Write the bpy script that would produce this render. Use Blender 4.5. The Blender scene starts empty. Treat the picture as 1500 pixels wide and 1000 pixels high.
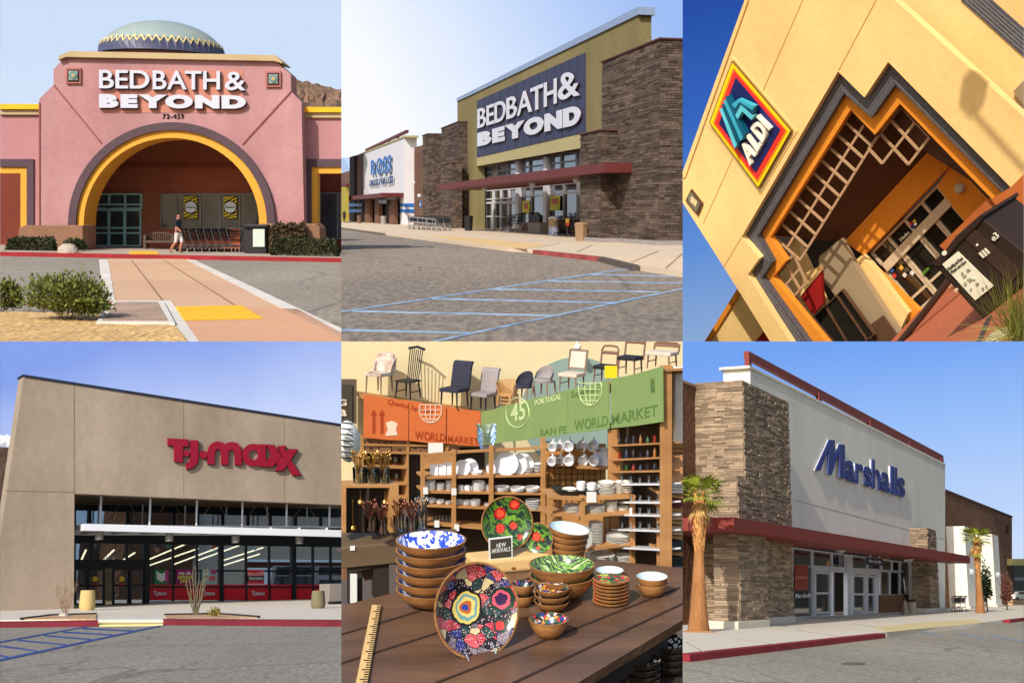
# Six storefront places of the photo collage, built as six neighbouring models in front of one camera.
import bpy, bmesh, math, random
from mathutils import Vector, Matrix
random.seed(11)
scene = bpy.context.scene
F = 1800.0                       # focal length in photo pixels (photo is 1500 x 1000)
# ---------------------------------------------------------------- camera
cam = bpy.data.cameras.new('camera')
cam.sensor_width = 36.0; cam.lens = 36.0 * F / 1500.0
cam.clip_start = 0.05; cam.clip_end = 6000
camo = bpy.data.objects.new('camera', cam); scene.collection.objects.link(camo)
camo.rotation_euler = (math.radians(90), 0, 0)
scene.camera = camo
# ---------------------------------------------------------------- sky light and sun
SUN = Vector((-0.37, -0.73, 0.57)).normalized()          # towards the sun
world = bpy.data.worlds.new('World'); scene.world = world; world.use_nodes = True
wn = world.node_tree.nodes; wl = world.node_tree.links
sky = wn.new('ShaderNodeTexSky'); sky.sky_type = 'NISHITA'; sky.sun_disc = False
sky.sun_elevation = math.asin(SUN.z); sky.sun_rotation = math.atan2(SUN.x, SUN.y)
sky.dust_density = 2.0
bgn = wn['Background']; bgn.inputs['Strength'].default_value = 0.15
wl.new(sky.outputs[0], bgn.inputs['Color'])
sl = bpy.data.lights.new('sun', 'SUN'); sl.energy = 4.0; sl.angle = math.radians(0.6); sl.color = (1, .95, .87)
so = bpy.data.objects.new('sun', sl); scene.collection.objects.link(so)
so.rotation_euler = SUN.to_track_quat('Z', 'Y').to_euler(); so.location = SUN * 50
vs = scene.view_settings
vs.view_transform = 'Standard'; vs.look = 'None'; vs.exposure = 0.0; vs.gamma = 1.0
scene.render.engine = 'CYCLES'
scene.cycles.use_denoising = True
scene.cycles.max_bounces = 6; scene.cycles.diffuse_bounces = 3; scene.cycles.transparent_max_bounces = 12
# ---------------------------------------------------------------- helpers
C = scene.collection
V = Vector
LOC = {}
def ray(px, py): return V(((px - 750) / F, 1.0, (500 - py) / F))
def lerp(a, b, t): return a + (b - a) * t
class Frame:
    """Local axes of one place: x along its front, y away from the viewer, z up; ground z = 0, eye at (0, 0, h)."""
    def __init__(s, cell, u, r, h):
        s.cell = cell; u = u.normalized(); r = (r - u * r.dot(u)).normalized(); n = u.cross(r)
        s.r, s.n, s.u, s.h = r, n, u, h
        s.M = Matrix(((r.x, n.x, u.x), (r.y, n.y, u.y), (r.z, n.z, u.z)))
        s.o = -u * h
        x0, y0 = cell[0] * 500, cell[1] * 500
        a, b, c, d = ray(x0, y0), ray(x0 + 500, y0), ray(x0 + 500, y0 + 500), ray(x0, y0 + 500)
        s.planes = [a.cross(b), b.cross(c), c.cross(d), d.cross(a)]
        mid = ray(x0 + 250, y0 + 250)
        s.planes = [(p if p.dot(mid) < 0 else -p).normalized() for p in s.planes]   # outward normals
    def w(s, p): return s.M @ V(p) + s.o
    def lray(s, X, Y):
        d = ray(s.cell[0] * 500 + X / 2, s.cell[1] * 500 + Y / 2)
        return V((d.dot(s.r), d.dot(s.n), d.dot(s.u)))
    def P(s, X, Y, x=None, y=None, z=None):
        d = s.lray(X, Y)
        if y is not None: t = y / d.y
        elif x is not None: t = x / d.x
        else: t = (z - s.h) / d.z
        return V((d.x * t, d.y * t, s.h + d.z * t))
    def px(s, p):                       # size of one (1000-scale) pixel at a local point
        return s.w(p).y / F / 2
def frame_h(cell, hy, k, vpx, h, xc=None):
    """Frame from a horizon (through the cell centre at pixel row hy, slope k) and the front's vanishing column."""
    cx = cell[0] * 500 + 250
    a, b = ray(cx, hy), ray(cx + 100, hy + 100 * k)
    u = (b - a).cross(a); u = u if u.z > 0 else -u
    if vpx is None: r = b - a
    else:
        r = ray(vpx, hy + (vpx - cx) * k)
        if r.x < 0: r = -r
    return Frame(cell, u, r, h)
class MB:
    def __init__(s, fr): s.fr = fr; s.v = []; s.f = []
    def add(s, vs, fs):
        o = len(s.v); s.v += [V(p) for p in vs]; s.f += [tuple(i + o for i in f) for f in fs]; return s
    def box(s, x0, x1, y0, y1, z0, z1):
        return s.add([(x, y, z) for z in (z0, z1) for y in (y0, y1) for x in (x0, x1)],
                     [(0, 1, 3, 2), (4, 5, 7, 6), (0, 1, 5, 4), (2, 3, 7, 6), (0, 2, 6, 4), (1, 3, 7, 5)])
    def obox(s, c, ax, ay, az):         # oriented box from centre and three half-axis vectors
        c, ax, ay, az = V(c), V(ax), V(ay), V(az)
        return s.add([c + ax * i + ay * j + az * k for k in (-1, 1) for j in (-1, 1) for i in (-1, 1)],
                     [(0, 1, 3, 2), (4, 5, 7, 6), (0, 1, 5, 4), (2, 3, 7, 6), (0, 2, 6, 4), (1, 3, 7, 5)])
    def prism(s, pts, vec):
        n = len(pts); pts = [V(p) for p in pts]; vec = V(vec)
        return s.add(pts + [p + vec for p in pts], [tuple(range(n)), tuple(range(2 * n - 1, n - 1, -1))] +
                     [(i, (i + 1) % n, n + (i + 1) % n, n + i) for i in range(n)])
    def sheet(s, pts): return s.add(pts, [tuple(range(len(pts)))])
    def slab(s, pts, y, d):             # pixels cast on the plane y, thickness d going back
        return s.prism([s.fr.P(X, Y, y=y) for X, Y in pts], (0, d, 0))
    def rect(s, X0, Y0, X1, Y1, y, d): return s.slab([(X0, Y0), (X1, Y0), (X1, Y1), (X0, Y1)], y, d)
    def bar(s, a, b, w, d=None, up=(0, 0, 1)):     # square bar between two points
        a, b = V(a), V(b); t = (b - a).normalized(); up = V(up)
        if abs(t.dot(up)) > .95: up = V((0, 1, 0))
        q = t.cross(up).normalized(); p = q.cross(t)
        return s.obox((a + b) / 2, (b - a) / 2, q * (w / 2), p * ((d or w) / 2))
    def tube(s, path, r, n=8, r1=None, closed=False):
        path = [V(p) for p in path]; m = len(path); vs = []; fs = []; q = None
        for i, p in enumerate(path):
            t = (path[(i + 1) % m] - path[i - 1]) if closed else (path[min(i + 1, m - 1)] - path[max(i - 1, 0)])
            t.normalize()
            if q is None: q = t.orthogonal().normalized()
            else:
                q = q - t * q.dot(t)
                q = q.normalized() if q.length > 1e-6 else t.orthogonal().normalized()
            e = t.cross(q); rr = r if not isinstance(r, (list, tuple)) else r[i]
            if r1 is not None: rr = lerp(r, r1, i / (m - 1))
            vs += [p + (q * math.cos(2 * math.pi * k / n) + e * math.sin(2 * math.pi * k / n)) * rr for k in range(n)]
        for i in range(m if closed else m - 1):
            j = (i + 1) % m
            fs += [(i * n + k, i * n + (k + 1) % n, j * n + (k + 1) % n, j * n + k) for k in range(n)]
        if not closed: fs += [tuple(range(n)), tuple(range((m - 1) * n, m * n))]
        return s.add(vs, fs)
    def lathe(s, prof, o, n=24, axis=(0, 0, 1), caps=True):
        o = V(o); a = V(axis).normalized(); q = a.orthogonal().normalized(); e = a.cross(q); vs = []; fs = []
        if abs(a.z) > .999: q, e = V((1, 0, 0)), V((0, 1, 0))
        for r, hh in prof:
            vs += [o + a * hh + (q * math.cos(2 * math.pi * k / n) + e * math.sin(2 * math.pi * k / n)) * r for k in range(n)]
        m = len(prof)
        for i in range(m - 1): fs += [(i * n + k, i * n + (k + 1) % n, (i + 1) * n + (k + 1) % n, (i + 1) * n + k) for k in range(n)]
        if caps:
            if prof[0][0] > 1e-5: fs.append(tuple(range(n)))
            if prof[-1][0] > 1e-5 and caps != 'foot': fs.append(tuple(range((m - 1) * n, m * n)))
        return s.add(vs, fs)
    def build(s, name, mat, parent=None, label=None, cat=None, group=None, kind=None, smooth=False, bev=0, clip=True, normals=True):
        fr = s.fr; bm = bmesh.new(); bv = [bm.verts.new(fr.w(p)) for p in s.v]
        for f in s.f:
            try: bm.faces.new([bv[i] for i in f])
            except ValueError: pass
        if smooth == 'weld' or smooth: bmesh.ops.remove_doubles(bm, verts=bm.verts, dist=1e-6)
        if normals: bmesh.ops.recalc_face_normals(bm, faces=bm.faces)
        if bev: bmesh.ops.bevel(bm, geom=[e for e in bm.edges if len(e.link_faces) == 2 and e.calc_face_angle(0) > .6], offset=bev, segments=2, affect='EDGES', profile=.5, clamp_overlap=True)
        if clip:
            for pn in fr.planes:
                if any(v.co.dot(pn) > 1e-6 for v in bm.verts):
                    g = bmesh.ops.bisect_plane(bm, geom=bm.verts[:] + bm.edges[:] + bm.faces[:], dist=1e-7, plane_co=(0, 0, 0), plane_no=pn, clear_outer=True)
                    ed = [e for e in g['geom_cut'] if isinstance(e, bmesh.types.BMEdge) and e.is_valid and e.is_boundary]
                    if len(ed) > 2: bmesh.ops.triangle_fill(bm, edges=ed, use_beauty=True)
        if not bm.faces:
            bm.free(); return None
        me = bpy.data.meshes.new(name)
        cs = [v.co.copy() for v in bm.verts]
        if parent is not None: L = LOC[parent]
        else:
            ls = [((c - fr.o).dot(fr.r), (c - fr.o).dot(fr.n), (c - fr.o).dot(fr.u)) for c in cs]
            L = fr.w([(min(q[i] for q in ls) + max(q[i] for q in ls)) / 2 for i in (0, 1)] + [min(q[2] for q in ls)])
        for v in bm.verts: v.co -= L
        bm.to_mesh(me); bm.free()
        if smooth:
            me.polygons.foreach_set('use_smooth', [True] * len(me.polygons))
            me.set_sharp_from_angle(angle=math.radians(40))
        me.materials.append(mat)
        o = bpy.data.objects.new(name, me); C.objects.link(o); LOC[o] = L
        if parent is not None: o.parent = parent
        else: o.location = L
        tag(o, label, cat, group, kind)
        return o
def tag(o, label=None, cat=None, group=None, kind=None):
    if label: o['label'] = label
    if cat: o['category'] = cat
    if group: o['group'] = group
    if kind: o['kind'] = kind
    return o
def thing(fr, name, base, label, cat, group=None):
    o = bpy.data.objects.new(name, None); C.objects.link(o)
    o.empty_display_size = .2
    o.location = fr.w(base); LOC[o] = fr.w(base)
    return tag(o, label, cat, group)
def dup(root, dloc, label=None, group=None):
    """Copy of a thing with its parts and sub-parts, moved by a world offset."""
    r = root.copy(); C.objects.link(r); r.location = root.location + dloc; LOC[r] = LOC[root] + dloc
    if label: r['label'] = label
    if group: r['group'] = group
    for ch in list(root.children):
        c = ch.copy(); C.objects.link(c); c.parent = r
        for g in list(ch.children):
            d = g.copy(); C.objects.link(d); d.parent = c
    return r
# ---------------------------------------------------------------- materials
def srgb(r, g, b):
    f = lambda c: c / 12.92 if c <= .04045 else ((c + .055) / 1.055) ** 2.4
    return (f(r / 255), f(g / 255), f(b / 255))
def mat(name, col, rough=.8, var=.12, ns=1.0, bump=0.0, bs=20.0, metal=0.0, spec=.3, island=0.0, col2=None, stretch=None, fine=0.0, fs=60.0, emit=None, es=1.0, crack=0.0, streak=0.0, ss=1.0):
    m = bpy.data.materials.new(name); m.use_nodes = True
    N, L = m.node_tree.nodes, m.node_tree.links
    b = N['Principled BSDF']; b.inputs['Roughness'].default_value = rough; b.inputs['Metallic'].default_value = metal
    b.inputs['Specular IOR Level'].default_value = spec
    tc = N.new('ShaderNodeTexCoord'); mp = N.new('ShaderNodeMapping'); L.new(tc.outputs['Object'], mp.inputs['Vector'])
    if stretch: mp.inputs['Scale'].default_value = stretch
    nz = N.new('ShaderNodeTexNoise'); nz.inputs['Scale'].default_value = ns; nz.inputs['Detail'].default_value = 5; nz.inputs['Roughness'].default_value = .6
    L.new(mp.outputs[0], nz.inputs['Vector'])
    rp = N.new('ShaderNodeValToRGB'); L.new(nz.outputs['Fac'], rp.inputs['Fac'])
    c2 = col2 or tuple(min(1, c * (1 + var)) for c in col)
    c1 = col if col2 else tuple(c * (1 - var) for c in col)
    rp.color_ramp.elements[0].position = .32; rp.color_ramp.elements[1].position = .68
    rp.color_ramp.elements[0].color = (*c1, 1); rp.color_ramp.elements[1].color = (*c2, 1)
    out = rp.outputs['Color']
    if fine:
        n2 = N.new('ShaderNodeTexNoise'); n2.inputs['Scale'].default_value = fs; n2.inputs['Detail'].default_value = 3
        L.new(mp.outputs[0], n2.inputs['Vector'])
        h = N.new('ShaderNodeMapRange'); L.new(n2.outputs['Fac'], h.inputs['Value'])
        h.inputs['From Min'].default_value = .3; h.inputs['From Max'].default_value = .7
        h.inputs['To Min'].default_value = 1 - fine; h.inputs['To Max'].default_value = 1 + fine
        mx = N.new('ShaderNodeVectorMath'); mx.operation = 'SCALE'; L.new(out, mx.inputs[0]); L.new(h.outputs[0], mx.inputs['Scale']); out = mx.outputs[0]
    def scaled(fac, lo, hi, a0=.3, a1=.7):
        nonlocal out
        h = N.new('ShaderNodeMapRange'); L.new(fac, h.inputs['Value']); h.inputs['From Min'].default_value = a0; h.inputs['From Max'].default_value = a1
        h.inputs['To Min'].default_value = lo; h.inputs['To Max'].default_value = hi
        mx = N.new('ShaderNodeVectorMath'); mx.operation = 'SCALE'; L.new(out, mx.inputs[0]); L.new(h.outputs[0], mx.inputs['Scale']); out = mx.outputs[0]
    if streak:      # rain streaks and patchy repaint, running down the wall
        m2 = N.new('ShaderNodeMapping'); m2.inputs['Scale'].default_value = (ss, ss, ss * .07); L.new(tc.outputs['Object'], m2.inputs['Vector'])
        n4 = N.new('ShaderNodeTexNoise'); n4.inputs['Scale'].default_value = 1.0; n4.inputs['Detail'].default_value = 6; L.new(m2.outputs[0], n4.inputs['Vector']); scaled(n4.outputs['Fac'], 1 - streak, 1 + streak * .5)
    if crack:       # broken network of fine cracks plus darker worn patches
        n5 = N.new('ShaderNodeTexNoise'); n5.inputs['Scale'].default_value = crack * 1.7; L.new(mp.outputs[0], n5.inputs['Vector'])
        ad = N.new('ShaderNodeMixRGB'); ad.blend_type = 'ADD'; ad.inputs[0].default_value = .6 / crack; L.new(mp.outputs[0], ad.inputs[1]); L.new(n5.outputs['Color'], ad.inputs[2])
        vc = N.new('ShaderNodeTexVoronoi'); vc.feature = 'DISTANCE_TO_EDGE'; vc.inputs['Scale'].default_value = crack; L.new(ad.outputs[0], vc.inputs['Vector'])
        n6 = N.new('ShaderNodeTexNoise'); n6.inputs['Scale'].default_value = crack * .8; n6.inputs['Detail'].default_value = 4; L.new(mp.outputs[0], n6.inputs['Vector'])
        su = N.new('ShaderNodeMath'); su.operation = 'MULTIPLY_ADD'; su.inputs[1].default_value = -.14; su.inputs[2].default_value = .082; L.new(n6.outputs['Fac'], su.inputs[0])
        s2 = N.new('ShaderNodeMath'); s2.operation = 'ADD'; L.new(su.outputs[0], s2.inputs[0]); L.new(vc.outputs['Distance'], s2.inputs[1]); scaled(s2.outputs[0], .66, 1.0, 0.0, .03)
        n7 = N.new('ShaderNodeTexNoise'); n7.inputs['Scale'].default_value = crack * .45; n7.inputs['Detail'].default_value = 7; L.new(mp.outputs[0], n7.inputs['Vector']); scaled(n7.outputs['Fac'], .91, 1.07)
    if island:
        gi = N.new('ShaderNodeNewGeometry'); h = N.new('ShaderNodeMapRange'); L.new(gi.outputs['Random Per Island'], h.inputs['Value'])
        h.inputs['To Min'].default_value = 1 - island; h.inputs['To Max'].default_value = 1 + island
        mx = N.new('ShaderNodeVectorMath'); mx.operation = 'SCALE'; L.new(out, mx.inputs[0]); L.new(h.outputs[0], mx.inputs['Scale']); out = mx.outputs[0]
    L.new(out, b.inputs['Base Color'])
    if bump:
        n3 = N.new('ShaderNodeTexNoise'); n3.inputs['Scale'].default_value = bs; n3.inputs['Detail'].default_value = 4
        L.new(mp.outputs[0], n3.inputs['Vector'])
        bp = N.new('ShaderNodeBump'); bp.inputs['Strength'].default_value = min(1, bump); bp.inputs['Distance'].default_value = 4.0 / bs * max(1, bump)
        L.new(n3.outputs['Fac'], bp.inputs['Height']); L.new(bp.outputs[0], b.inputs['Normal'])
    if emit:
        b.inputs['Emission Color'].default_value = (*emit, 1); b.inputs['Emission Strength'].default_value = es
    return m
def glass(name, tint=(.75, .8, .82), refl=.12, rough=.01):
    m = bpy.data.materials.new(name); m.use_nodes = True
    N, L = m.node_tree.nodes, m.node_tree.links; N.remove(N['Principled BSDF'])
    t = N.new('ShaderNodeBsdfTransparent'); t.inputs[0].default_value = (*tint, 1)
    g = N.new('ShaderNodeBsdfGlossy'); g.inputs['Roughness'].default_value = rough; g.inputs[0].default_value = (.8, .9, 1, 1)
    fr = N.new('ShaderNodeFresnel'); fr.inputs[0].default_value = 1.5
    ad = N.new('ShaderNodeMath'); ad.inputs[1].default_value = refl; L.new(fr.outputs[0], ad.inputs[0]); ad.use_clamp = True
    mx = N.new('ShaderNodeMixShader'); L.new(ad.outputs[0], mx.inputs[0]); L.new(t.outputs[0], mx.inputs[1]); L.new(g.outputs[0], mx.inputs[2])
    L.new(mx.outputs[0], N['Material Output'].inputs[0]); return m
def sky_mat(name, stops, axis=(0, 0, 1), nz=.0, fr=None):
    """Daylight sky of one place: luminous, colour by height and side of the backdrop (object space, -1..1)."""
    m = bpy.data.materials.new(name); m.use_nodes = True
    N, L = m.node_tree.nodes, m.node_tree.links; N.remove(N['Principled BSDF'])
    tc = N.new('ShaderNodeTexCoord'); dt = N.new('ShaderNodeVectorMath'); dt.operation = 'DOT_PRODUCT'
    L.new(tc.outputs['Generated'], dt.inputs[0]); dt.inputs[1].default_value = axis
    n = N.new('ShaderNodeTexNoise'); n.inputs['Scale'].default_value = 3.0; n.inputs['Detail'].default_value = 4; L.new(tc.outputs['Generated'], n.inputs['Vector'])
    ad = N.new('ShaderNodeMath'); ad.operation = 'MULTIPLY_ADD'; L.new(n.outputs['Fac'], ad.inputs[0]); ad.inputs[1].default_value = nz; L.new(dt.outputs['Value'], ad.inputs[2])
    rp = N.new('ShaderNodeValToRGB'); L.new(ad.outputs[0], rp.inputs[0]); e = rp.color_ramp.elements
    while len(e) < len(stops): e.new(.5)
    for i, (p, c) in enumerate(stops): e[i].position = p; e[i].color = (*srgb(*c), 1)
    em = N.new('ShaderNodeEmission'); L.new(rp.outputs[0], em.inputs[0]); L.new(em.outputs[0], N['Material Output'].inputs[0]); return m
ZSKY = 700.0
def sky_panel(fr, m, label=None):
    x0, y0 = fr.cell[0] * 500, fr.cell[1] * 500
    ps = [ray(x, y) * ZSKY for x, y in ((x0, y0), (x0 + 500, y0), (x0 + 500, y0 + 500), (x0, y0 + 500))]
    me = bpy.data.meshes.new('sky'); me.from_pydata([p for p in ps], [], [(0, 1, 2, 3)]); me.materials.append(m)
    o = bpy.data.objects.new('sky', me); C.objects.link(o); o['kind'] = 'structure'
# ---------------------------------------------------------------- lettering
_ch = {}
def char_mesh(c, off=0.0):
    k = (c, off)
    if k not in _ch:
        cu = bpy.data.curves.new('glyph', 'FONT'); cu.body = c; cu.size = 1.0; cu.offset = off; cu.extrude = .5; cu.resolution_u = 6
        ob = bpy.data.objects.new('glyph', cu); me = bpy.data.meshes.new_from_object(ob)
        _ch[k] = ([v.co.copy() for v in me.vertices], [tuple(p.vertices) for p in me.polygons])
        bpy.data.objects.remove(ob); bpy.data.meshes.remove(me); bpy.data.curves.remove(cu)
    return _ch[k]
CAP = None
def letters(fr, parent, text, quad, y, d, m, off=0.0, gap=.1, join=False, name='letter', back=None, cap='H', pt=None, skew=0.0):
    """Raised letters filling a pixel quad (top-left, top-right, bottom-right, bottom-left of the caps) on the plane y."""
    hv = char_mesh(cap, off)[0]; z0, z1 = min(v.y for v in hv), max(v.y for v in hv); ch = z1 - z0
    x = 0; items = []; last = ''
    for c in text:
        if c == ' ': x += .30; last = ''; continue
        if last + c in ('AT', 'TA', 'AY', 'YA', 'LT', 'YO', 'EY', 'BA', 'AR'): x -= gap + .05 if last + c in ('AT', 'TA', 'YO') else gap * .6
        last = c
        vs, fs = char_mesh(c, off); a, b = min(v.x for v in vs), max(v.x for v in vs)
        items.append((x - a, vs, fs)); x += b - a + gap
    W = x - gap; q = [V(p) for p in quad]; out = []; J = MB(fr)
    def mp(u, v):
        p = (q[0] * (1 - u) + q[1] * u) * v + (q[3] * (1 - u) + q[2] * u) * (1 - v); return p
    for ox, vs, fs in items:
        b = J if join else MB(fr)
        pv = []
        for v in vs:
            vv = (v.y - z0) / ch; p = mp((v.x + ox) / W + skew * vv, vv)
            c = pt(p.x, p.y) if pt else fr.P(p.x, p.y, y=y)
            dv = V((0, d, 0)) if not isinstance(d, Vector) else d
            pv.append(c + dv * (.5 - v.z))
        b.add(pv, fs)
        if not join: out.append(b.build(name, m, parent))
    if join: out.append(J.build(name, m, parent))
    return out
ORD = ['first', 'second', 'third', 'fourth', 'fifth', 'sixth', 'seventh', 'eighth', 'ninth', 'tenth', 'eleventh', 'twelfth', 'thirteenth', 'fourteenth', 'fifteenth', 'sixteenth']
# ---------------------------------------------------------------- shared builders
def window_grid(fr, root, quad, y, us, vs, bw, mf, mg, d=.3, pane_y=None, bars='mullion', skip=(), bwv=None):
    """Glazing on the plane y in a pixel quad: every bar and every pane its own part. us / vs: bar positions 0..1."""
    q = [V(p) for p in quad]
    def mp(u, v): return (q[0] * (1 - u) + q[1] * u) * (1 - v) + (q[3] * (1 - u) + q[2] * u) * v
    P = lambda u, v, yy=y: fr.P(*mp(u, v), y=yy)
    c = mp(.5, .5); k = fr.px(fr.P(c.x, c.y, y=y)); w = bw * k
    for u in us:
        b = MB(fr); a, e = P(u, vs[0]), P(u, vs[-1]); dx = V(((bwv or bw) * k * fr_stretch(fr, y, (c.x, c.y)), 0, 0)) / 2
        b.prism([a - dx, a + dx, e + dx, e - dx], (0, d, 0)); b.build(bars, mf, root)
    for v in vs:
        b = MB(fr); a, e = P(us[0], v), P(us[-1], v); dz = V((0, 0, w)) / 2
        b.prism([a + dz, e + dz, e - dz, a - dz], (0, d * .9, 0))
        for p in b.v: p.y += d * .05
        b.build(bars, mf, root)
    for i in range(len(us) - 1):
        for j in range(len(vs) - 1):
            if (i, j) in skip: continue
            b = MB(fr); b.prism([P(us[i], vs[j]), P(us[i + 1], vs[j]), P(us[i + 1], vs[j + 1]), P(us[i], vs[j + 1])], (0, d * .12, 0))
            for p in b.v: p.y += d * .5
            b.build('pane', mg, root)
def fr_stretch(fr, y, q=None):
    """Ratio of the local x length that shows as one pixel to the size of a pixel there."""
    p = fr.P(*(q or (500, 500)), y=y); a, b = fr.w(p), fr.w(p + V((.01, 0, 0)))
    d = math.hypot(b.x / b.y - a.x / a.y, b.z / b.y - a.z / a.y) * F * 2 / .01
    return min(9.0, 1.0 / max(1e-9, d) / fr.px(p))
def stones(b, o, ax, la, up, lu, nrm, row, ln, proud, rnd):
    """Ledger stones covering the rectangle o + ax*la, up*lu, facing nrm."""
    o, ax, up, nrm = V(o), V(ax), V(up), V(nrm); z = 0
    while z < lu - row * .3:
        hh = min(row * rnd.uniform(.75, 1.3), lu - z); x = 0
        while x < la - 1e-6:
            l = min(ln * rnd.uniform(.5, 1.7), la - x)
            if la - x - l < ln * .3: l = la - x
            g = row * .06; t = proud * rnd.uniform(.15, 1); c = o + ax * x + up * z
            t2 = t + proud * rnd.uniform(-.12, .12)
            lo = [c + ax * g + up * g, c + ax * (l - g) + up * g, c + ax * (l - g) + up * (hh - g), c + ax * g + up * (hh - g)]
            hi = [p + nrm * (t if k in (0, 3) else t2) for k, p in enumerate(lo)]
            b.add(lo + hi, [(4, 5, 6, 7), (0, 1, 5, 4), (1, 2, 6, 5), (2, 3, 7, 6), (3, 0, 4, 7)])
            x += l
        z += hh
def leaves(b, c, rad, n, size, rnd, shell=.55, up=0.0, aspect=.5, flat=0.0):
    """n small leaf faces spread through an uneven ellipsoid."""
    c, rad = V(c), V(rad); ph = [rnd.uniform(0, 6.28) for _ in range(6)]
    for _ in range(n):
        d = V((rnd.gauss(0, 1), rnd.gauss(0, 1), rnd.gauss(0, 1))).normalized()
        if d.z < -.3: d.z *= .5
        th = math.atan2(d.y, d.x)
        lump = 1 + .16 * math.sin(3 * th + ph[0]) + .12 * math.sin(5 * d.z * 2 + ph[1] + 2 * th) + .1 * math.sin(9 * th + ph[2] + 4 * d.z)
        r = lump * (shell + (1 - shell) * rnd.random() ** .6) * (1 + (.12 * rnd.random() if rnd.random() < .15 else 0))
        p = c + V((d.x * rad.x, d.y * rad.y, d.z * rad.z)) * r
        ax = (d + V((rnd.uniform(-1, 1), rnd.uniform(-1, 1), rnd.uniform(-.4, 1) + up))).normalized()
        sd = ax.cross(V((rnd.uniform(-1, 1), rnd.uniform(-1, 1), rnd.uniform(-1, 1)))).normalized()
        s = size * rnd.uniform(.6, 1.3)
        b.add([p, p + ax * s * .5 + sd * s * aspect * .5, p + ax * s, p + ax * s * .5 - sd * s * aspect * .5], [(0, 1, 2, 3)])
# ================================================================ place 1: pink arched store with a dome
def person(fr, base, H, face, shirt, shorts, skin, hair, label, mid=True):
    """Walking figure, one continuous skinned body with shaped head; face = heading (local unit vector)."""
    f = V(face).normalized(); s = V((0, 0, 1)).cross(f); up = V((0, 0, 1)); b0 = V(base)
    def p(a, l, z): return fr.M @ (b0 + f * (a * H) + s * (l * H) + up * (z * H)) + fr.o
    J = [((0, 0, .53), .075), ((.0, 0, .64), .07), ((.005, 0, .76), .088), ((0, 0, .83), .05), ((.012, 0, .868), .034), ((.022, 0, .915), .05), ((.03, 0, .955), .052), ((.02, 0, .985), .03),
         ((0, .05, .49), .062), ((.08, .05, .29), .045), ((.045, .05, .16), .036), ((.02, .05, .035), .024), ((.10, .055, .018), .02),
         ((0, -.05, .49), .062), ((-.03, -.05, .28), .045), ((-.13, -.05, .15), .035), ((-.21, -.05, .05), .024), ((-.15, -.055, .012), .02),
         ((0, .105, .80), .042), ((-.05, .125, .65), .032), ((-.01, .12, .52), .026), ((.02, .115, .47), .02),
         ((0, -.105, .80), .042), ((.03, -.125, .65), .032), ((.12, -.115, .56), .026), ((.16, -.11, .53), .02)]
    E = [(0, 1), (1, 2), (2, 3), (3, 4), (4, 5), (5, 6), (6, 7), (0, 8), (8, 9), (9, 10), (10, 11), (11, 12), (0, 13), (13, 14), (14, 15), (15, 16), (16, 17), (2, 18), (18, 19), (19, 20), (20, 21), (2, 22), (22, 23), (23, 24), (24, 25)]
    L = fr.w(base); me = bpy.data.meshes.new('person'); me.from_pydata([p(*j[0]) - L for j in J], E, [])
    ob = bpy.data.objects.new('person', me); C.objects.link(ob)
    md = ob.modifiers.new('skin', 'SKIN'); sb = ob.modifiers.new('sub', 'SUBSURF'); sb.levels = sb.render_levels = 2
    for i, j in enumerate(J):
        me.skin_vertices[0].data[i].radius = (j[1] * H, j[1] * H * (1.25 if i in (0, 1, 2) else 1))
        me.skin_vertices[0].data[i].use_root = (i == 0)
    dg = bpy.context.evaluated_depsgraph_get(); dg.update()
    nm = bpy.data.meshes.new_from_object(ob.evaluated_get(dg)); ob.modifiers.clear(); ob.data = nm
    nm.materials.clear()
    for c in (skin, shirt, shorts, hair): nm.materials.append(c)
    u, ax = fr.u, (fr.M @ s)
    for q in nm.polygons:
        z = q.center.dot(u) / H; lat = abs(q.center.dot(ax)) / H; fw = q.center.dot(fr.M @ f) / H; k = 0
        if z > .875: k = 3 if (z > .95 or fw < -.005) else 0
        elif z > .51 and (lat < .1 or z > .66): k = 1 if z < .845 else 0
        elif .27 < z <= .51 and lat < .1: k = 2
        elif z < .035: k = 3
        q.material_index = k; q.use_smooth = True
    ob.location = L; LOC[ob] = L
    return tag(ob, label, 'person')
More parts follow.
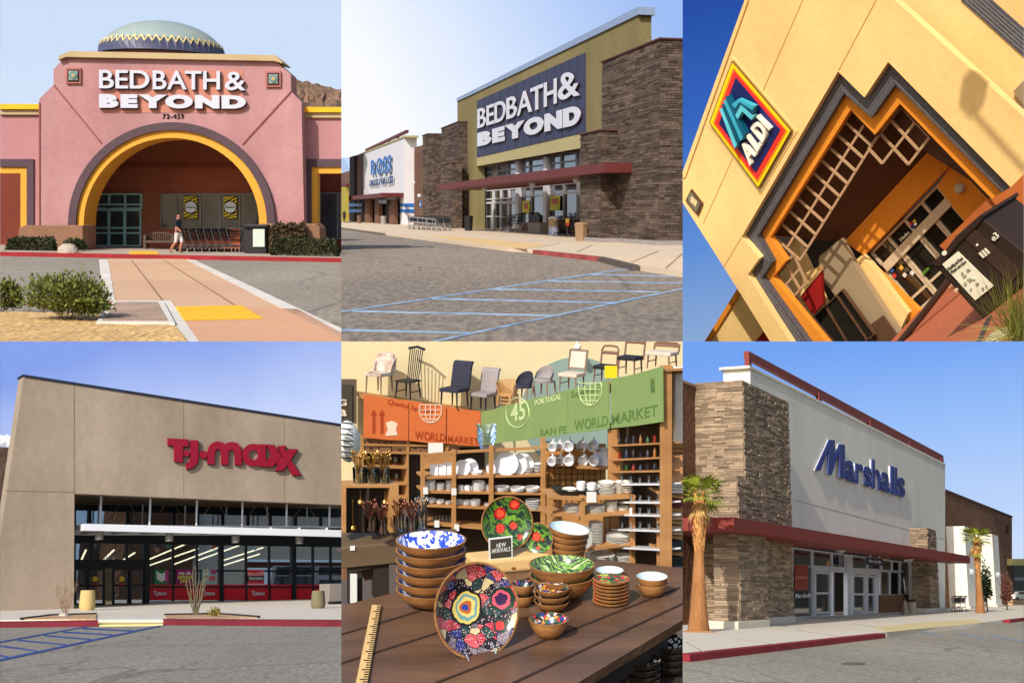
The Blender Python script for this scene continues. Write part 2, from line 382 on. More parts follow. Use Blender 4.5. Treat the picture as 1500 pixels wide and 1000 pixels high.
def cart(fr, base, sc, heading, mw, md, label, group, mini=False):
    """Wire shopping cart: basket, frame, handle, child flap, four wheels."""
    f = V(heading).normalized(); s = V((0, 0, 1)).cross(f); b0 = V(base)
    q = lambda a, l, z: b0 + (f * a + s * l + V((0, 0, z))) * sc
    t = thing(fr, 'shopping_cart', base, label, 'shopping cart', group)
    b = MB(fr); rim = [q(-.42, -.27, 1.0), q(.45, -.2, .88), q(.45, .2, .88), q(-.42, .27, 1.0)]; bot = [q(-.3, -.2, .55), q(.36, -.15, .55), q(.36, .15, .55), q(-.3, .2, .55)]
    r = .014 * sc
    b.tube(rim, r, 5, closed=True); b.tube(bot, r, 5, closed=True)
    for i in range(4):
        j = (i + 1) % 4; n = 5 if i % 2 == 0 else 3
        for k in range(n + 1):
            b.tube([rim[i].lerp(rim[j], k / n), bot[i].lerp(bot[j], k / n)], r * .6, 4)
        for k in (.33, .66): b.tube([rim[i].lerp(bot[i], k), rim[j].lerp(bot[j], k)], r * .6, 4)
    for k in range(1, 5): b.tube([bot[0].lerp(bot[1], k / 5), bot[3].lerp(bot[2], k / 5)], r * .6, 4)
    b.build('basket', md, t)
    b = MB(fr)
    for l in (-.22, .22):
        b.tube([q(-.48, l, 1.02), q(-.36, l, .62), q(-.2, l, .32), q(-.42, l, .16)], r * 1.5, 6)
        b.tube([q(-.2, l, .32), q(.46, l * .8, .24), q(.46, l * .8, .14)], r * 1.5, 6)
    b.tube([q(-.2, -.22, .32), q(-.2, .22, .32)], r * 1.3, 6); b.tube([q(.4, -.18, .24), q(.4, .18, .24)], r * 1.3, 6)
    b.build('frame', mw, t)
    MB(fr).tube([q(-.5, -.26, 1.03), q(-.5, .26, 1.03)], r * 2, 8).build('handle', md, t)
    MB(fr).prism([q(-.36, -.2, .94), q(-.36, .2, .94), q(-.27, .18, .6), q(-.27, -.18, .6)], f * .015 * sc).build('child_seat', md, t)
    for a, l in ((-.42, .22), (-.42, -.22), (.46, .17), (.46, -.17)):
        MB(fr).lathe([(.075 * sc, -.018 * sc), (.075 * sc, .018 * sc)], q(a, l, .075), 12, s).build('wheel', md, t)
    return t
def place1():
    rnd = random.Random(3)
    fr = frame_h((0, 0), 316, .018, None, 3.6); D = 116.0; SW = .34; DW = 126.0
    P = fr.P
    pink = mat('pink_stucco', srgb(184, 139, 138), .9, .07, .12, .1, 2.0, fine=.04, fs=1.6, col2=srgb(172, 122, 124), streak=.12, ss=.3); pinkd = mat('rose_stucco', srgb(182, 130, 132), .9, .08, .15, .06, 3)
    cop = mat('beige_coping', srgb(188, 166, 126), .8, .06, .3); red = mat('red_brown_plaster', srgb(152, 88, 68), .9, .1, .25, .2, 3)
    dark = mat('charcoal_trim', srgb(86, 68, 74), .8, .08, .4, .2, 6); yel = mat('ochre_trim', srgb(222, 160, 56), .7, .06, .3, .1, 6)
    yel2 = mat('yellow_band', srgb(248, 182, 30), .6, .03, .3); brn = mat('brown_plinth', srgb(140, 102, 80), .9, .12, .4, .3, 4)
    teal = mat('teal_frame', srgb(150, 200, 198), .45, .04, .5, metal=.0); lett = mat('silver_letter', srgb(200, 202, 214), .5, .02, .5); lside = mat('letter_black', srgb(30, 28, 32), .6)
    gls = mat('shop_glass', srgb(84, 92, 100), .05, .6, .3, spec=.9, metal=.15, col2=srgb(44, 50, 56)); black = mat('black_print', srgb(35, 22, 24), .7)
    root = thing(fr, 'arched_store', P(500, 735, y=D), 'pink stucco store with round arched entry, blue dome and ochre arch trim', 'building')
    arc = lambda rx, ry, n=40: [(502 + rx * math.cos(math.pi * k / n), 655 - ry * math.sin(math.pi * k / n)) for k in range(n + 1)]
    # front wall with its arch notch; pixels run from the right leg over the arch to the left leg
    o = [(113, 742), (115, 290), (157, 249), (157, 204), (190, 166), (806, 178), (852, 218), (853, 268), (883, 299), (893, 742), (803, 742)]
    MB(fr).slab(o + arc(301, 295) + [(201, 742)], D, 3.0).build('front_wall', pink, root)
    MB(fr).slab([(170, 176), (174, 164), (204, 150), (806, 162), (828, 182), (826, 186), (804, 179), (192, 167)], D - .5, 4).build('coping', cop, root)
    def ring(a, b, y, d, m, nm):
        A, B = arc(*a), arc(*b); bb = MB(fr)
        pa = [(A[0][0], 742)] + A + [(A[-1][0], 742)]; pb = [(B[0][0], 742)] + B + [(B[-1][0], 742)]
        va = [P(*q, y=y) for q in pa]; vb = [P(*q, y=y) for q in pb]; n = len(va); dv = V((0, d, 0))
        bb.add(va + vb + [v + dv for v in va] + [v + dv for v in vb], [(i, i + 1, n + i + 1, n + i) for i in range(n - 1)] + [(2 * n + i, 2 * n + i + 1, 3 * n + i + 1, 3 * n + i) for i in range(n - 1)] +
               [(i, i + 1, 2 * n + i + 1, 2 * n + i) for i in range(n - 1)] + [(n + i, n + i + 1, 3 * n + i + 1, 3 * n + i) for i in range(n - 1)] + [(0, n, 3 * n, 2 * n), (n - 1, 2 * n - 1, 4 * n - 1, 3 * n - 1)])
        return bb.build(nm, m, root, smooth=True)
    ring((303, 297), (280, 274), D - .45, 1.6, dark, 'arch_band')
    ring((279.6, 273.6), (257, 251), D - .15, 3.4, yel, 'arch_trim')
    # porch behind the arch
    xl, xr = P(140, 600, y=D).x, P(870, 600, y=D).x; zt = P(500, 396, y=D).z
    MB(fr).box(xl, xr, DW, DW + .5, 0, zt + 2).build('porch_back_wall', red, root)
    MB(fr).box(xl, xr, D + 3, DW, zt + .8, zt + 1.3).build('porch_ceiling', cop, root)
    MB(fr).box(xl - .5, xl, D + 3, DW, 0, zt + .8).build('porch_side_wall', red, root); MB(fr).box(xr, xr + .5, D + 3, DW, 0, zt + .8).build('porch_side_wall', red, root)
    MB(fr).slab([(250, 482), (760, 482), (760, 492), (250, 492)], DW - .25, .3).build('wall_moulding', mat('red_moulding', srgb(140, 72, 54), .9), root)
    # doors and shop window in the porch
    y = DW - .5
    window_grid(fr, root, [(245, 569), (413, 569), (413, 611), (245, 611)], y, [0, .16, .44, .72, 1], [0, .72, 1], 5, teal, gls, .35, bars='door_frame_bar')
    for i, (a, b) in enumerate(((245, 272), (272, 318), (318, 365), (365, 413))):
        window_grid(fr, root, [(a, 613), (b, 613), (b, 722), (a, 722)], y + .1 * (i % 2), [.04, .96], [.03, .5, .64, .98], 4.5, teal, gls, .3, bars='door_rail')
    window_grid(fr, root, [(471, 568), (760, 568), (760, 668), (471, 668)], y, [0, .16, .40, .60, .80, 1], [0, 1], 3.5, mat('grey_frame', srgb(120, 120, 122), .5), gls, .3)
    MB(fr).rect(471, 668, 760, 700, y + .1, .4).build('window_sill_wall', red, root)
    MB(fr).rect(312, 603, 326, 609, y - .3, .3).build('door_sensor', black, root)
    for X0, X1 in ((539, 578), (655, 694)):
        t = thing(fr, 'window_poster', P((X0 + X1) / 2, 641, y=y - .2), 'yellow striped poster with pale disc, %s of the pair inside the arch' % ('left' if X0 < 600 else 'right'), 'poster')
        MB(fr).rect(X0, 574, X1, 641, y - .12, .05).build('sheet', mat('poster_yellow', srgb(240, 222, 60), .6), t)
        b = MB(fr)
        for k in range(-4, 9):
            yy = 574 + k * 9
            pts = [(X0, yy + 18), (X1, yy - 9 + 9), (X1, yy + 4), (X0, yy + 22)]
            pts = [(x, min(641, max(574, q))) for x, q in pts]
            if max(q for _, q in pts) - min(q for _, q in pts) > 3: b.slab(pts, y - .16, .03)
        b.build('stripe', black, t, kind='stuff')
        c = ((X0 + X1) / 2, 607)
        MB(fr).slab([(c[0] + 19 * math.cos(a * .3142), c[1] + 19 * math.sin(a * .3142)) for a in range(20)], y - .24, .05).build('disc_rim', black, t)
        MB(fr).slab([(c[0] + 16.5 * math.cos(a * .3142), c[1] + 16.5 * math.sin(a * .3142)) for a in range(20)], y - .3, .05).build('disc', mat('poster_blue', srgb(206, 220, 230), .6), t)
        letters(fr, t, 'Rewards', [(c[0] - 13, 604), (c[0] + 13, 604), (c[0] + 13, 610), (c[0] - 13, 610)], y - .34, .03, black, .02, .1, True, 'print')
    # wings
    for sgn, (xa, xb, fx, ix, tz) in ((-1, (-60, 116, 98, 78, 305)), (1, (884, 1060, 893, 912, 314))):
        yw = D + 2.2
        MB(fr).slab([(xa, tz + 30), (xb + (3 if sgn < 0 else -3), tz + 30), (xb + (3 if sgn < 0 else -3), 467), (xa, 467)], yw, 1.2).build('wing_wall', pinkd, root)
        MB(fr).rect(xa, tz, xb, tz + 15, yw - .6, 1.8).build('yellow_cornice', yel2, root)
        MB(fr).rect(xa, tz + 15, xb, tz + 31, yw - .3, 1.5).build('wing_coping', cop, root)
        if sgn < 0: jam = [(98, 466), (118, 466), (118, 742), (98, 742)]; 
        else: jam = [(880, 466), (897, 466), (897, 742), (880, 742)]
        MB(fr).slab(jam, yw - .1, 1.2).build('wing_pier', pinkd, root)
        e = fx; far = xa if sgn < 0 else xb
        MB(fr).slab([(far, 466), (e, 466), (e, 742), (ix, 742), (ix, 489), (far, 489)], yw - .3, 1.4).build('opening_band', dark, root)
        i2 = ix - 18 * (1 if sgn < 0 else -1)
        MB(fr).slab([(far, 489), (ix, 489), (ix, 742), (i2, 742), (i2, 508), (far, 508)], yw - .1, 1.6).build('opening_trim', yel, root)
        MB(fr).rect(min(far, e + sgn * -40), 500, max(far, e), 742, DW, .5).build('wing_back_wall', mat('wing_shade_red', srgb(122, 58, 44), .9, .1, .25), root)  # darker copy of the red plaster, with the wing's shade in its colour
    window_grid(fr, root, [(925, 566), (1040, 566), (1040, 700), (925, 700)], DW - .4, [0, .1, .55, 1], [0, 1], 4, mat('steel_frame', srgb(110, 112, 116), .5), gls, .3)
    # dome
    c = P(476, 168, y=D + 26); k = fr.px(c); R = 178 * k; Hh = 102 * k
    dome = MB(fr).lathe([(R * math.cos(a * math.pi / 32), Hh * math.sin(a * math.pi / 32)) for a in range(17)], c, 64, caps=False).build('dome', mat('teal_dome', srgb(118, 150, 162), .35, .1, .05, spec=.5, col2=srgb(192, 188, 160)), root, smooth=True)  # pale gold mixed into the teal paints in sun highlight and haze
    zz = MB(fr); nv = MB(fr); N = 52
    def dp(a, e, s=1.0): return c + V((R * s * math.cos(e) * math.cos(a), R * s * math.cos(e) * math.sin(a), Hh * s * math.sin(e)))
    for i in range(N):
        a0, a1, am = 2 * math.pi * i / N, 2 * math.pi * (i + 1) / N, 2 * math.pi * (i + .5) / N; lo, hi, w = .20, .36, .075
        zz.add([dp(a0, lo, 1.03), dp(am, hi, 1.03), dp(am, hi + w, 1.03), dp(a0, lo + w, 1.03)], [(0, 1, 2, 3)]); zz.add([dp(am, hi, 1.03), dp(a1, lo, 1.03), dp(a1, lo + w, 1.03), dp(am, hi + w, 1.03)], [(0, 1, 2, 3)])
        nv.add([dp(a0, .0, 1.02), dp(a1, .0, 1.02), dp(a1, lo, 1.02), dp(am, hi, 1.02), dp(a0, lo, 1.02), ], [(0, 1, 2, 3, 4)])
        nv.add([dp(a0, lo + w, 1.006), dp(a0 + .04, lo + w + .05, 1.006), dp(a0, lo + w + .09, 1.006), dp(a0 - .04, lo + w + .05, 1.006)], [(0, 1, 2, 3)])
    nv.build('dome_band', mat('navy_dome', srgb(76, 78, 104), .4), dome); zz.build('zigzag', mat('cream_zigzag', srgb(216, 196, 136), .5), dome)
    MB(fr).lathe([(R * .9, -14 * k), (R * .9, 1 * k)], c, 48).build('dome_drum', pinkd, root)
    # tile medallions and control joints
    for X in (196, 782):
        Y = 203 if X < 400 else 213
        g = MB(fr).rect(X - 4, Y - 4, X + 40, Y + 42, D - .25, .3).build('medallion_surround', mat('rose_frame', srgb(176, 112, 100), .9), root)
        MB(fr).rect(X + 1, Y + 1, X + 35, Y + 36, D - .32, .1).build('medallion_tile', mat('navy_tile', srgb(42, 36, 46), .4), g)
        MB(fr).rect(X + 5, Y + 5, X + 31, Y + 32, D - .38, .1).build('medallion_tile', mat('sage_tile', srgb(150, 150, 140), .4, .4, 3), g)
        MB(fr).slab([(X + 18 + 12 * math.cos(a * .785 + .39), Y + 18 + 12 * math.sin(a * .785 + .39)) for a in range(8)], D - .44, .1).build('medallion_tile', mat('teal_tile', srgb(92, 140, 142), .4), g)
        MB(fr).slab([(X + 18 + 7 * math.cos(a * 1.571), Y + 18 + 7 * math.sin(a * 1.571)) for a in range(4)], D - .5, .1).build('medallion_tile', mat('sand_tile', srgb(190, 160, 110), .4), g)
    jm = mat('joint', srgb(140, 84, 80), .9)
    for a, b in (((158, 250), (298, 420)), ((853, 268), (710, 424)), ((116, 300), (116, 660))):
        pa, pb = P(*a, y=D - .03), P(*b, y=D - .03); MB(fr).bar(pa, pb, .12, .12, (0, 1, 0)).build('control_joint', jm, root)
    # signs
    s = thing(fr, 'store_sign', P(504, 320, y=D - .9), 'white raised letters in two rows on the pink front above the arch', 'sign')
    MB(fr).rect(300, 205, 712, 330, D - .03, .05).build('sign_patch', mat('peach_patch', srgb(194, 130, 114), .9, .06, .2), s)
    for txt, q in (('BED', (290, 205, 437, 260)), ('BATH', (447, 207, 644, 263)), ('&', (659, 209, 719, 265))):
        letters(fr, s, txt, [(q[0], q[1]), (q[2], q[1] + 1.5), (q[2], q[3]), (q[0], q[3] - 1)], D - .5, .3, lett, .012, .06)
        letters(fr, s, txt, [(q[0] + 1.5, q[1] + 2), (q[2] + 2, q[1] + 3.5), (q[2] + 2, q[3] + 3), (q[0] + 1.5, q[3] + 2)], D - .3, .25, lside, .02, .05, True, 'letter_return')
    letters(fr, s, 'BEYOND', [(290, 276), (720, 280), (720, 319), (290, 316)], D - .5, .3, lett, .075, .075)
    letters(fr, s, 'BEYOND', [(291, 278), (722, 282), (722, 322), (291, 319)], D - .3, .25, lside, .08, .07, True, 'letter_return')
    s = thing(fr, 'address_number', P(508, 350, y=D - .2), 'dark street number 72-459 above the pink arch', 'sign')
    letters(fr, s, '72-459', [(476, 334), (538, 334), (538, 348), (476, 348)], D - .1, .08, black, .01, .16, cap='7', name='digit')
    # ground
    road = mat('asphalt_grey', srgb(146, 137, 124), .95, .08, .08, .06, 12, fine=.22, fs=5, crack=.2, stretch=(1, .22, 1)); paving = mat('peach_concrete', srgb(212, 176, 140), .9, .07, .06, .1, 3, col2=srgb(198, 158, 128), fine=.05, fs=4)
    white = mat('white_concrete', srgb(214, 206, 196), .9, .12, .2); kerbm = mat('red_kerb', srgb(150, 38, 44), .8, .2, .5)
    walk = mat('sidewalk_concrete', srgb(176, 158, 142), .9, .08, .1); sand = mat('tan_gravel', srgb(206, 168, 112), .95, .15, 1.2, .8, 6, fine=.3, fs=7, stretch=(1, .3, 1)); pad = mat('yellow_tactile', srgb(232, 170, 50), .8, .08, .5)
    st = dict(kind='structure')
    MB(fr).sheet([(-60, 20, 0), (60, 20, 0), (60, 140, 0), (-60, 140, 0)]).build('road', road, **st)
    MB(fr).box(-60, 20, 102.9, 140, -.2, SW).build('sidewalk', walk, **st)
    MB(fr).box(-60, 20, 102.35, 102.88, -.2, SW + .01).build('kerb', kerbm, **st)
    G = lambda X, Y, z=0: P(X, Y, z=z)
    def flat(nm, pts, z, m, par=None, **kw): return MB(fr).prism([G(X, Y, z) for X, Y in pts], (0, 0, -.02)).build(nm, m, par, **kw)
    wk = flat('crosswalk', [(318, 758), (552, 758), (1020, 985), (1020, 1030), (590, 1030), (330, 880)], .03, paving, **st)
    flat('crosswalk_border', [(290, 760), (317, 760), (337, 882), (302, 882)], .05, white, wk); flat('crosswalk_border', [(546, 760), (572, 762), (1020, 970), (1020, 1000)], .05, white, wk)
    flat('crosswalk_border', [(462, 880), (500, 880), (590, 1010), (548, 1010)], .06, white, wk)
    for a, b in (((385, 762), (475, 878)), ((480, 762), (690, 895))):
        MB(fr).bar(G(*a, .05), G(*b, .05), .055, .03).build('expansion_joint', mat('joint_dark', srgb(140, 108, 86), .9), wk)
    rose = flat('crosswalk_apron', [(514, 902), (690, 896), (872, 905), (1020, 985), (1020, 1030), (590, 1030)], .05, mat('rose_concrete', srgb(208, 158, 124), .9, .07, .1, fine=.06, fs=4), wk)
    for pts, z, wd, lb in (([(514, 900), (706, 896), (770, 934), (540, 940)], .055, 'large yellow tactile paving mat on the near end of the crosswalk', 11), ([(380, 737), (458, 737), (466, 745), (382, 745)], .345, 'small yellow tactile paving mat at the kerb by the arch doors', 6)):
        t = thing(fr, 'tactile_mat', G(*pts[3], z), wd, 'tactile paving'); q = [G(*p, z) for p in pts]
        MB(fr).prism(q, (0, 0, .012)).build('mat', pad, t); b = MB(fr)
        for i in range(24):
            for j in range(lb):
                u, v = (i + .5) / 24, (j + .5) / lb; c = q[0].lerp(q[1], u).lerp(q[3].lerp(q[2], u), v)
                b.lathe([(.11, .012), (.06, .05)], c, 5)
        b.build('dome_stud', pad, t, kind='stuff')
    flat('gravel_bed', [(-30, 915), (60, 912), (290, 920), (516, 955), (560, 1010), (-30, 1010)], .10, sand, **st)
    flat('kerb_edge', [(-30, 884), (330, 880), (330, 886), (-30, 890)], .06, mat('faded_pink_kerb', srgb(190, 130, 120), .9), **st)
    t = thing(fr, 'concrete_vault_cover', G(400, 955), 'flat concrete utility cover with pale rim beside the crosswalk', 'utility cover')
    MB(fr).prism([G(*p, .17) for p in ((282, 942), (334, 880), (478, 880), (512, 944))], (0, 0, -.3)).build('rim', white, t)
    MB(fr).prism([G(*p, .19) for p in ((300, 938), (342, 884), (462, 884), (492, 938))], (0, 0, -.1)).build('lid', mat('worn_lid', srgb(168, 142, 122), .95, .2, .5, .4, 6), t)
    # plinths beside the arch
    for pts, lb in (([(55, 668), (70, 660), (243, 660), (243, 735), (50, 735)], 'brown plastered plinth wall left of the arch'), ([(760, 655), (925, 655), (938, 668), (938, 735), (760, 735)], 'brown plastered plinth wall right of the arch')):
        MB(fr).slab(pts, D - 4, 3.6).build('plinth_wall', brn, None, lb, 'wall', bev=.1)
    # shrubs
    lf = mat('leaf_green', srgb(104, 112, 48), .6, .35, 3, island=.35); ld = mat('hedge_green', srgb(62, 66, 40), .7, .3, 3, island=.4); lb_ = mat('hedge_brown', srgb(84, 70, 48), .7, .3, 3, island=.4); tw = mat('twig', srgb(90, 70, 50), .9)
    def shrub(name, X, Yb, w, h, y, n, sz, m, lab, cat='shrub', boxy=False, dep=.7, group=None):
        c = P(X, Yb, y=y) if y else G(X, Yb); k = fr.px(c); t = thing(fr, name, c, lab, cat, group); b = MB(fr)
        if boxy:
            for _ in range(n):
                p = V((rnd.uniform(-1, 1), rnd.uniform(-1, 1), rnd.uniform(0, 1)))
                ax = rnd.choice((0, 1, 2)) 
                if ax == 1: p.y = -1
                elif ax == 2: p.z = 1
                else: p.x = rnd.choice((-1, 1))
                e = 1 - .16 * max(abs(p.x) ** 4 * p.z, p.z ** 5) + .05 * math.sin(p.x * 9) + .04 * math.sin(p.x * 23 + 1)
                q = c + V((p.x * w / 2 * k * e, p.y * w * dep / 2 * k, p.z * h * k * e + rnd.uniform(-3, 3) * k)); a = V((rnd.gauss(0, 1), rnd.gauss(0, 1), rnd.gauss(.4, 1))).normalized(); sd = a.orthogonal().normalized(); s_ = sz * k * rnd.uniform(.6, 1.3)
                b.add([q, q + a * s_ * .5 + sd * s_ * .3, q + a * s_, q + a * s_ * .5 - sd * s_ * .3], [(0, 1, 2, 3)])
            MB(fr).box(c.x - w * .44 * k, c.x + w * .44 * k, c.y - w * dep * .4 * k, c.y + w * dep * .4 * k, c.z, c.z + h * .9 * k).build('stem', tw, t)
        else:
            for i in range(7):
                a = i * 2.4; leaves(b, c + V((math.cos(a) * w * .24 * k, math.sin(a) * w * .24 * dep * k, h * (.42 + .1 * (i % 3)) * k)), (w * .3 * k, w * .3 * dep * k, h * .5 * k), n // 7, sz * k, rnd, .3, .6)
            s = MB(fr)
            for i in range(14):
                a = i * 2.4; s.tube([c + V((0, 0, .0)), c + V((math.cos(a) * w * .4 * k, math.sin(a) * w * .35 * k, h * k * rnd.uniform(.5, .95)))], .9 * k, 5, .3 * k)
            s.build('stem', tw, t)
        b.build('foliage', m, t, normals=False); return t, b, c, k
    shrub('hedge', 94, 742, 134, 46, D - 7, 2600, 9, ld, 'low dark clipped hedge by the left plinth wall', 'hedge', True, .4)
    shrub('shrub', 222, 740, 64, 36, D - 6.5, 1300, 9, ld, 'small round dark shrub left of the sliding doors')
    shrub('shrub', 846, 735, 102, 84, D - 5, 2600, 9, lb_, 'tall brownish clipped shrub by the right plinth wall', 'shrub', True, .5)
    shrub('hedge', 893, 745, 196, 46, D - 8.5, 3400, 9, ld, 'long low clipped hedge in front of the brownish shrub', 'hedge', True, .3)
    for X, Yb, w, h, n, lab in ((196, 945, 250, 128, 6500, 'big leafy green bush with tiny lilac flowers in the gravel bed'), (4, 918, 112, 88, 3000, 'leafy green bush cut off by the left edge of the gravel bed')):
        t, b, c, k = shrub('flowering_bush', X, Yb, w, h, None, n, 13, lf, lab, 'bush', dep=.8)
        fl = MB(fr)
        for i in range(60):
            d = V((rnd.gauss(0, 1), -abs(rnd.gauss(0, 1)), rnd.gauss(.2, .6))).normalized(); q = c + V((d.x * w * .46 * k, d.y * w * .4 * k, h * (.45 + .4 * d.z) * k)); r = 2.2 * k * rnd.uniform(.7, 1.3)
            fl.lathe([(.001, -r * .5), (r, 0), (.001, r * .6)], q, 5)
        fl.build('flower', mat('lilac_petal', srgb(190, 150, 180), .6), t, kind='stuff')
    MB(fr).lathe([(.9, 0), (.8, .45), (.45, .75), (.001, .8)], G(200, 741, SW), 9).build('rock', mat('pale_rock', srgb(180, 165, 148), .9, .2, 2, .5, 3), None, 'pale boulder beside the small round shrub', 'rock', smooth=True)
    # bench
    wood = mat('bench_wood', srgb(92, 74, 64), .8, .2, 2, stretch=(.3, 1, 1))
    t = thing(fr, 'bench', P(466, 735, y=D + 4), 'slatted brown wooden bench with arched back inside the arch', 'bench'); y = D + 4
    for X in (424, 506): MB(fr).rect(X - 4, 688, X + 4, 736, y, .8).build('leg', wood, t)
    MB(fr).rect(420, 705, 512, 711, y - .4, 2.2).build('seat', wood, t)
    MB(fr).slab([(422, 688), (445, 681), (466, 679), (488, 681), (510, 688), (510, 692), (488, 686), (466, 684), (445, 686), (422, 692)], y + 1.6, .3).build('back_rail', wood, t)
    for i in range(13): X = 428 + i * 6.3; MB(fr).rect(X, 683 + abs(i - 6) * .7, X + 3, 706, y + 1.65, .2).build('slat', wood, t)
    for X in (424, 508): MB(fr).rect(X - 3, 697, X + 3, 700, y - .4, 2).build('armrest', wood, t)
    # carts
    chrome = mat('cart_chrome', srgb(120, 116, 118), .4, .1, 2, metal=.6); cblk = mat('cart_black', srgb(24, 22, 24), .5)
    b0 = P(552, 738, y=D - 2.2); c0 = cart(fr, b0, 66 * fr.px(b0), (.75, .65, 0), chrome, cblk, 'black wire shopping cart nearest the walking man', 'nested carts in front of the arch')
    step = (P(574, 738, y=D - 2.2) - b0)
    for i in range(1, 7): dup(c0, fr.M @ (step * i), 'black wire shopping cart at the end of the row beside the black bin' if i == 6 else 'black wire shopping cart, %s from the walking man in the nested row' % ['', 'second', 'third', 'fourth', 'fifth', 'sixth'][i])
    # bin
    t = thing(fr, 'litter_enclosure', P(742, 745, y=D - 5), 'large black litter and recycling enclosure with pale panel', 'bin'); y = D - 5
    pb = mat('bin_black', srgb(42, 38, 42), .5, .15, 1)
    MB(fr).slab([(716, 664), (780, 664), (780, 744), (716, 744)], y, 4).build('body', pb, t, bev=.08)
    MB(fr).slab([(712, 658), (782, 658), (782, 666), (712, 666)], y - .3, 4.6).build('lid', pb, t, bev=.06)
    MB(fr).rect(703, 668, 717, 740, y + 3, 2).build('body', pb, t)
    MB(fr).rect(741, 671, 775, 723, y - .12, .1).build('panel', mat('pale_panel', srgb(196, 208, 194), .6, .03), t)
    # walker
    b = P(522, 741, z=SW)
    person(fr, b, 116 * fr.px(b), (.85, -.25, 0), mat('navy_shirt', srgb(36, 38, 52), .9), mat('cream_shorts', srgb(216, 206, 200), .9), mat('skin_tan', srgb(176, 118, 92), .6), mat('dark_hair', srgb(48, 36, 32), .7), 'man in navy polo and pale shorts walking past the carts')
    # hill and sky
    hm = mat('desert_hill', srgb(150, 116, 92), .95, .35, .12, 1.0, .4, col2=srgb(112, 92, 72), fine=.3, fs=.6); hb = MB(fr); n = 26; yy = 420
    pts = []
    for j in range(9):
        for i in range(n + 1):
            X = 780 + i * 11; top = 232 + max(0, (X - 860)) * .22 + (40 if X < 840 else 0) * (1 - (X - 780) / 60); v = j / 8
            p = P(X, lerp(360, top, math.sin(v * 1.57)), y=yy + v * 60); pts.append(p + V((rnd.uniform(-1, 1), rnd.uniform(-3, 3), rnd.uniform(-.9, .9) if j else 0)))
    hb.add(pts, [(j * (n + 1) + i, j * (n + 1) + i + 1, (j + 1) * (n + 1) + i + 1, (j + 1) * (n + 1) + i) for j in range(8) for i in range(n)]); hb.build('hill', hm, kind='structure', smooth=True)
    sky_panel(fr, sky_mat('hazy_sky', [(0, (236, 240, 250)), (.55, (226, 238, 252)), (.8, (214, 230, 252)), (1, (206, 224, 250))], (.05, 0, 1), .25))
place1()
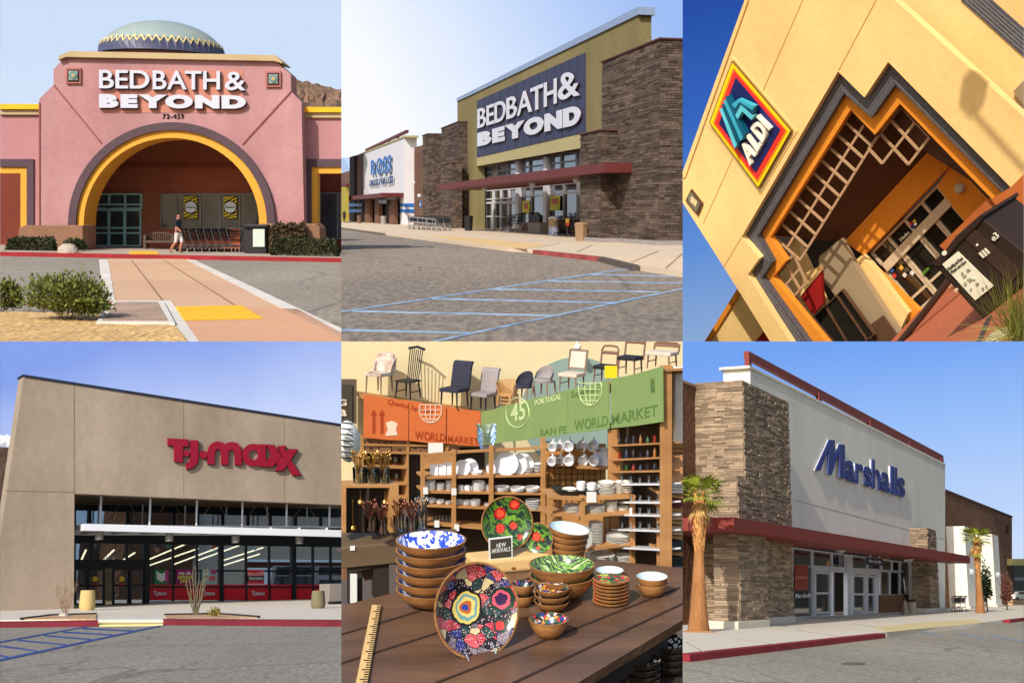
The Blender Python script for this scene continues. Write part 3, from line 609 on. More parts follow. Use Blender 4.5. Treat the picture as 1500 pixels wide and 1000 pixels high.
# ================================================================ place 2: stone-clad store row seen along its front
def place2():
    rnd = random.Random(5)
    fr = frame_h((1, 0), 312, 0, 336, 3.6); P = fr.P; SW = .34
    G = lambda X, Y, z=0: P(X, Y, z=z)
    YB = G(930, 718, SW).y; D = YB * 1.165; YS = YB * .955; YC = YB * .925
    olive = mat('olive_stucco', srgb(134, 122, 82), .9, .08, .06, .2, 2.0, col2=srgb(122, 111, 74), streak=.12, ss=.25); cream = mat('cream_stucco', srgb(170, 160, 118), .9, .05, .1, .2, 2)
    stone = mat('ledger_stone', srgb(88, 74, 65), .9, .25, .5, .4, 3, island=.5); under = mat('stone_backing', srgb(56, 44, 38), .95)
    maroon = mat('maroon_fascia', srgb(98, 40, 38), .6, .08, .2); navy = mat('navy_panel', srgb(56, 58, 84), .6, .06, .3); lett = mat('white_letter', srgb(204, 206, 218), .5, .02); ret = mat('letter_shadow_return', srgb(80, 64, 56), .6)  # the letter returns are one even dark brown
    capm = mat('pier_cap_brown', srgb(92, 58, 52), .7)
    cop = mat('blue_grey_coping', srgb(150, 166, 196), .4, .05, metal=.3); frm = mat('storefront_white', srgb(196, 194, 198), .5, .04); frd = mat('storefront_bronze', srgb(120, 114, 116), .5)
    gls = mat('dark_shop_glass', srgb(44, 48, 54), .06, .5, .1, spec=.9, col2=srgb(26, 28, 32)); gsk = mat('sky_shop_glass', srgb(92, 112, 132), .05, .2, .1, spec=.9, metal=.35)
    brick = mat('brown_block', srgb(112, 80, 64), .9, .12, .15, .3, 3); wht = mat('white_stucco', srgb(214, 212, 216), .9, .04, .05); blue = mat('sign_blue', srgb(34, 104, 178), .5, .05)
    root = thing(fr, 'stone_front_store', P(600, 690, y=D), 'olive stucco store with stone piers, navy sign panel and maroon canopy', 'building')
    def pier(par, Xl, Xr, Yt, yf, yb, row=.24, st=20, nm='stone_pier', zb=0.0, cap=True):
        xl, xr = P(Xl, 600, y=yf).x, P(Xr, 600, y=yf).x; zt = P(Xr, Yt, y=yf).z
        core = MB(fr).box(xl, xr, yf, yb, zb, zt).build(nm, under, par)
        b = MB(fr); ln = (xr - xl) * st / (Xr - Xl)
        stones(b, (xl, yf, zb), (1, 0, 0), xr - xl, (0, 0, 1), zt - zb, (0, -1, 0), row, ln, .11, rnd)
        stones(b, (xr, yf, zb), (0, 1, 0), yb - yf, (0, 0, 1), zt - zb, (1, 0, 0), row, .9, .11, rnd)
        b.build('stone_cladding', stone, core, kind='stuff')
        if cap: MB(fr).box(xl - .2, xr + .25, yf - .25, yb, zt, zt + .15).build('pier_cap', capm, core)
        return xl, xr, zt
    # olive wall with the entrance notch
    MB(fr).slab([(340, 296), (870, 42), (870, 742), (700, 742), (700, 432), (397, 487), (397, 700), (340, 700)], D, 1.7).build('front_wall', olive, root)
    MB(fr).slab([(338, 288), (870, 20), (870, 43), (338, 298)], D - .25, 2.2).build('coping', cop, root)
    MB(fr).slab([(397, 462), (713, 387), (713, 432), (397, 487)], D - .12, .2).build('lintel_band', cream, root)
    # recess
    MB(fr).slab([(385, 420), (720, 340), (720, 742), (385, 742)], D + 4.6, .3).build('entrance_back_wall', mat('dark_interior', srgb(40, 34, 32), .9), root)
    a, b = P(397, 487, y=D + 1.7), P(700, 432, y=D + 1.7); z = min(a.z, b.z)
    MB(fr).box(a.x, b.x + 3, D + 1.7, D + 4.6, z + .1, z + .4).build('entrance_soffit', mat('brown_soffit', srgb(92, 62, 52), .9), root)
    MB(fr).box(a.x - .6, a.x, D + 1.7, D + 4.6, 0, z).build('entrance_jamb', olive, root)
    yg = D + 2.0
    us = [0, .13, .25, .33, .34, .50, .64, .65, .83, .97, 1]
    window_grid(fr, root, [(420, 490), (698, 443), (698, 489), (420, 521)], yg, [0, .13, .24, .34, .47, .62, .655, .80, .965, 1], [0, .55, 1], 4, frd, gsk, .5)
    window_grid(fr, root, [(516, 552), (698, 535), (698, 640), (516, 655)], yg, [.0, .22, .44, .50, .74, .96], [0, .26, 1], 4, frd, gls, .5)
    window_grid(fr, root, [(420, 559), (512, 552), (512, 590), (420, 594)], yg, [0, .26, .5, .76, 1], [0, .72, 1], 4, frm, gls, .5, bars='door_frame_bar')
    for i in range(4):
        A, B = 420 + i * 23, 443 + i * 23
        window_grid(fr, root, [(A, 594), (B, 593), (B, 684 + i), (A, 683 + i)], yg - .12 * (i in (1, 2)), [.05, .95], [.02, .45, .98], 3.5, frm, gls, .4, bars='door_rail')
    MB(fr).slab([(512, 656), (700, 640), (700, 720), (512, 700)], yg, .5).build('stall_riser', brick, root)
    for X in (515, 597):
        p, q = P(X, 690, y=yg - .4), P(X, 460, y=yg - .4); MB(fr).box(p.x - 1.1, p.x + 1.1, yg - .5, yg + .2, 0, q.z).build('column', frm, root)
    for (X0, Y0, X1, Y1) in ((530, 588, 551, 627), (611, 574, 640, 617)):
        t = thing(fr, 'window_poster', P(X0, Y1, y=yg - .1), 'yellow and green sale poster in the %s shop window' % ('narrower left' if X0 < 600 else 'wider right'), 'poster')
        MB(fr).rect(X0, Y0, X1, Y1, yg - .1, .06).build('sheet', mat('poster_lime', srgb(196, 190, 40), .6, .2, .3), t)
        MB(fr).rect(X0 + 5, Y0 + 8, X1 - 5, Y0 + 24, yg - .16, .05).build('print_block', mat('poster_red', srgb(170, 90, 60), .6, .3, .5), t)
    # piers
    pier(root, 762, 930, 118, YB, D + 3, .25, 20)
    pier(root, 700, 760, 383, YS, YB, .25, 18)
    pier(root, 295, 345, 357, D - 1.9, D + 1.5, .36, 12)
    pier(root, 292, 325, 477, D - 4.0, D - 1.9, .36, 10)
    xr = P(930, 600, y=YB).x
    MB(fr).box(xr - 3, xr - .4, P(985, 400, x=xr - .4).y, YB + 30, 0, P(990, 165, x=xr - .4).z).build('side_wall', mat('grey_side_wall', srgb(150, 144, 138), .9, .06), root)
    for Xl, Xr, yf in ((762, 933, YB - .3), (698, 763, YS - .3)):
        a, b = P(Xl, 700, y=yf).x, P(Xr, 700, y=yf).x; MB(fr).box(a, b, yf - .2, yf + 4, .1, SW + .45).build('pier_base', mat('concrete_base', srgb(150, 142, 140), .9), root)
    # canopy
    cn = MB(fr).slab([(280, 541), (770, 477), (770, 505), (280, 557)], YC, D - YC).build('canopy', maroon, root)
    a = P(300, 557, y=YC); 
    for X in (420, 560, 690):
        p = P(X, 540, y=YC + 4); MB(fr).lathe([(.5, 0), (.5, -.35), (.25, -.5)], (p.x, YC + 4, P(770, 505, y=YC).z), 12).build('soffit_light', frm, root)
    # sign
    s = thing(fr, 'store_sign', P(550, 460, y=D - .2), 'white raised letters on a navy panel above the maroon canopy', 'sign')
    MB(fr).slab([(397, 296), (713, 155), (713, 388), (397, 462)], D - .2, .3).build('panel', navy, s)
    sk = MB(fr)
    for i in range(1, 14):
        u = i / 14; MB(fr).slab([(397 + 316 * u - .7, lerp(296, 155, u)), (397 + 316 * u + .7, lerp(296, 155, u)), (397 + 316 * u + .7, lerp(462, 388, u)), (397 + 316 * u - .7, lerp(462, 388, u))], D - .24, .05).build('panel_seam', mat('navy_seam', srgb(48, 50, 74), .6), s)
    yl = D - .62
    for txt, q, of in (('BED', [(398, 321), (480, 291), (480, 352), (398, 377)], .012), ('BATH', [(483, 289), (629, 229), (629, 303), (483, 351)], .012), ('&', [(634, 214), (697, 208), (697, 279), (634, 296)], .012), ('BEYOND', [(398, 391), (699, 306), (699, 364), (398, 430)], .075)):
        letters(fr, s, txt, q, yl, .12, lett, of, .06)
        letters(fr, s, txt, [(x + 1, y + 1) for x, y in q], yl + .14, .3, ret, of + .006, .055, True, 'letter_return')
    # neighbour store with blue letters
    r2 = thing(fr, 'white_front_store', P(125, 660, y=D - 2.6), 'distant white fronted store with maroon canopy and blue wall stripes', 'building'); y2 = D - 2.4
    MB(fr).slab([(65, 448), (185, 401), (185, 664), (65, 664)], y2, 3.4).build('front_wall', wht, r2)
    MB(fr).slab([(64, 446), (186, 397), (186, 403), (64, 450)], y2 - .2, 3.8).build('coping', cream, r2)
    MB(fr).slab([(70, 437), (189, 381), (189, 389), (70, 443)], y2 + 1, .8).build('roof_rail', maroon, r2)
    for X in (84, 110, 137, 163): MB(fr).slab([(X, lerp(443, 389, (X - 70) / 119)), (X + 2, lerp(443, 389, (X - 68) / 119)), (X + 2, lerp(448, 400, (X - 65) / 120)), (X, lerp(448, 401, (X - 65) / 120))], y2 + 1.2, .5).build('rail_post', maroon, r2)
    MB(fr).slab([(25, 462), (66, 447), (66, 656), (25, 654)], y2 + .6, 3).build('side_pier', brick, r2)
    MB(fr).slab([(24, 461), (38, 456), (38, 655), (24, 655)], y2 - .4, 1.2).build('side_pier', under, r2)
    MB(fr).slab([(0, 508), (26, 500), (26, 652), (0, 652)], y2 + 3, 2).build('low_wall', brick, r2)
    for Xa, Xb in ((160, 186), (20, 61)):
        for Ya in (596, 613): MB(fr).slab([(Xa, Ya), (Xb, Ya), (Xb, Ya + 9), (Xa, Ya + 9)], y2 - .1 if Xa > 100 else y2 - .5, .2).build('blue_stripe', blue, r2)
    xe = P(185, 600, y=y2).x
    for Ya in (596, 613): p, q = P(195, Ya, x=xe + .05), P(195, Ya + 10, x=xe + .05); MB(fr).box(xe, xe + .12, y2 - .1, y2 + 3.4, q.z, p.z).build('blue_stripe', blue, r2)
    MB(fr).slab([(66, 590), (160, 585), (160, 664), (66, 656)], y2 - .1, .5).build('entrance_recess', mat('dark_entry', srgb(46, 38, 34), .9), r2)
    for X in (68, 97, 140): MB(fr).slab([(X, 585), (X + 13, 585), (X + 13, 664), (X, 664)], y2 - 2, 1.2).build('stone_pier', brick, r2)
    MB(fr).slab([(0, 578), (120, 565), (120, 577), (0, 588)], y2 - 6, 6).build('canopy', maroon, r2)
    s = thing(fr, 'blue_store_sign', P(115, 545, y=y2 - 1), 'blue raised letters on the distant white fronted store', 'sign')
    letters(fr, s, 'ROSS', [(86, 471), (145, 453), (143, 505), (86, 513)], y2 - .8, .15, blue, .035, .16)
    letters(fr, s, 'DRESS FOR LESS', [(82, 529), (151, 515), (150, 536), (82, 546)], y2 - .7, .12, mat('dark_blue', srgb(36, 70, 120), .5), .02, .12)
    b = thing(fr, 'hanging_sign', P(121, 600, y=y2 - 4), 'small dark hanging blade sign under the distant maroon canopy', 'sign')
    MB(fr).slab([(106, 584), (134, 583), (134, 598), (106, 598)], y2 - 3, .3).build('board', mat('blade_navy', srgb(40, 40, 66), .6), b)
    letters(fr, b, 'ROSS', [(109, 587), (131, 586), (131, 594), (109, 594)], y2 - 3.1, .1, lett, .02, .1, True, 'print')
    # link wall between the stores
    r3 = thing(fr, 'link_wall', P(220, 660, y=D), 'brown block wall with a stone pier between the two stores', 'wall')
    MB(fr).slab([(198, 437), (245, 423), (245, 668), (198, 664)], D + .3, 1.5).build('block_wall', brick, r3)
    for i in range(30): Y = 445 + i * 7.4; MB(fr).slab([(200, lerp(Y, 624, .05)), (240, Y), (240, Y + 1.2), (200, lerp(Y, 624, .05) + 1.2)], D + .26, .1).build('block_course', mat('block_joint', srgb(84, 58, 46), .9), r3)
    pier(r3, 240, 256, 392, D - 3.2, D + 2, .42, 8)
    for X, Y, n in ((229, 574, 'wall_light'), (214, 536, 'wall_light')):
        p = P(X, Y, y=D - 3.4 if X > 220 else D + .2); MB(fr).lathe([(.2, -.5), (.55, -.2), (.55, .3), (.3, .5)], p, 10).build(n, frm, r3)
    t = thing(fr, 'parking_sign', P(233, 610, y=D - 3.5), 'round blue accessible parking sign on the stone pier', 'sign')
    p = P(233, 600, y=D - 3.5); MB(fr).lathe([(1.1, 0), (1.1, .15)], p, 20, (0, -1, 0)).build('disc', blue, t); MB(fr).lathe([(.35, .15), (.35, .25)], p, 10, (0, -1, 0)).build('symbol', wht, t)
    t = thing(fr, 'gable_end', P(4, 650, y=D + 9), 'far yellow green building end with a maroon roof edge', 'building')
    MB(fr).slab([(-5, 545), (13, 545), (13, 650), (-5, 650)], y2 - 8, 1).build('wall', mat('far_olive', srgb(176, 160, 70), .9), t); MB(fr).slab([(-5, 536), (14, 538), (14, 546), (-5, 546)], y2 - 8.2, 1.4).build('roof_edge', maroon, t)
    MB(fr).prism([ray(490 + 10 * i, 232 + h) * 640 - fr.o for i, h in ((0, 20), (1.5, 0), (2.3, 8), (3.0, 18), (3, 40), (0, 40))] if False else [P(X, Y, y=60) * 1.0 for X, Y in ((-20, 470), (4, 462), (14, 476), (26, 500), (26, 520), (-20, 520))], (0, 4, 0)).build('far_hill', mat('blue_hill', srgb(160, 180, 214), .95), kind='structure')
    # ground
    road = mat('parking_asphalt', srgb(130, 119, 107), .9, .12, .06, .07, 8, col2=srgb(146, 133, 119), fine=.36, fs=4.5, crack=.2, stretch=(1, .22, 1)); conc = mat('pale_sidewalk', srgb(206, 186, 160), .9, .06, .08, fine=.05, fs=2); tan = mat('tan_ramp', srgb(214, 180, 126), .9, .06, .1)
    kr = mat('worn_red_kerb', srgb(150, 70, 66), .85, .3, .6); bl = mat('blue_line_paint', srgb(128, 162, 198), .8, .2, .4, fine=.35, fs=1.2, col2=srgb(150, 168, 186))
    st = dict(kind='structure')
    lot = MB(fr).prism([G(X, Y) for X, Y in ((-20, 640), (1020, 640), (1020, 1010), (-20, 1010))], (0, 0, -.3)).build('parking_lot', road, **st)
    sw = MB(fr).prism([G(X, Y, SW) for X, Y in ((-20, 640), (1020, 660), (1020, 798), (880, 778), (770, 751), (575, 731), (490, 726), (130, 683), (-20, 664))], (0, 0, -SW - .1)).build('sidewalk', conc, **st)
    MB(fr).prism([G(X, Y, SW + .02) for X, Y in ((250, 690), (330, 692), (600, 716), (540, 729), (488, 725))], (0, 0, -.02)).build('ramp_strip', tan, **st)
    for pts, m in ((((575, 732), (770, 752)), kr), (((770, 752), (872, 776)), mat('bare_kerb', srgb(90, 80, 74), .9)), (((-10, 665), (128, 683)), mat('grey_kerb', srgb(110, 96, 86), .9))):
        a, b = G(*pts[0], SW + .02), G(*pts[1], SW + .02); MB(fr).prism([a, b, b + V((0, -.45, 0)), a + V((0, -.45, 0))], (0, 0, -SW - .05)).build('kerb', m, **st)
    for (X, Y), (X1, Y1) in (((640, 712), (575, 726)), ((735, 718), (690, 738)), ((930, 735), (850, 768)), ((1000, 742), (950, 786))):
        a, b = G(X, Y, SW + .01), G(X1, Y1, SW + .01); MB(fr).bar(a, b, .12, .02).build('sidewalk_joint', mat('sw_joint', srgb(150, 130, 110), .9), sw)
    def line(pts, w):
        w *= .52
        for (x0, y0), (x1, y1) in zip(pts, pts[1:]):
            q = [G(x0, y0 - w / 2, .02), G(x1, y1 - w / 2 * .8, .02), G(x1, y1 + w / 2 * .8, .02), G(x0, y0 + w / 2, .02)]
            MB(fr).prism(q, (0, 0, -.015)).build('painted_line', bl, lot)
    line([(-10, 914), (430, 848), (876, 781)], 7); line([(250, 1004), (620, 925), (1010, 843)], 9)
    for a, b, w in (((0, 965), (380, 974), 9), ((30, 910), (622, 923), 8), ((265, 874), (800, 886), 7), ((440, 846), (930, 854), 6), ((600, 822), (1010, 829), 5.5), ((730, 803), (1010, 809), 5), ((830, 788), (940, 791), 4)): line([a, b], w)
    # carts, bins and goods by the doors
    chrome = mat('corral_chrome', srgb(170, 168, 170), .4, .1, 1, metal=.6); blk = mat('goods_black', srgb(36, 34, 38), .5, .2, 1); tanc = mat('tan_bin', srgb(150, 122, 92), .8, .08, .5, .2, 6)
    b0 = G(206, 671, SW); k = fr.px(b0)
    c0 = cart(fr, b0, 36 * k, (1, 0, 0), chrome, blk, 'dark shopping cart at the far end of the cart row', 'carts in the row before the stone pier')
    st_ = G(311, 676, SW) - b0
    for i in range(1, 8): dup(c0, fr.M @ (st_ * (i / 7)), 'dark shopping cart, %s from the far end of its row' % ['two', 'three', 'four', 'five', 'six', 'seven', 'eight, last'][i - 1])
    t = thing(fr, 'cart_corral_rail', G(250, 676, SW), 'chrome tube rail in front of the cart row', 'rail'); e = []
    b1, b2 = G(212, 672, SW), G(290, 678, SW)
    for z in (.62, 1.0): MB(fr).tube([b1 + V((0, -.8, z * 36 * k)), b2 + V((0, -.8, z * 30 * k))], 1.6 * k, 6).build('rail', chrome, t)
    for u in (0, .33, .66, 1): p = b1.lerp(b2, u) + V((0, -.8, 0)); MB(fr).tube([p, p + V((0, 0, lerp(36, 30, u) * k))], 1.4 * k, 6).build('post', chrome, t)
    def bin_(X, Yb, w, h, lab, m, hood=True):
        b = G(X, Yb, SW); k = fr.px(b); t = thing(fr, 'litter_bin', b, lab, 'bin'); r = w / 2 * k
        MB(fr).lathe([(r * .86, 0), (r * .92, h * .4 * k), (r, h * .86 * k)], b, 8).build('body', m, t); MB(fr).lathe([(r * 1.06, h * .86 * k), (r * 1.06, h * .93 * k), (r * .8, h * k)], b, 8).build('lid', m, t)
    bin_(703, 706, 40, 54, 'tan square litter bin beside the stone piers', tanc); bin_(53, 654, 14, 22, 'brown litter bin outside the distant white store, left one', mat('brown_bin', srgb(110, 84, 70), .8)); bin_(124, 657, 17, 24, 'grey litter bin outside the distant white store, right one', mat('grey_bin', srgb(150, 146, 142), .8)); bin_(373, 676, 26, 44, 'black litter bin in the shade of the left stone pier', blk)
    yy = D - 3
    t = thing(fr, 'merchandise_box', P(563, 688, y=yy), 'grey wooden crate of folded goods by the doors', 'crate')
    MB(fr).rect(546, 652, 582, 690, yy, 3).build('box', mat('crate_grey', srgb(110, 100, 92), .8, .15, .5), t); 
    for i in range(6): MB(fr).rect(548 + i * 5.5, 622 + (i % 3) * 4, 552 + i * 5.5, 654, yy + 1, .6).build('folded_item', blk, t)
    t = thing(fr, 'sandwich_board', P(621, 692, y=yy), 'folding display board with tan top and blue lower panel', 'display board')
    MB(fr).slab([(608, 640), (630, 640), (634, 692), (606, 690)], yy - 1, .3).build('panel', mat('board_tan', srgb(160, 130, 92), .7), t); MB(fr).slab([(609, 664), (632, 664), (634, 691), (608, 689)], yy - 1.1, .1).build('lower_print', mat('board_blue', srgb(110, 140, 190), .7, .5, .8, col2=srgb(200, 200, 215)), t); MB(fr).tube([P(608, 640, y=yy - 1.1), P(619, 636, y=yy - 1.1), P(631, 640, y=yy - 1.1)], .15, 6).build('rim', frm, t)
    for i, (X, lab) in enumerate(((480, 'stroller like dark folded cart nearest the sliding doors'), (506, 'dark folded cart with a blue seat beside the crate'), (648, 'dark folded wheeled cart right of the display board'), (668, 'dark cart beside the tan litter bin'))):
        b = P(X, 690 + i * 3, y=yy - .5); k = fr.px(b); c = cart(fr, b, (52 + (i == 1) * 14) * k, (.3, -.9, 0), chrome if i < 2 else blk, blk, lab, None)
    t = thing(fr, 'price_card', P(661, 660, y=yy - 2), 'small red and yellow price card beside the display board', 'sign'); MB(fr).rect(657, 640, 666, 652, yy - 2, .1).build('card', mat('card_yellow', srgb(220, 190, 50), .7), t); MB(fr).rect(657, 652, 666, 662, yy - 2, .1).build('card', mat('card_red', srgb(210, 70, 50), .7), t); MB(fr).rect(660.5, 662, 662.5, 694, yy - 1.9, .1).build('post', blk, t)
    b = G(9, 652, SW); dk = mat('far_dark_cloth', srgb(40, 34, 38), .9)
    person(fr, b, 36 * fr.px(b), (.9, -.2, 0), dk, dk, mat('far_skin', srgb(120, 84, 70), .7), dk, 'small person in dark clothes far left beyond the white store')
    sky_panel(fr, sky_mat('bright_sky', [(0, (255, 255, 255)), (.42, (250, 252, 255)), (.66, (212, 228, 254)), (1, (158, 190, 246))], (.62, 0, .38), .12))
place2()
# ================================================================ place 3: tan wedge-shaped store with a white canopy
def disc(cx, cy, r, n=20, ry=None): return [(cx + r * math.cos(2 * math.pi * k / n), cy + (ry or r) * math.sin(2 * math.pi * k / n)) for k in range(n)]
def place3():
    rnd = random.Random(8)
    fr = frame_h((0, 1), 847, -.018, 3394, .8); P = fr.P; SW = .075
    G = lambda X, Y, z=0: P(X, Y, z=z)
    D = G(110, 785, SW).y; YG = G(320, 771, SW).y; YC = D - .15
    tan = mat('trowelled_tan_stucco', srgb(168, 152, 134), .95, .1, .35, .055, 4.5, col2=srgb(152, 136, 118), fine=.05, fs=5, streak=.16, ss=.9); dkm = mat('black_mullion', srgb(24, 26, 32), .5, .05)
    cop = mat('blue_black_coping', srgb(40, 44, 66), .5); sof = mat('soffit_tan', srgb(206, 178, 146), .9, .05); wht = mat('white_steel', srgb(222, 226, 232), .45, .03); grey = mat('canopy_deck', srgb(112, 112, 118), .6, .1, 2)
    crim = mat('crimson_sign', srgb(146, 20, 46), .45, .03); crd = mat('sign_return_black', srgb(30, 20, 24), .6); red = mat('red_film', srgb(206, 24, 40), .4, .08, 2)
    gls = glass('clear_shop_glass', (.68, .76, .86), .28); jn = mat('stucco_joint', srgb(128, 108, 90), .95)
    root = thing(fr, 'tan_store', P(200, 783, y=D), 'tan stucco store with slanted roofline, black glazing and white canopy', 'building')
    MB(fr).slab([(70, 100), (1040, 251), (1040, 480), (218, 445), (216, 788), (-60, 788), (-30, 785)], D, .55).build('front_wall', tan, root)
    MB(fr).slab([(68, 96), (1040, 247), (1040, 253), (70, 103)], D - .04, .65).build('coping', cop, root)
    for a, b in (((217, 122), (217, 445)), ((18, 437), (217, 441)), ((537, 172), (538, 458)), ((832, 215), (833, 470))):
        MB(fr).bar(P(*a, y=D), P(*b, y=D), .018 if a[0] < 300 else .008, .012, (0, 1, 0)).build('control_joint', jn, root)
    # soffit and glazing
    za = P(218, 445, y=D + .55).z; zg = P(600, 488, y=YG).z; xl, xr = P(218, 600, y=D).x, P(1040, 600, y=YG).x
    MB(fr).prism([(xl, D + .5, za + .05), (xr, D + .5, za + .05), (xr, YG + .1, zg + .05), (xl, YG + .1, zg + .05)], (0, 0, .1)).build('soffit', sof, root)
    MB(fr).box(xl - .15, xl, D + .55, YG + .1, 0, za).build('side_jamb', tan, root)
    window_grid(fr, root, [(219, 490), (1040, 513), (1040, 556), (219, 563)], YG, [0, .055, .19, .265, .355, .44, .53, .62, .70, .79, .88, .965, 1], [0, .8, 1], 7, dkm, gls, .1)
    MB(fr).slab([(219, 560), (1040, 554), (1040, 600), (219, 590)], YG - .03, .12).build('spandrel', dkm, root)
    window_grid(fr, root, [(219, 588), (424, 588), (424, 641), (219, 641)], YG, [0, .235, .75, 1], [0, 1], 6, dkm, gls, .1)
    MB(fr).rect(219, 641, 424, 664, YG - .04, .12).build('door_header', dkm, root)
    for i, (a, b) in enumerate(((219, 256), (256, 308), (330, 380), (380, 424))):
        window_grid(fr, root, [(a, 664), (b, 664), (b, 772), (a, 772)], YG + (.05 if i in (1, 2) else 0), [.06, .94], [.02, .46, .97], 6, dkm, gls, .08, bars='door_rail')
    MB(fr).slab([(424, 588), (437, 588), (437, 774), (424, 774)], YG - .06, .2).build('column', dkm, root)
    cols = [436, 508, 578, 650, 722, 790, 862, 918, 970, 1030]
    u = [(c - 436) / (1030 - 436) for c in cols]
    window_grid(fr, root, [(436, 590), (1030, 600), (1030, 760), (436, 762)], YG, u, [0, .46, .745, 1], 5, dkm, gls, .1)
    for X in (650, 862): MB(fr).rect(X - 5, 590, X + 6, 764, YG - .05, .2).build('column', dkm, root)
    for a, b in zip(cols, cols[1:]):
        MB(fr).rect(a + 3, 711, b - 3, 757, YG + .02, .02).build('red_panel', red, root)
    MB(fr).slab([(434, 760), (1030, 757), (1030, 768), (434, 773)], YG - .05, .2).build('sill', mat('grey_sill', srgb(170, 170, 170), .8), root)
    # interior
    ydp = YG + 9; zc = P(500, 560, y=YG).z
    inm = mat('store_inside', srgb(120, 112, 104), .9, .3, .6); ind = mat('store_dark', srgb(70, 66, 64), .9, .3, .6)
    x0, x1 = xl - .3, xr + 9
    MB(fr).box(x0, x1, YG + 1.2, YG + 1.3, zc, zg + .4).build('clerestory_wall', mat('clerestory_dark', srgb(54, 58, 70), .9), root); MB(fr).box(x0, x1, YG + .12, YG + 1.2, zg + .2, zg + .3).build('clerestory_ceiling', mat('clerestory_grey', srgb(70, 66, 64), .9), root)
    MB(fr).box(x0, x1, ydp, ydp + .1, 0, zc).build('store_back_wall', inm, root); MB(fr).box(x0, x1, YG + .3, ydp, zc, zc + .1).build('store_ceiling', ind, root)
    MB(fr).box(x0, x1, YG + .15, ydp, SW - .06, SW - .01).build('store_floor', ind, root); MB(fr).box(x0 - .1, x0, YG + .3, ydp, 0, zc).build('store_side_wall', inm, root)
    lamp = mat('lamp_tube', (1, .85, .55), .5, emit=(1, .78, .42), es=4.5)
    for i, (a, b) in enumerate((((438, 637), (545, 592)), ((438, 655), (580, 606)), ((510, 652), (640, 603)), ((580, 640), (700, 597)), ((655, 640), (770, 603)), ((655, 655), (760, 622)), ((238, 640), (252, 610)), ((305, 638), (334, 610)), ((360, 640), (395, 618)))):
        p, q = G(*a, zc - .04), G(*b, zc - .04)
        if p.y < YG + .3 or q.y < YG + .3 or p.y > ydp: p, q = P(*a, y=YG + 5.5), P(*b, y=YG + 2.2)
        MB(fr).bar(p, q, .05, .03).build('ceiling_tube', lamp, None, 'lit ceiling tube seen through the glazing, ' + ['leftmost of the window rows', 'second row from the doors, lower', 'third row from the doors', 'row left of the middle column', 'row right of the middle column, upper', 'row right of the middle column, lower', 'over the leftmost door', 'over the middle doors', 'over the rightmost door'][i], 'lamp', 'ceiling tubes in the tan store')
    for i in range(7):
        X = 470 + i * 78; MB(fr).rect(X, 690 - (i % 2) * 12, X + 44, 770, YG + 2.5 + (i % 3), .8).build('merchandise_rack', mat('rack%d' % i, srgb(*[(90, 70, 60), (60, 70, 80), (120, 80, 60), (70, 60, 66), (100, 92, 80), (80, 50, 50), (60, 60, 60)][i]), .8, .4, 3), None, ['dark clothing rack behind the purple poster', 'grey clothing rack behind the middle posters', 'brown clothing rack left of the middle column', 'dark rack right of the middle column', 'tan rack behind the clearance poster', 'maroon rack near the thick right column', 'grey rack at the far right window'][i], 'clothing rack', bev=.05)
    for i, (X, Y, c, lb) in enumerate(((461, 609, (240, 160, 130), 'pale orange'), (493, 597, (60, 170, 130), 'green'), (625, 600, (250, 110, 50), 'bright orange'), (748, 603, (70, 160, 130), 'dim green'), (994, 608, (250, 140, 60), 'amber'))):
        t = thing(fr, 'hanging_tag_sign', P(X, Y + 9, y=YG + .5), lb + ' diamond sign hanging inside the window', 'sign')
        MB(fr).slab([(X - 10, Y), (X, Y - 7), (X + 10, Y), (X, Y + 9)], YG + .5, .02).build('tag', mat('tag' + lb, srgb(*c), .5, emit=srgb(*c), es=.35), t)
        MB(fr).rect(X - 6, Y - 1.5, X + 6, Y + 1.5, YG + .49, .008).build('print', wht, t)
    pr = lambda n, c, **k: mat(n, srgb(*c), .5, **k)
    ps = thing(fr, 'window_poster', P(472, 710, y=YG), 'green and white geometric poster in the window beside the doors', 'poster')
    MB(fr).rect(452, 668, 494, 711, YG - 0.0300, .008).build('sheet', pr('pgreen', (40, 120, 70)), ps); MB(fr).slab([(458, 672), (474, 680), (490, 671), (488, 696), (474, 704), (460, 696)], YG - 0.0400, .008).build('print', pr('pwhite', (220, 226, 220)), ps); MB(fr).rect(484, 670, 494, 705, YG - 0.0450, .008).build('print', pr('pmag', (190, 60, 130)), ps)
    ps = thing(fr, 'window_poster', P(541, 710, y=YG), 'purple poster reading now, the school year', 'poster')
    MB(fr).rect(517, 667, 566, 710, YG - 0.0300, .008).build('sheet', pr('ppurple', (150, 30, 110)), ps)
    for tx, Y0, Y1, xa, xb, c in (('now, the', 675, 682, 524, 558, (240, 230, 240)), ('school', 685, 695, 521, 562, (210, 220, 60)), ('year.', 697, 705, 528, 556, (210, 220, 60))):
        letters(fr, ps, tx, [(xa, Y0), (xb, Y0), (xb, Y1), (xa, Y1)], YG - 0.0450, .006, pr('pt' + tx, c), .03, .08, True, 'print', cap='x')
    ps = thing(fr, 'window_poster', P(612, 710, y=YG), 'purple and teal poster with a ring shape, left of the thick column', 'poster')
    MB(fr).rect(592, 667, 633, 710, YG - 0.0300, .008).build('sheet', pr('pteal', (150, 186, 182)), ps); MB(fr).rect(618, 667, 633, 680, YG - 0.0400, .008).build('print', pr('pm2', (170, 60, 120)), ps); MB(fr).slab(disc(604, 688, 11, ry=13), YG - 0.0400, .008).build('print', pr('pgrey', (210, 214, 212)), ps); MB(fr).slab(disc(604, 688, 6), YG - 0.0480, .006).build('print', pr('pg3', (110, 130, 130)), ps); MB(fr).rect(612, 686, 630, 700, YG - 0.0460, .006).build('print', pr('psal', (200, 100, 96)), ps)
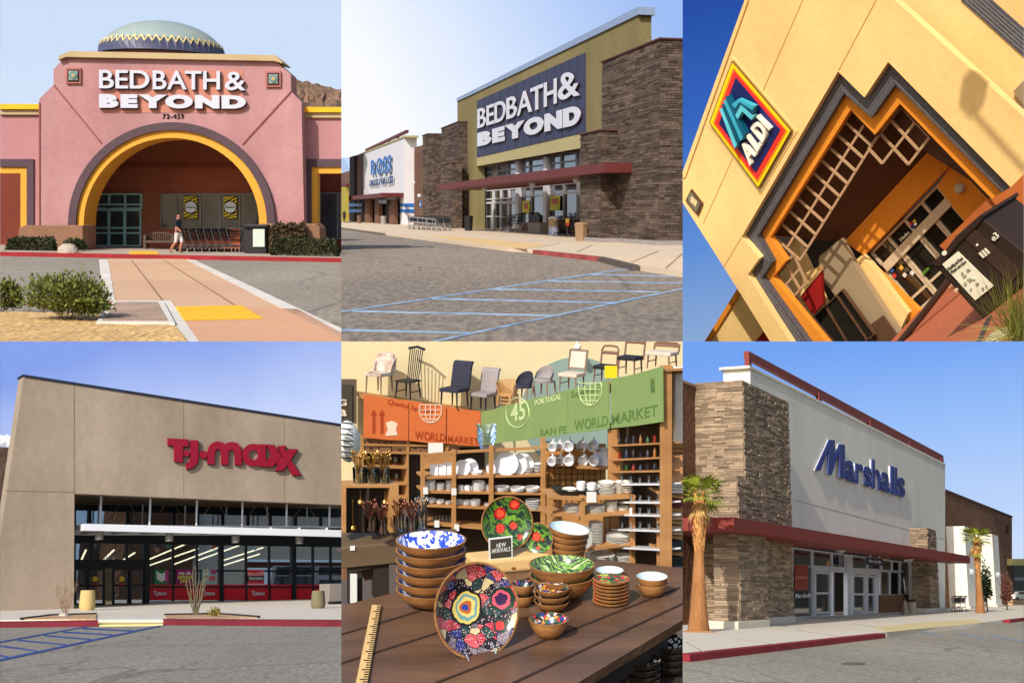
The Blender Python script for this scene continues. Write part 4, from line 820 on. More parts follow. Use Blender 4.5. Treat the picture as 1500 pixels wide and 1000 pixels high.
    ps = thing(fr, 'window_poster', P(750, 708, y=YG), 'red and white poster reading clearance', 'poster')
    MB(fr).rect(726, 668, 774, 709, YG - 0.0300, .008).build('sheet', pr('pred', (220, 50, 60)), ps); MB(fr).slab([(726, 674), (745, 678), (774, 672), (774, 684), (726, 686)], YG - 0.0400, .008).build('print', pr('ppink', (236, 150, 150)), ps); MB(fr).rect(726, 686, 774, 700, YG - 0.0420, .008).build('print', pr('pdk', (40, 60, 50)), ps)
    letters(fr, ps, 'clearance', [(729, 690), (771, 690), (771, 697), (729, 697)], YG - 0.0500, .006, wht, .02, .08, True, 'print', cap='x')
    for X, lb in ((450, 'left'), (592, 'middle'), (738, 'right')):
        ps = thing(fr, 'window_decal', P(X + 20, 744, y=YG), 'white script window lettering on the %s red panel' % lb, 'sign')
        letters(fr, ps, 'TJ.maxx', [(X, 734), (X + 38, 734), (X + 38, 742), (X, 742)], YG - 0.0500, .006, wht, .03, .08, True, 'print', cap='x')
    ps = thing(fr, 'door_number', P(325, 637, y=YG), 'pale suite number 15-2 on the glass above the doors', 'sign')
    letters(fr, ps, '15-2', [(306, 629), (336, 629), (336, 638), (306, 638)], YG - .02, .006, wht, .01, .12, True, 'digit', cap='1')
    for X in (279, 357):
        ps = thing(fr, 'door_decal', P(X, 712, y=YG), 'round yellow and red decal on the %s sliding door' % ('left' if X < 300 else 'right'), 'sign')
        MB(fr).slab(disc(X, 695, 8), YG - .03, .008).build('disc', pr('dy%d' % X, (236, 200, 40)), ps); MB(fr).rect(X - 10, 708, X + 10, 712, YG - .03, .008).build('strip', pr('dr%d' % X, (200, 40, 50)), ps)
    # canopy
    cv = thing(fr, 'canopy', P(600, 560, y=YC), 'white steel canopy hung on rods over the black storefront', 'canopy')
    MB(fr).slab([(245, 533), (1040, 553), (1040, 573), (245, 553)], YC, .14).build('front_beam', wht, cv)
    zb = P(245, 553, y=YC).z; zt = P(245, 534, y=YC).z; cx0 = P(245, 545, y=YC).x; cx1 = P(1040, 560, y=YC).x; yb = YG - .05
    MB(fr).box(cx0, cx0 + .1, YC + .14, yb, zb, zt).build('side_beam', wht, cv); MB(fr).box(cx0, cx1, yb - .1, yb, zb, zt - .05).build('rear_beam', wht, cv)
    MB(fr).box(cx0 + .1, cx1, YC + .14, yb - .1, zb + .12, zb + .16).build('deck', grey, cv)
    n = 9
    for i in range(1, n): x = lerp(cx0, cx1, i / n); MB(fr).box(x, x + .06, YC + .14, yb - .1, zb + .02, zb + .118).build('rib', wht, cv)
    MB(fr).box(cx0 + .1, cx1, (YC + yb) / 2 - .04, (YC + yb) / 2 + .04, zb + .03, zb + .1).build('purlin', wht, cv)
    for X in (293, 438, 575, 709, 839, 965):
        p = P(X, lerp(533, 549, (X - 245) / 755), y=D + .75); MB(fr).tube([p + V((0, 0, -.1)), (p.x, p.y, za + .06)], .03, 8).build('hanger_rod', wht, cv)
    for X in (287, 416, 541, 662, 782, 899):
        p = P(X, 545, y=YG - .5); MB(fr).tube([p, (p.x, p.y, zg + .05)], .022, 8).build('hanger_rod', wht, cv)
    for i in range(6):
        X = 365 + i * 132; a = P(X, 452 + i * 4, y=YG - .7)
        for s_ in (-30, 30): b = P(X + s_, 500 + i * 3, y=YG - .25); MB(fr).tube([a, b], .01, 5).build('brace', sof, cv)
    for X, Y in ((291, 567), (496, 572), (690, 577), (877, 580)):
        p = P(X, Y, y=YC + .3); MB(fr).lathe([(.11, -.12), (.11, .12)], p, 16).build('canopy_lamp', mat('lamp_can', srgb(120, 116, 112), .5), cv, smooth=True)
    # raised sign
    sg = thing(fr, 'store_sign', P(690, 390, y=D - .2), 'crimson raised letters on the tan slanted wall', 'sign'); ys = D - .12
    A = lambda pts, dy=0, nm='letter': (MB(fr).slab(pts, ys + dy, .06).build(nm, crim, sg), MB(fr).slab([(x + 1.5, y + 2) for x, y in pts], ys + .05 + dy, .06).build('letter_return', crd, sg))
    A([(492, 283), (552, 286), (552, 308), (536, 307), (536, 353), (511, 352), (511, 305), (492, 304)]); A(disc(547, 327, 9.5))
    A([(559, 288), (581, 289), (581, 345), (577, 358), (566, 369), (547, 375), (546, 357), (555, 352), (559, 344)]); A(disc(597, 331, 11.5))
    A([(609, 359), (609, 322), (613, 308), (622, 297), (635, 292), (650, 294), (660, 301), (669, 295), (682, 293), (697, 298), (706, 310), (708, 330), (708, 362), (689, 361), (689, 329), (686, 319), (680, 316), (672, 320), (669, 329), (669, 361), (649, 360), (649, 326), (645, 317), (639, 314), (632, 318), (629, 326), (629, 359)])
    ou = disc(743, 332, 33, 28); inn = disc(743, 332, 14.5, 28)
    MBa = MB(fr); va = [P(*q, y=ys) for q in ou] + [P(*q, y=ys) for q in inn]; dv = V((0, .06, 0)); N = 28
    MBa.add(va + [v + dv for v in va], [(i, (i + 1) % N, N + (i + 1) % N, N + i) for i in range(N)] + [(2 * N + i, 2 * N + (i + 1) % N, 3 * N + (i + 1) % N, 3 * N + i) for i in range(N)] + [(i, (i + 1) % N, 2 * N + (i + 1) % N, 2 * N + i) for i in range(N)] + [(N + i, N + (i + 1) % N, 3 * N + (i + 1) % N, 3 * N + i) for i in range(N)]).build('letter', crim, sg)
    A([(760, 300), (790, 301), (793, 306), (779, 308), (779, 366), (761, 365)], -.012); A([(782, 301), (805, 303), (829, 345), (814, 362), (797, 336)], -.006); A([(768, 366), (799, 367), (822, 336), (808, 318)], -.018)
    A([(813, 306), (838, 304), (834, 316), (881, 391), (857, 391)], -.012); A([(806, 378), (830, 378), (873, 315), (846, 314)], -.024)
    # left neighbour
    MB(fr).slab([(-20, 308), (42, 311), (42, 600), (-20, 640)], D + 1.2, .5).build('block_wall', mat('dark_block', srgb(96, 76, 66), .9, .15, 1, .3, 4), None, 'dark brown block wall behind the left edge of the tan store', 'wall')
    # ground
    road = mat('coarse_asphalt', srgb(154, 146, 133), .95, .1, .3, .07, 40, col2=srgb(140, 133, 121), fine=.3, fs=28, crack=1.1, stretch=(1, .22, 1)); conc = mat('white_sidewalk', srgb(216, 206, 190), .9, .05, .4, fine=.05, fs=8); kr = mat('dark_red_kerb', srgb(110, 30, 42), .8, .2, 2); soil = mat('tan_mulch', srgb(196, 158, 122), .95, .2, 3, .6, 20, fine=.2, fs=30); ylw = mat('yellow_ramp', srgb(216, 196, 132), .9, .06, 1); bl = mat('blue_paint', srgb(44, 74, 140), .7, .15, 2, fine=.15, fs=12)
    st = dict(kind='structure')
    rd = MB(fr).prism([G(X, Y) for X, Y in ((-20, 780), (1020, 780), (1020, 1010), (-20, 1010))], (0, 0, -.1)).build('road', road, **st)
    MB(fr).prism([G(X, Y, SW) for X, Y in ((-20, 740), (1030, 740), (1030, 814), (288, 814), (-20, 816))], (0, 0, -SW - .02)).build('sidewalk', conc, **st)
    MB(fr).prism([G(X, Y, .03) for X, Y in ((290, 812), (470, 810), (478, 827), (286, 829))], (0, 0, -.03)).build('ramp', ylw, **st)
    for pts in (((-20, 819), (288, 815), (288, 829), (-20, 831)), ((478, 811), (1030, 814), (1030, 825), (492, 826))):
        MB(fr).prism([G(pts[0][0], pts[0][1], SW + .02), G(pts[1][0], pts[1][1], SW + .02), G(pts[1][0], pts[1][1] + 3, SW + .02), G(pts[0][0], pts[0][1] + 3, SW + .02)], (0, 0, -SW - .04)).build('kerb', kr, **st)
    for pts in (((60, 812), (150, 801), (284, 797), (280, 811)), ((482, 800), (640, 797), (760, 806), (620, 811), (490, 811))):
        MB(fr).prism([G(X, Y, SW + .02) for X, Y in pts], (0, 0, -.03)).build('planting_bed', soil, **st)
        q = [G(X, Y - 1, SW + .03) for X, Y in pts[:3]]; MB(fr).tube(q, .02, 6).build('bed_edging', dkm, **st)
    def line(a, b, w): MB(fr).prism([G(a[0], a[1] - w / 2, .006), G(b[0], b[1] - w / 2 * .7, .006), G(b[0], b[1] + w / 2 * .7, .006), G(a[0], a[1] + w / 2, .006)], (0, 0, -.004)).build('painted_line', bl, rd)
    line((-10, 934), (482, 829), 6); line((-10, 881), (275, 830), 4)
    for a, b in (((0, 918), (28, 924)), ((0, 890), (110, 905)), ((50, 873), (200, 888)), ((130, 860), (270, 872)), ((185, 850), (330, 858)), ((240, 839), (390, 847))): line(a, b, 4)
    MB(fr).bar(G(-10, 894, .004), G(1010, 882, .004), .02, .004).build('road_seam', mat('seam_dark', srgb(112, 106, 98), .95), rd); MB(fr).bar(G(520, 960, .004), G(1010, 935, .004), .012, .004).build('road_seam', mat('seam_dark2', srgb(126, 120, 110), .95), rd)
    # pots and plants
    def pot(X, Yb, w, h, c, lab):
        b = G(X, Yb, SW); k = fr.px(b); r = w / 2 * k; t = thing(fr, 'planter_pot', b, lab, 'planter')
        MB(fr).lathe([(r * .8, 0), (r * .97, h * .12 * k), (r, h * .3 * k), (r * .86, h * k), (r * .7, h * k), (r * .7, h * .9 * k)], b, 28).build('pot', mat('pot%d' % X, srgb(*c), .8, .08, 2, .2, 20), t, smooth=True); MB(fr).lathe([(r * .7, h * .92 * k), (.001, h * .93 * k)], b, 20).build('soil', soil, t)
    pot(255, 787, 46, 58, (198, 172, 112), 'large tan rounded planter pot beside the entrance doors'); pot(932, 781, 42, 51, (120, 112, 84), 'olive rounded planter pot at the right windows')
    t = thing(fr, 'planter_box', G(985, 768, SW), 'grey concrete planter box with a ledge at the right edge', 'planter'); q = G(985, 768, SW); k = fr.px(q)
    MB(fr).box(q.x - 22 * k, q.x + 40 * k, q.y, q.y + .6, SW, SW + 58 * k).build('box', mat('grey_planter', srgb(140, 130, 122), .9, .1, 2), t); MB(fr).box(q.x - 28 * k, q.x + 40 * k, q.y - .3, q.y - .02, SW, SW + 8 * k).build('ledge', dkm, t)
    tw = mat('dry_twig', srgb(150, 120, 92), .9, .2, 8); twg = mat('ocotillo_stem', srgb(112, 104, 80), .9, .25, 10)
    def twigs(X, Yb, w, h, n, m, lab, br, sw=1.6):
        b = G(X, Yb, SW); k = fr.px(b); t = thing(fr, 'ocotillo', b, lab, 'plant')
        for i in range(n):
            a = (i / (n - 1) - .5) * 2; L = h * k * rnd.uniform(.65, 1); x = a * w / 2 * k; pts = [b + V((x * .1, 0, 0))]
            for s_ in range(1, 7): f = s_ / 6; pts.append(b + V((x * f ** .7 + rnd.uniform(-1, 1) * k * 2, rnd.uniform(-2, 2) * k, L * f)))
            st_ = MB(fr).tube(pts, sw * k, 6, sw * .45 * k)
            for _ in range(br):
                p = pts[rnd.randint(2, 6)]; st_.tube([p, p + V((rnd.uniform(-9, 9) * k, rnd.uniform(-5, 5) * k, rnd.uniform(4, 20) * k))], .5 * k, 4)
            st_.build('stem', m, t)
    twigs(190, 804, 62, 112, 11, tw, 'dry leafless twiggy shrub beside the tan pot', 7, 1.0); twigs(574, 803, 66, 150, 8, twg, 'tall grey green ocotillo with wand like stems', 5, 2.2)
    b = G(628, 808, SW); k = fr.px(b); t = thing(fr, 'desert_shrub', b, 'small yellow green spiky shrub beside the ocotillo', 'shrub'); lv = MB(fr); leaves(lv, b + V((0, 0, 12 * k)), (17 * k, 15 * k, 14 * k), 420, 7 * k, rnd, .2, .6); lv.build('foliage', mat('yellow_leaf', srgb(160, 150, 84), .7, .3, 8, island=.3), t, normals=False); MB(fr).lathe([(4 * k, 0), (2 * k, 12 * k)], b, 8).build('stem', tw, t)
    MB(fr).lathe([(.1, 0), (.09, .05), (.04, .08), (.001, .085)], G(186, 806, SW), 8).build('rock', mat('white_rock', srgb(200, 190, 176), .9, .2, 9), None, 'pale stone at the foot of the dry shrub', 'rock', smooth=True)
    # sky with a bank of white cloud low on the left
    sky_panel(fr, sky_mat('blue_sky_left', [(0, (240, 245, 255)), (.50, (232, 240, 255)), (.72, (196, 212, 252)), (1, (136, 164, 238))], (-.22, 0, 1.0), .22))
    cl = mat('cloud_white', (.95, .95, .97), 1.0, .02, .02, emit=(.9, .92, .96), es=.5); b = MB(fr)
    for i in range(9): p = P(-20 + i * 8, 292 - 3 * (i % 3) + i, y=D + 150); k = fr.px(p); b.lathe([(.001, -14 * k), (12 * k, -9 * k), (17 * k, 0), (13 * k, 9 * k), (.001, (16 + rnd.uniform(0, 10)) * k)], p, 12)
    b.build('cloud', cl, kind='structure', smooth=True)
place3()
# ================================================================ place 4: white and stone store with palms
def palm(fr, b, Hn, r0, r1, kc, rnd, lab, lean=0, extra=False):
    """Fan palm: tapered trunk, criss-cross boots, dead skirt, fan fronds. Hn: trunk height, kc: crown size."""
    t = thing(fr, 'palm_tree', b, lab, 'palm tree')
    bark = mat('palm_bark', srgb(170, 118, 72), .95, .2, 4, .6, 26, stretch=(1, 1, .35), col2=srgb(138, 92, 54), fine=.15, fs=30); boot = mat('palm_boot', srgb(190, 134, 76), .9, .25, 8, island=.3); dead = mat('dead_frond', srgb(184, 144, 88), .9, .3, 6, island=.35); gr = mat('palm_green', srgb(136, 146, 48), .5, .25, 6, island=.3)
    pts = []; rs = []
    for i in range(15):
        f = i / 14; pts.append(b + V((lean * f ** 1.5, 0, Hn * f))); rs.append(lerp(r0, r1, min(1, f * 1.6) ** .7) * (1 + .02 * math.sin(i * 2.3)))
    MB(fr).tube(pts, rs, 18).build('trunk', bark, t, smooth=True)
    top = pts[-1]; bb = MB(fr)
    for i in range(70):
        a = i * 2.39996; z = Hn * (.58 + .42 * i / 70); p = b + V((lean * (z / Hn) ** 1.5, 0, z)); o = V((math.cos(a), math.sin(a), 0)); sd = V((-o.y, o.x, 0)); w = r1 * .5; q = p + o * r1 * .85
        tip = q + V((0, 0, r1 * 1.9)) + o * r1 * .45 + sd * r1 * .5 * (1 if i % 2 else -1)
        bb.add([q - sd * w, q + sd * w, tip + sd * w * .5, tip - sd * w * .5, q + o * r1 * .25, tip + o * r1 * .12], [(0, 1, 4), (0, 4, 5, 3), (1, 2, 5, 4), (2, 3, 5)])
    bb.build('trunk_boot', boot, t, kind='stuff', normals=False)
    def fan(bld, p, d, L, sp, n=13, droop=.25):
        d = d.normalized(); s = d.cross(V((0, 0, 1)))
        s = s.normalized() if s.length > .05 else V((1, 0, 0)); up = s.cross(d); hub = p + d * L * .45
        bld.tube([p, hub], L * .012, 4)
        for j in range(n):
            a = (j / (n - 1) - .5) * sp; e = d * math.cos(a) + s * math.sin(a); l = L * .6 * (1 - .25 * abs(a / sp * 2)) * rnd.uniform(.85, 1.1); w = L * .035
            sd = e.cross(up).normalized(); m_ = hub + e * l * .5 + up * L * .02; tp = hub + e * l + V((0, 0, -droop * l * rnd.uniform(.4, 1)))
            bld.add([hub, m_ + sd * w, tp, m_ - sd * w], [(0, 1, 2, 3)])
    sk = MB(fr)
    for i in range(26):
        a = i * 2.4; fan(sk, top + V((0, 0, -kc * .1 * (i % 4))), V((math.cos(a) * .55, math.sin(a) * .55, -rnd.uniform(.5, 1.5))), kc * rnd.uniform(.38, .66), 1.2, 7, .3)
    sk.build('dead_skirt', dead, t, kind='stuff', normals=False)
    for i in range(24):
        a = i * 2.4; el = -.35 + 1.5 * ((i * 7) % 24) / 24; f = MB(fr); fan(f, top, V((math.cos(a), math.sin(a), el)), kc * rnd.uniform(.75, 1.0), 2.2); f.build('frond', gr, t, normals=False)
    if extra: f = MB(fr); fan(f, top - V((0, 0, kc * .6)), V((-1, -.2, -.3)), kc * .7, 2.0); f.build('frond', gr, t, normals=False)
    return t
def place4():
    rnd = random.Random(9)
    fr = frame_h((2, 1), 862, .016, 1735, .8); P = fr.P; SW = .075
    G = lambda X, Y, z=0: P(X, Y, z=z)
    D = G(550, 799, SW).y; YL = G(250, 834, SW).y; YU = lerp(YL, D, .42); YG = D + .35; YC = YL - .35; YW = YU + 1.0
    wht = mat('white_render', srgb(242, 234, 214), .9, .03, .3, .03, 4, col2=srgb(232, 224, 206), streak=.06, ss=1.2); brn = mat('brown_render', srgb(122, 84, 58), .95, .1, .8, .5, 5, fine=.12, fs=8); stone = mat('tan_ledger_stone', srgb(148, 127, 104), .9, .2, 2, .3, 12, island=.42); und = mat('stone_backing_dark', srgb(70, 56, 44), .95)
    red = mat('brick_red_fascia', srgb(128, 42, 32), .55, .06, .5); navy = mat('navy_letter', srgb(26, 48, 128), .4, .03); lw = mat('letter_white_return', srgb(216, 216, 214), .5); frm = mat('silver_frame', srgb(206, 208, 212), .4, .03, metal=.2); gls = mat('dark_glass', srgb(40, 46, 46), .05, .6, .6, spec=.9, col2=srgb(24, 28, 28)); conc = mat('cast_concrete', srgb(206, 196, 178), .9, .06, 1)
    root = thing(fr, 'white_stone_store', P(500, 800, y=D), 'white rendered store with ledger stone tower, red canopy and roof rail', 'building')
    def pier(Xl, Xr, Yt, yf, yb, row, st, zb=0.0, nm='stone_pier'):
        xl, xr = P(Xl, 700, y=yf).x, P(Xr, 700, y=yf).x; zt = P(Xl, Yt, y=yf).z
        core = MB(fr).box(xl, xr, yf, yb, zb, zt).build(nm, und, root); b = MB(fr); ln = (xr - xl) * st / (Xr - Xl)
        stones(b, (xl, yf, zb), (1, 0, 0), xr - xl, (0, 0, 1), zt - zb, (0, -1, 0), row, ln, .034, rnd)
        stones(b, (xl, yf, zb), (0, 1, 0), yb - yf, (0, 0, 1), zt - zb, (-1, 0, 0), row, .24, .034, rnd)
        b.build('stone_cladding', stone, core, kind='stuff'); return xl, xr, zt
    # white wall and roof rail
    MB(fr).slab([(198, 74), (769, 361), (769, 790), (702, 794), (702, 618), (322, 560), (322, 812), (198, 812)], D, .62).build('front_wall', wht, root)
    MB(fr).slab([(196, 70), (771, 358), (771, 364), (196, 77)], D - .03, .7).build('coping', wht, root)
    MB(fr).bar(P(325, 463, y=D), P(768, 580, y=D), .012, .01, (0, 1, 0)).build('control_joint', mat('joint_grey', srgb(150, 146, 140), .9), root)
    MB(fr).slab([(194, 28), (764, 334), (764, 356), (194, 50)], D + .1, .12).build('roof_rail', red, root)
    for X in (194, 400, 550, 664, 757): f = (X - 194) / 570; MB(fr).slab([(X, lerp(38, 344, f)), (X + 8, lerp(42, 348, f)), (X + 8, lerp(76, 364, f)), (X, lerp(72, 360, f))], D + .08, .1).build('rail_post', red, root)
    # stone tower and piers
    pier(187, 322, 119, YU, YW, .04, 13); pier(165, 246, 393, YL, YU, .04, 13); pier(722, 748, 547, D - .55, D, .075, 10)
    for Xl, Xr, yf, yb in ((163, 256, YL - .06, YU + .3), (244, 332, YU - .06, D), (718, 778, D - .62, D)):
        a, b = P(Xl, 830, y=yf).x, P(Xr, 830, y=yf).x; MB(fr).box(a, b, yf, yb, 0, SW + .13).build('pier_base', conc, root, bev=.015)
    # brown side walls
    MB(fr).slab([(-20, 110), (112, 158), (190, 190), (190, 840), (-20, 850)], YW, .4).build('side_wall', brn, root); MB(fr).slab([(-20, 105), (112, 153), (112, 160), (-20, 112)], YW - .04, .5).build('side_coping', mat('tan_coping', srgb(190, 150, 116), .9), root)
    MB(fr).slab([(768, 434), (965, 513), (965, 786), (768, 793)], D + .5, .4).build('far_wall', brn, root); MB(fr).slab([(768, 431), (967, 511), (967, 516), (768, 437)], D + .46, .5).build('far_coping', mat('dark_coping', srgb(90, 64, 50), .9), root)
    for Xl, Xr, Yt, Yb in ((834, 859, 543, 790), (914, 932, 566, 787)):
        yf = D - .25; a, b = P(Xl, 700, y=yf).x, P(Xr, 700, y=yf).x; z = P(Xl, Yt, y=yf).z; q = MB(fr).box(a, b, yf, D + .5, 0, z).build('white_pier', wht, root); MB(fr).box(a - .06, b + .1, yf - .08, D + .4, 0, SW + .1).build('pier_base', conc, root)
        p = P((Xl + Xr) / 2, 675 if Xl < 900 else 683, y=yf - .06); MB(fr).lathe([(.05, -.1), (.13, 0), (.13, .08), (.05, .14)], p, 12).build('wall_lamp', frm, root, smooth=True)
    p = P(953, 548, y=D + .42); MB(fr).box(p.x - .35, p.x + .35, D + .4, D + .5, p.z - .2, p.z + .2).build('wall_vent', und, root)
    # canopy wrapping the tower
    cx0, cx1 = P(150, 530, y=YC).x, P(842, 640, y=YC).x; zt, zb = P(150, 514, y=YC).z, P(150, 553, y=YC).z
    MB(fr).slab([(150, 514), (842, 628), (842, 650), (150, 553)], YC, YU - YC - .02).build('canopy', red, root)
    MB(fr).box(P(320, 560, y=YU).x, cx1, YU, D, zb + .04, zt).build('canopy_deck', red, root); MB(fr).box(cx0, P(187, 560, y=YU).x, YU, YW, zb, zt).build('canopy_return', red, root)
    q0 = P(-20, 540, y=YW - .5); MB(fr).box(q0.x - 1, cx0 - .02, YW - .55, YW, zb, zt).build('canopy_side', red, root)
    for X in (462, 665):
        p = P(X, 606 if X < 500 else 634, y=D - .3); MB(fr).lathe([(.14, .04), (.14, 0), (.06, -.07)], (p.x, p.y, zb + .04), 14).build('soffit_light', frm, root, smooth=True)
    # entrance
    zi = P(400, 600, y=YG).z
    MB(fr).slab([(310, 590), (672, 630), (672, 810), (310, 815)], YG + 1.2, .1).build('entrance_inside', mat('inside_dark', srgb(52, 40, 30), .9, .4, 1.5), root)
    window_grid(fr, root, [(322, 604), (486, 626), (486, 664), (322, 655)], YG, [0, .36, .71, 1], [0, 1], 5, frm, gls, .06)
    window_grid(fr, root, [(322, 655), (382, 657), (382, 805), (322, 808)], YG, [0, 1], [0, 1], 5, frm, gls, .06)
    window_grid(fr, root, [(496, 627), (660, 648), (660, 674), (496, 665)], YG, [0, .28, .53, .72, .87, 1], [0, 1], 5, frm, gls, .06)
    MB(fr).slab([(384, 655), (484, 661), (484, 677), (384, 671)], YG - .03, .1).build('door_header', frm, root); MB(fr).slab([(496, 662), (578, 666), (578, 684), (496, 680)], YG - .03, .1).build('door_header', frm, root)
    for a, b, Y0 in ((386, 436, 673), (498, 537, 682), (540, 565, 684)):
        window_grid(fr, root, [(a, Y0), (b, Y0 + 3), (b, 802 - (a > 480) * 4), (a, 806 - (a > 480) * 4)], YG - .04, [.05, .95], [.02, .48, .92, .99], 6, frm, gls, .06, bars='door_rail')
    for X in (440, 478, 570): MB(fr).slab([(X, 672), (X + 4, 672), (X + 4, 804), (X, 804)], YG - .02, .06).build('door_jamb', frm, root)
    MB(fr).slab([(484, 624), (495, 626), (495, 803), (484, 804)], YG - .1, .12).build('column', frm, root)
    window_grid(fr, root, [(580, 672), (660, 676), (660, 742), (580, 742)], YG, [0, .35, .72, 1], [0, 1], 4, frm, gls, .06); MB(fr).slab([(578, 742), (662, 741), (662, 799), (578, 801)], YG - .04, .2).build('stall_riser', brn, root)
    MB(fr).box(P(662, 700, y=D).x, P(662, 700, y=D).x + .1, D + .6, YG + 1.2, 0, zi).build('entrance_jamb', brn, root)
    t = thing(fr, 'window_poster', P(345, 730, y=YG), 'dark red clearance poster in the glass left of the doors', 'poster'); MB(fr).slab([(329, 653), (367, 656), (367, 727), (329, 729)], YG - .02, .01).build('sheet', mat('poster_rust', srgb(150, 56, 34), .6), t)
    letters(fr, t, 'CLEARANCE', [(331, 686), (364, 687), (364, 694), (331, 694)], YG - .03, .006, mat('poster_text', srgb(220, 150, 130), .6), .01, .1, True, 'print')
    t = thing(fr, 'glass_lettering', P(350, 752, y=YG), 'white script lettering on the glass below the red poster', 'sign'); letters(fr, t, 'Marshalls', [(330, 738), (376, 736), (376, 748), (330, 751)], YG - .03, .006, lw, .02, .06, True, 'print', skew=.03)
    t = thing(fr, 'hanging_sign', P(563, 655, y=YG - .5), 'small navy blade sign hung under the red canopy', 'sign'); MB(fr).slab([(541, 631), (587, 636), (587, 655), (541, 652)], YG - .5, .03).build('board', mat('blade_blue', srgb(24, 32, 74), .5), t)
    letters(fr, t, 'Marshalls', [(546, 637), (582, 641), (582, 649), (546, 646)], YG - .52, .01, lw, .01, .08, True, 'print')
    for X in (550, 577): MB(fr).slab([(X, 618), (X + 2, 618), (X + 2, 634), (X, 634)], YG - .49, .02).build('hanger', frm, t)
    b = P(556, 792, y=YG + .5); person(fr, b, 100 * fr.px(b), (0, -1, 0), mat('white_top', srgb(226, 226, 222), .9), mat('grey_bottoms', srgb(70, 70, 74), .9), mat('skin_in_shade', srgb(150, 104, 84), .7), mat('brown_hair', srgb(60, 44, 34), .8), 'person in a white top just inside the right door')
    # sign
    s = thing(fr, 'store_sign', P(520, 460, y=D - .2), 'navy raised letters with white returns on the white wall', 'sign'); ys = D - .1
    M = ([(391, 377), (404, 378), (437, 291), (432, 286)], [(431, 287), (446, 289), (447, 345), (434, 390), (427, 388), (428, 330)], [(430, 388), (436, 391), (466, 306), (461, 300)], [(461, 300), (476, 303), (475, 402), (461, 398)])
    for j, q in enumerate(M):
        MB(fr).slab(q, ys - .004 * j, .04).build('letter', navy, s); MB(fr).slab([(x - 3, y + 1) for x, y in q], ys + .04 + .003 * j, .05).build('letter_return', lw, s)
    q = [(480, 346), (652, 403), (652, 457), (480, 406)]
    letters(fr, s, 'arshalls', q, ys, .04, navy, .022, .045, cap='x'); letters(fr, s, 'arshalls', [(x - 3, y + 1) for x, y in q], ys + .04, .05, lw, .026, .04, True, 'letter_return', cap='x')
    # ground
    road = mat('drive_asphalt', srgb(166, 156, 137), .95, .1, .25, .07, 36, col2=srgb(150, 142, 125), fine=.28, fs=26, crack=1.0, stretch=(1, .22, 1)); walk = mat('pale_walk', srgb(222, 210, 188), .9, .05, .3, fine=.05, fs=8); kr = mat('crimson_kerb', srgb(140, 40, 48), .8, .15, 2); ylw = mat('sand_ramp', srgb(220, 200, 146), .9, .06, .8); bl = mat('faded_blue', srgb(140, 150, 160), .9, .1, 2)
    st = dict(kind='structure')
    rd = MB(fr).prism([G(X, Y) for X, Y in ((-20, 770), (1020, 760), (1020, 1010), (-20, 1010))], (0, 0, -.1)).build('driveway', road, **st)
    sw = MB(fr).prism([G(X, Y, SW) for X, Y in ((-20, 780), (1010, 740), (1010, 806), (940, 814), (860, 826), (600, 850), (565, 853), (-20, 914))], (0, 0, -SW - .02)).build('sidewalk', walk, **st)
    for a, b in (((-20, 914), (565, 853)), ((940, 814), (1010, 806))):
        p, q = G(*a, SW + .004), G(*b, SW + .004); MB(fr).prism([p, q, q + V((.0, -.16, 0)), p + V((0, -.16, 0))], (0, 0, -SW - .01)).build('kerb', kr, **st)
    MB(fr).prism([G(X, Y, SW + .006) for X, Y in ((560, 836), (700, 822), (860, 812), (885, 822), (600, 850))], (0, 0, -.006)).build('ramp', ylw, **st)
    for a, b in (((700, 850), (760, 862)), ((800, 852), (880, 868)), ((900, 860), (1000, 878)), ((690, 846), (720, 852))): MB(fr).prism([G(a[0], a[1] - 2, .006), G(b[0], b[1] - 2, .006), G(b[0], b[1] + 2, .006), G(a[0], a[1] + 2, .006)], (0, 0, -.004)).build('painted_line', bl, rd)
    for a, b in (((140, 868), (270, 885)), ((330, 845), (470, 863)), ((500, 826), (640, 846)), ((10, 880), (60, 907))): MB(fr).bar(G(*a, SW + .004), G(*b, SW + .004), .02, .006).build('walk_joint', mat('walk_joint', srgb(180, 170, 152), .9), sw)
    MB(fr).prism([G(500 + 36 * math.cos(a * .524), 942 + 4 * math.sin(a * .524), .006) for a in range(12)], (0, 0, -.004)).build('oil_stain', mat('stain', srgb(100, 96, 90), .8), rd)
    # palms and plants
    b = G(47, 850, SW); k = fr.px(b)
    palm(fr, b, 395 * k, 33 * k, 14 * k, 116 * k, rnd, 'thick trunked fan palm with dead skirt in front of the stone tower', 28 * k); MB(fr).lathe([(52 * k, 0), (40 * k, .02), (.001, .03)], b, 14).build('soil_patch', mat('orange_soil', srgb(196, 140, 84), .95, .2, 4), kind='structure')
    b = G(872, 795, SW); k = fr.px(b)
    palm(fr, b, 215 * k, 14 * k, 7 * k, 66 * k, rnd, 'slim young fan palm in front of the white piers', 2 * k, True)
    b = G(893, 790, SW); k = fr.px(b); t = thing(fr, 'climbing_shrub', b, 'dark leafy climbing shrub behind the slim palm', 'shrub'); lv = MB(fr); leaves(lv, b + V((0, 0, 66 * k)), (18 * k, 12 * k, 66 * k), 900, 9 * k, rnd, .2, .3); lv.build('foliage', mat('dark_leaf', srgb(54, 66, 38), .6, .3, 6, island=.4), t, normals=False); MB(fr).tube([b, b + V((0, 0, 110 * k))], 2 * k, 6, k).build('stem', und, t)
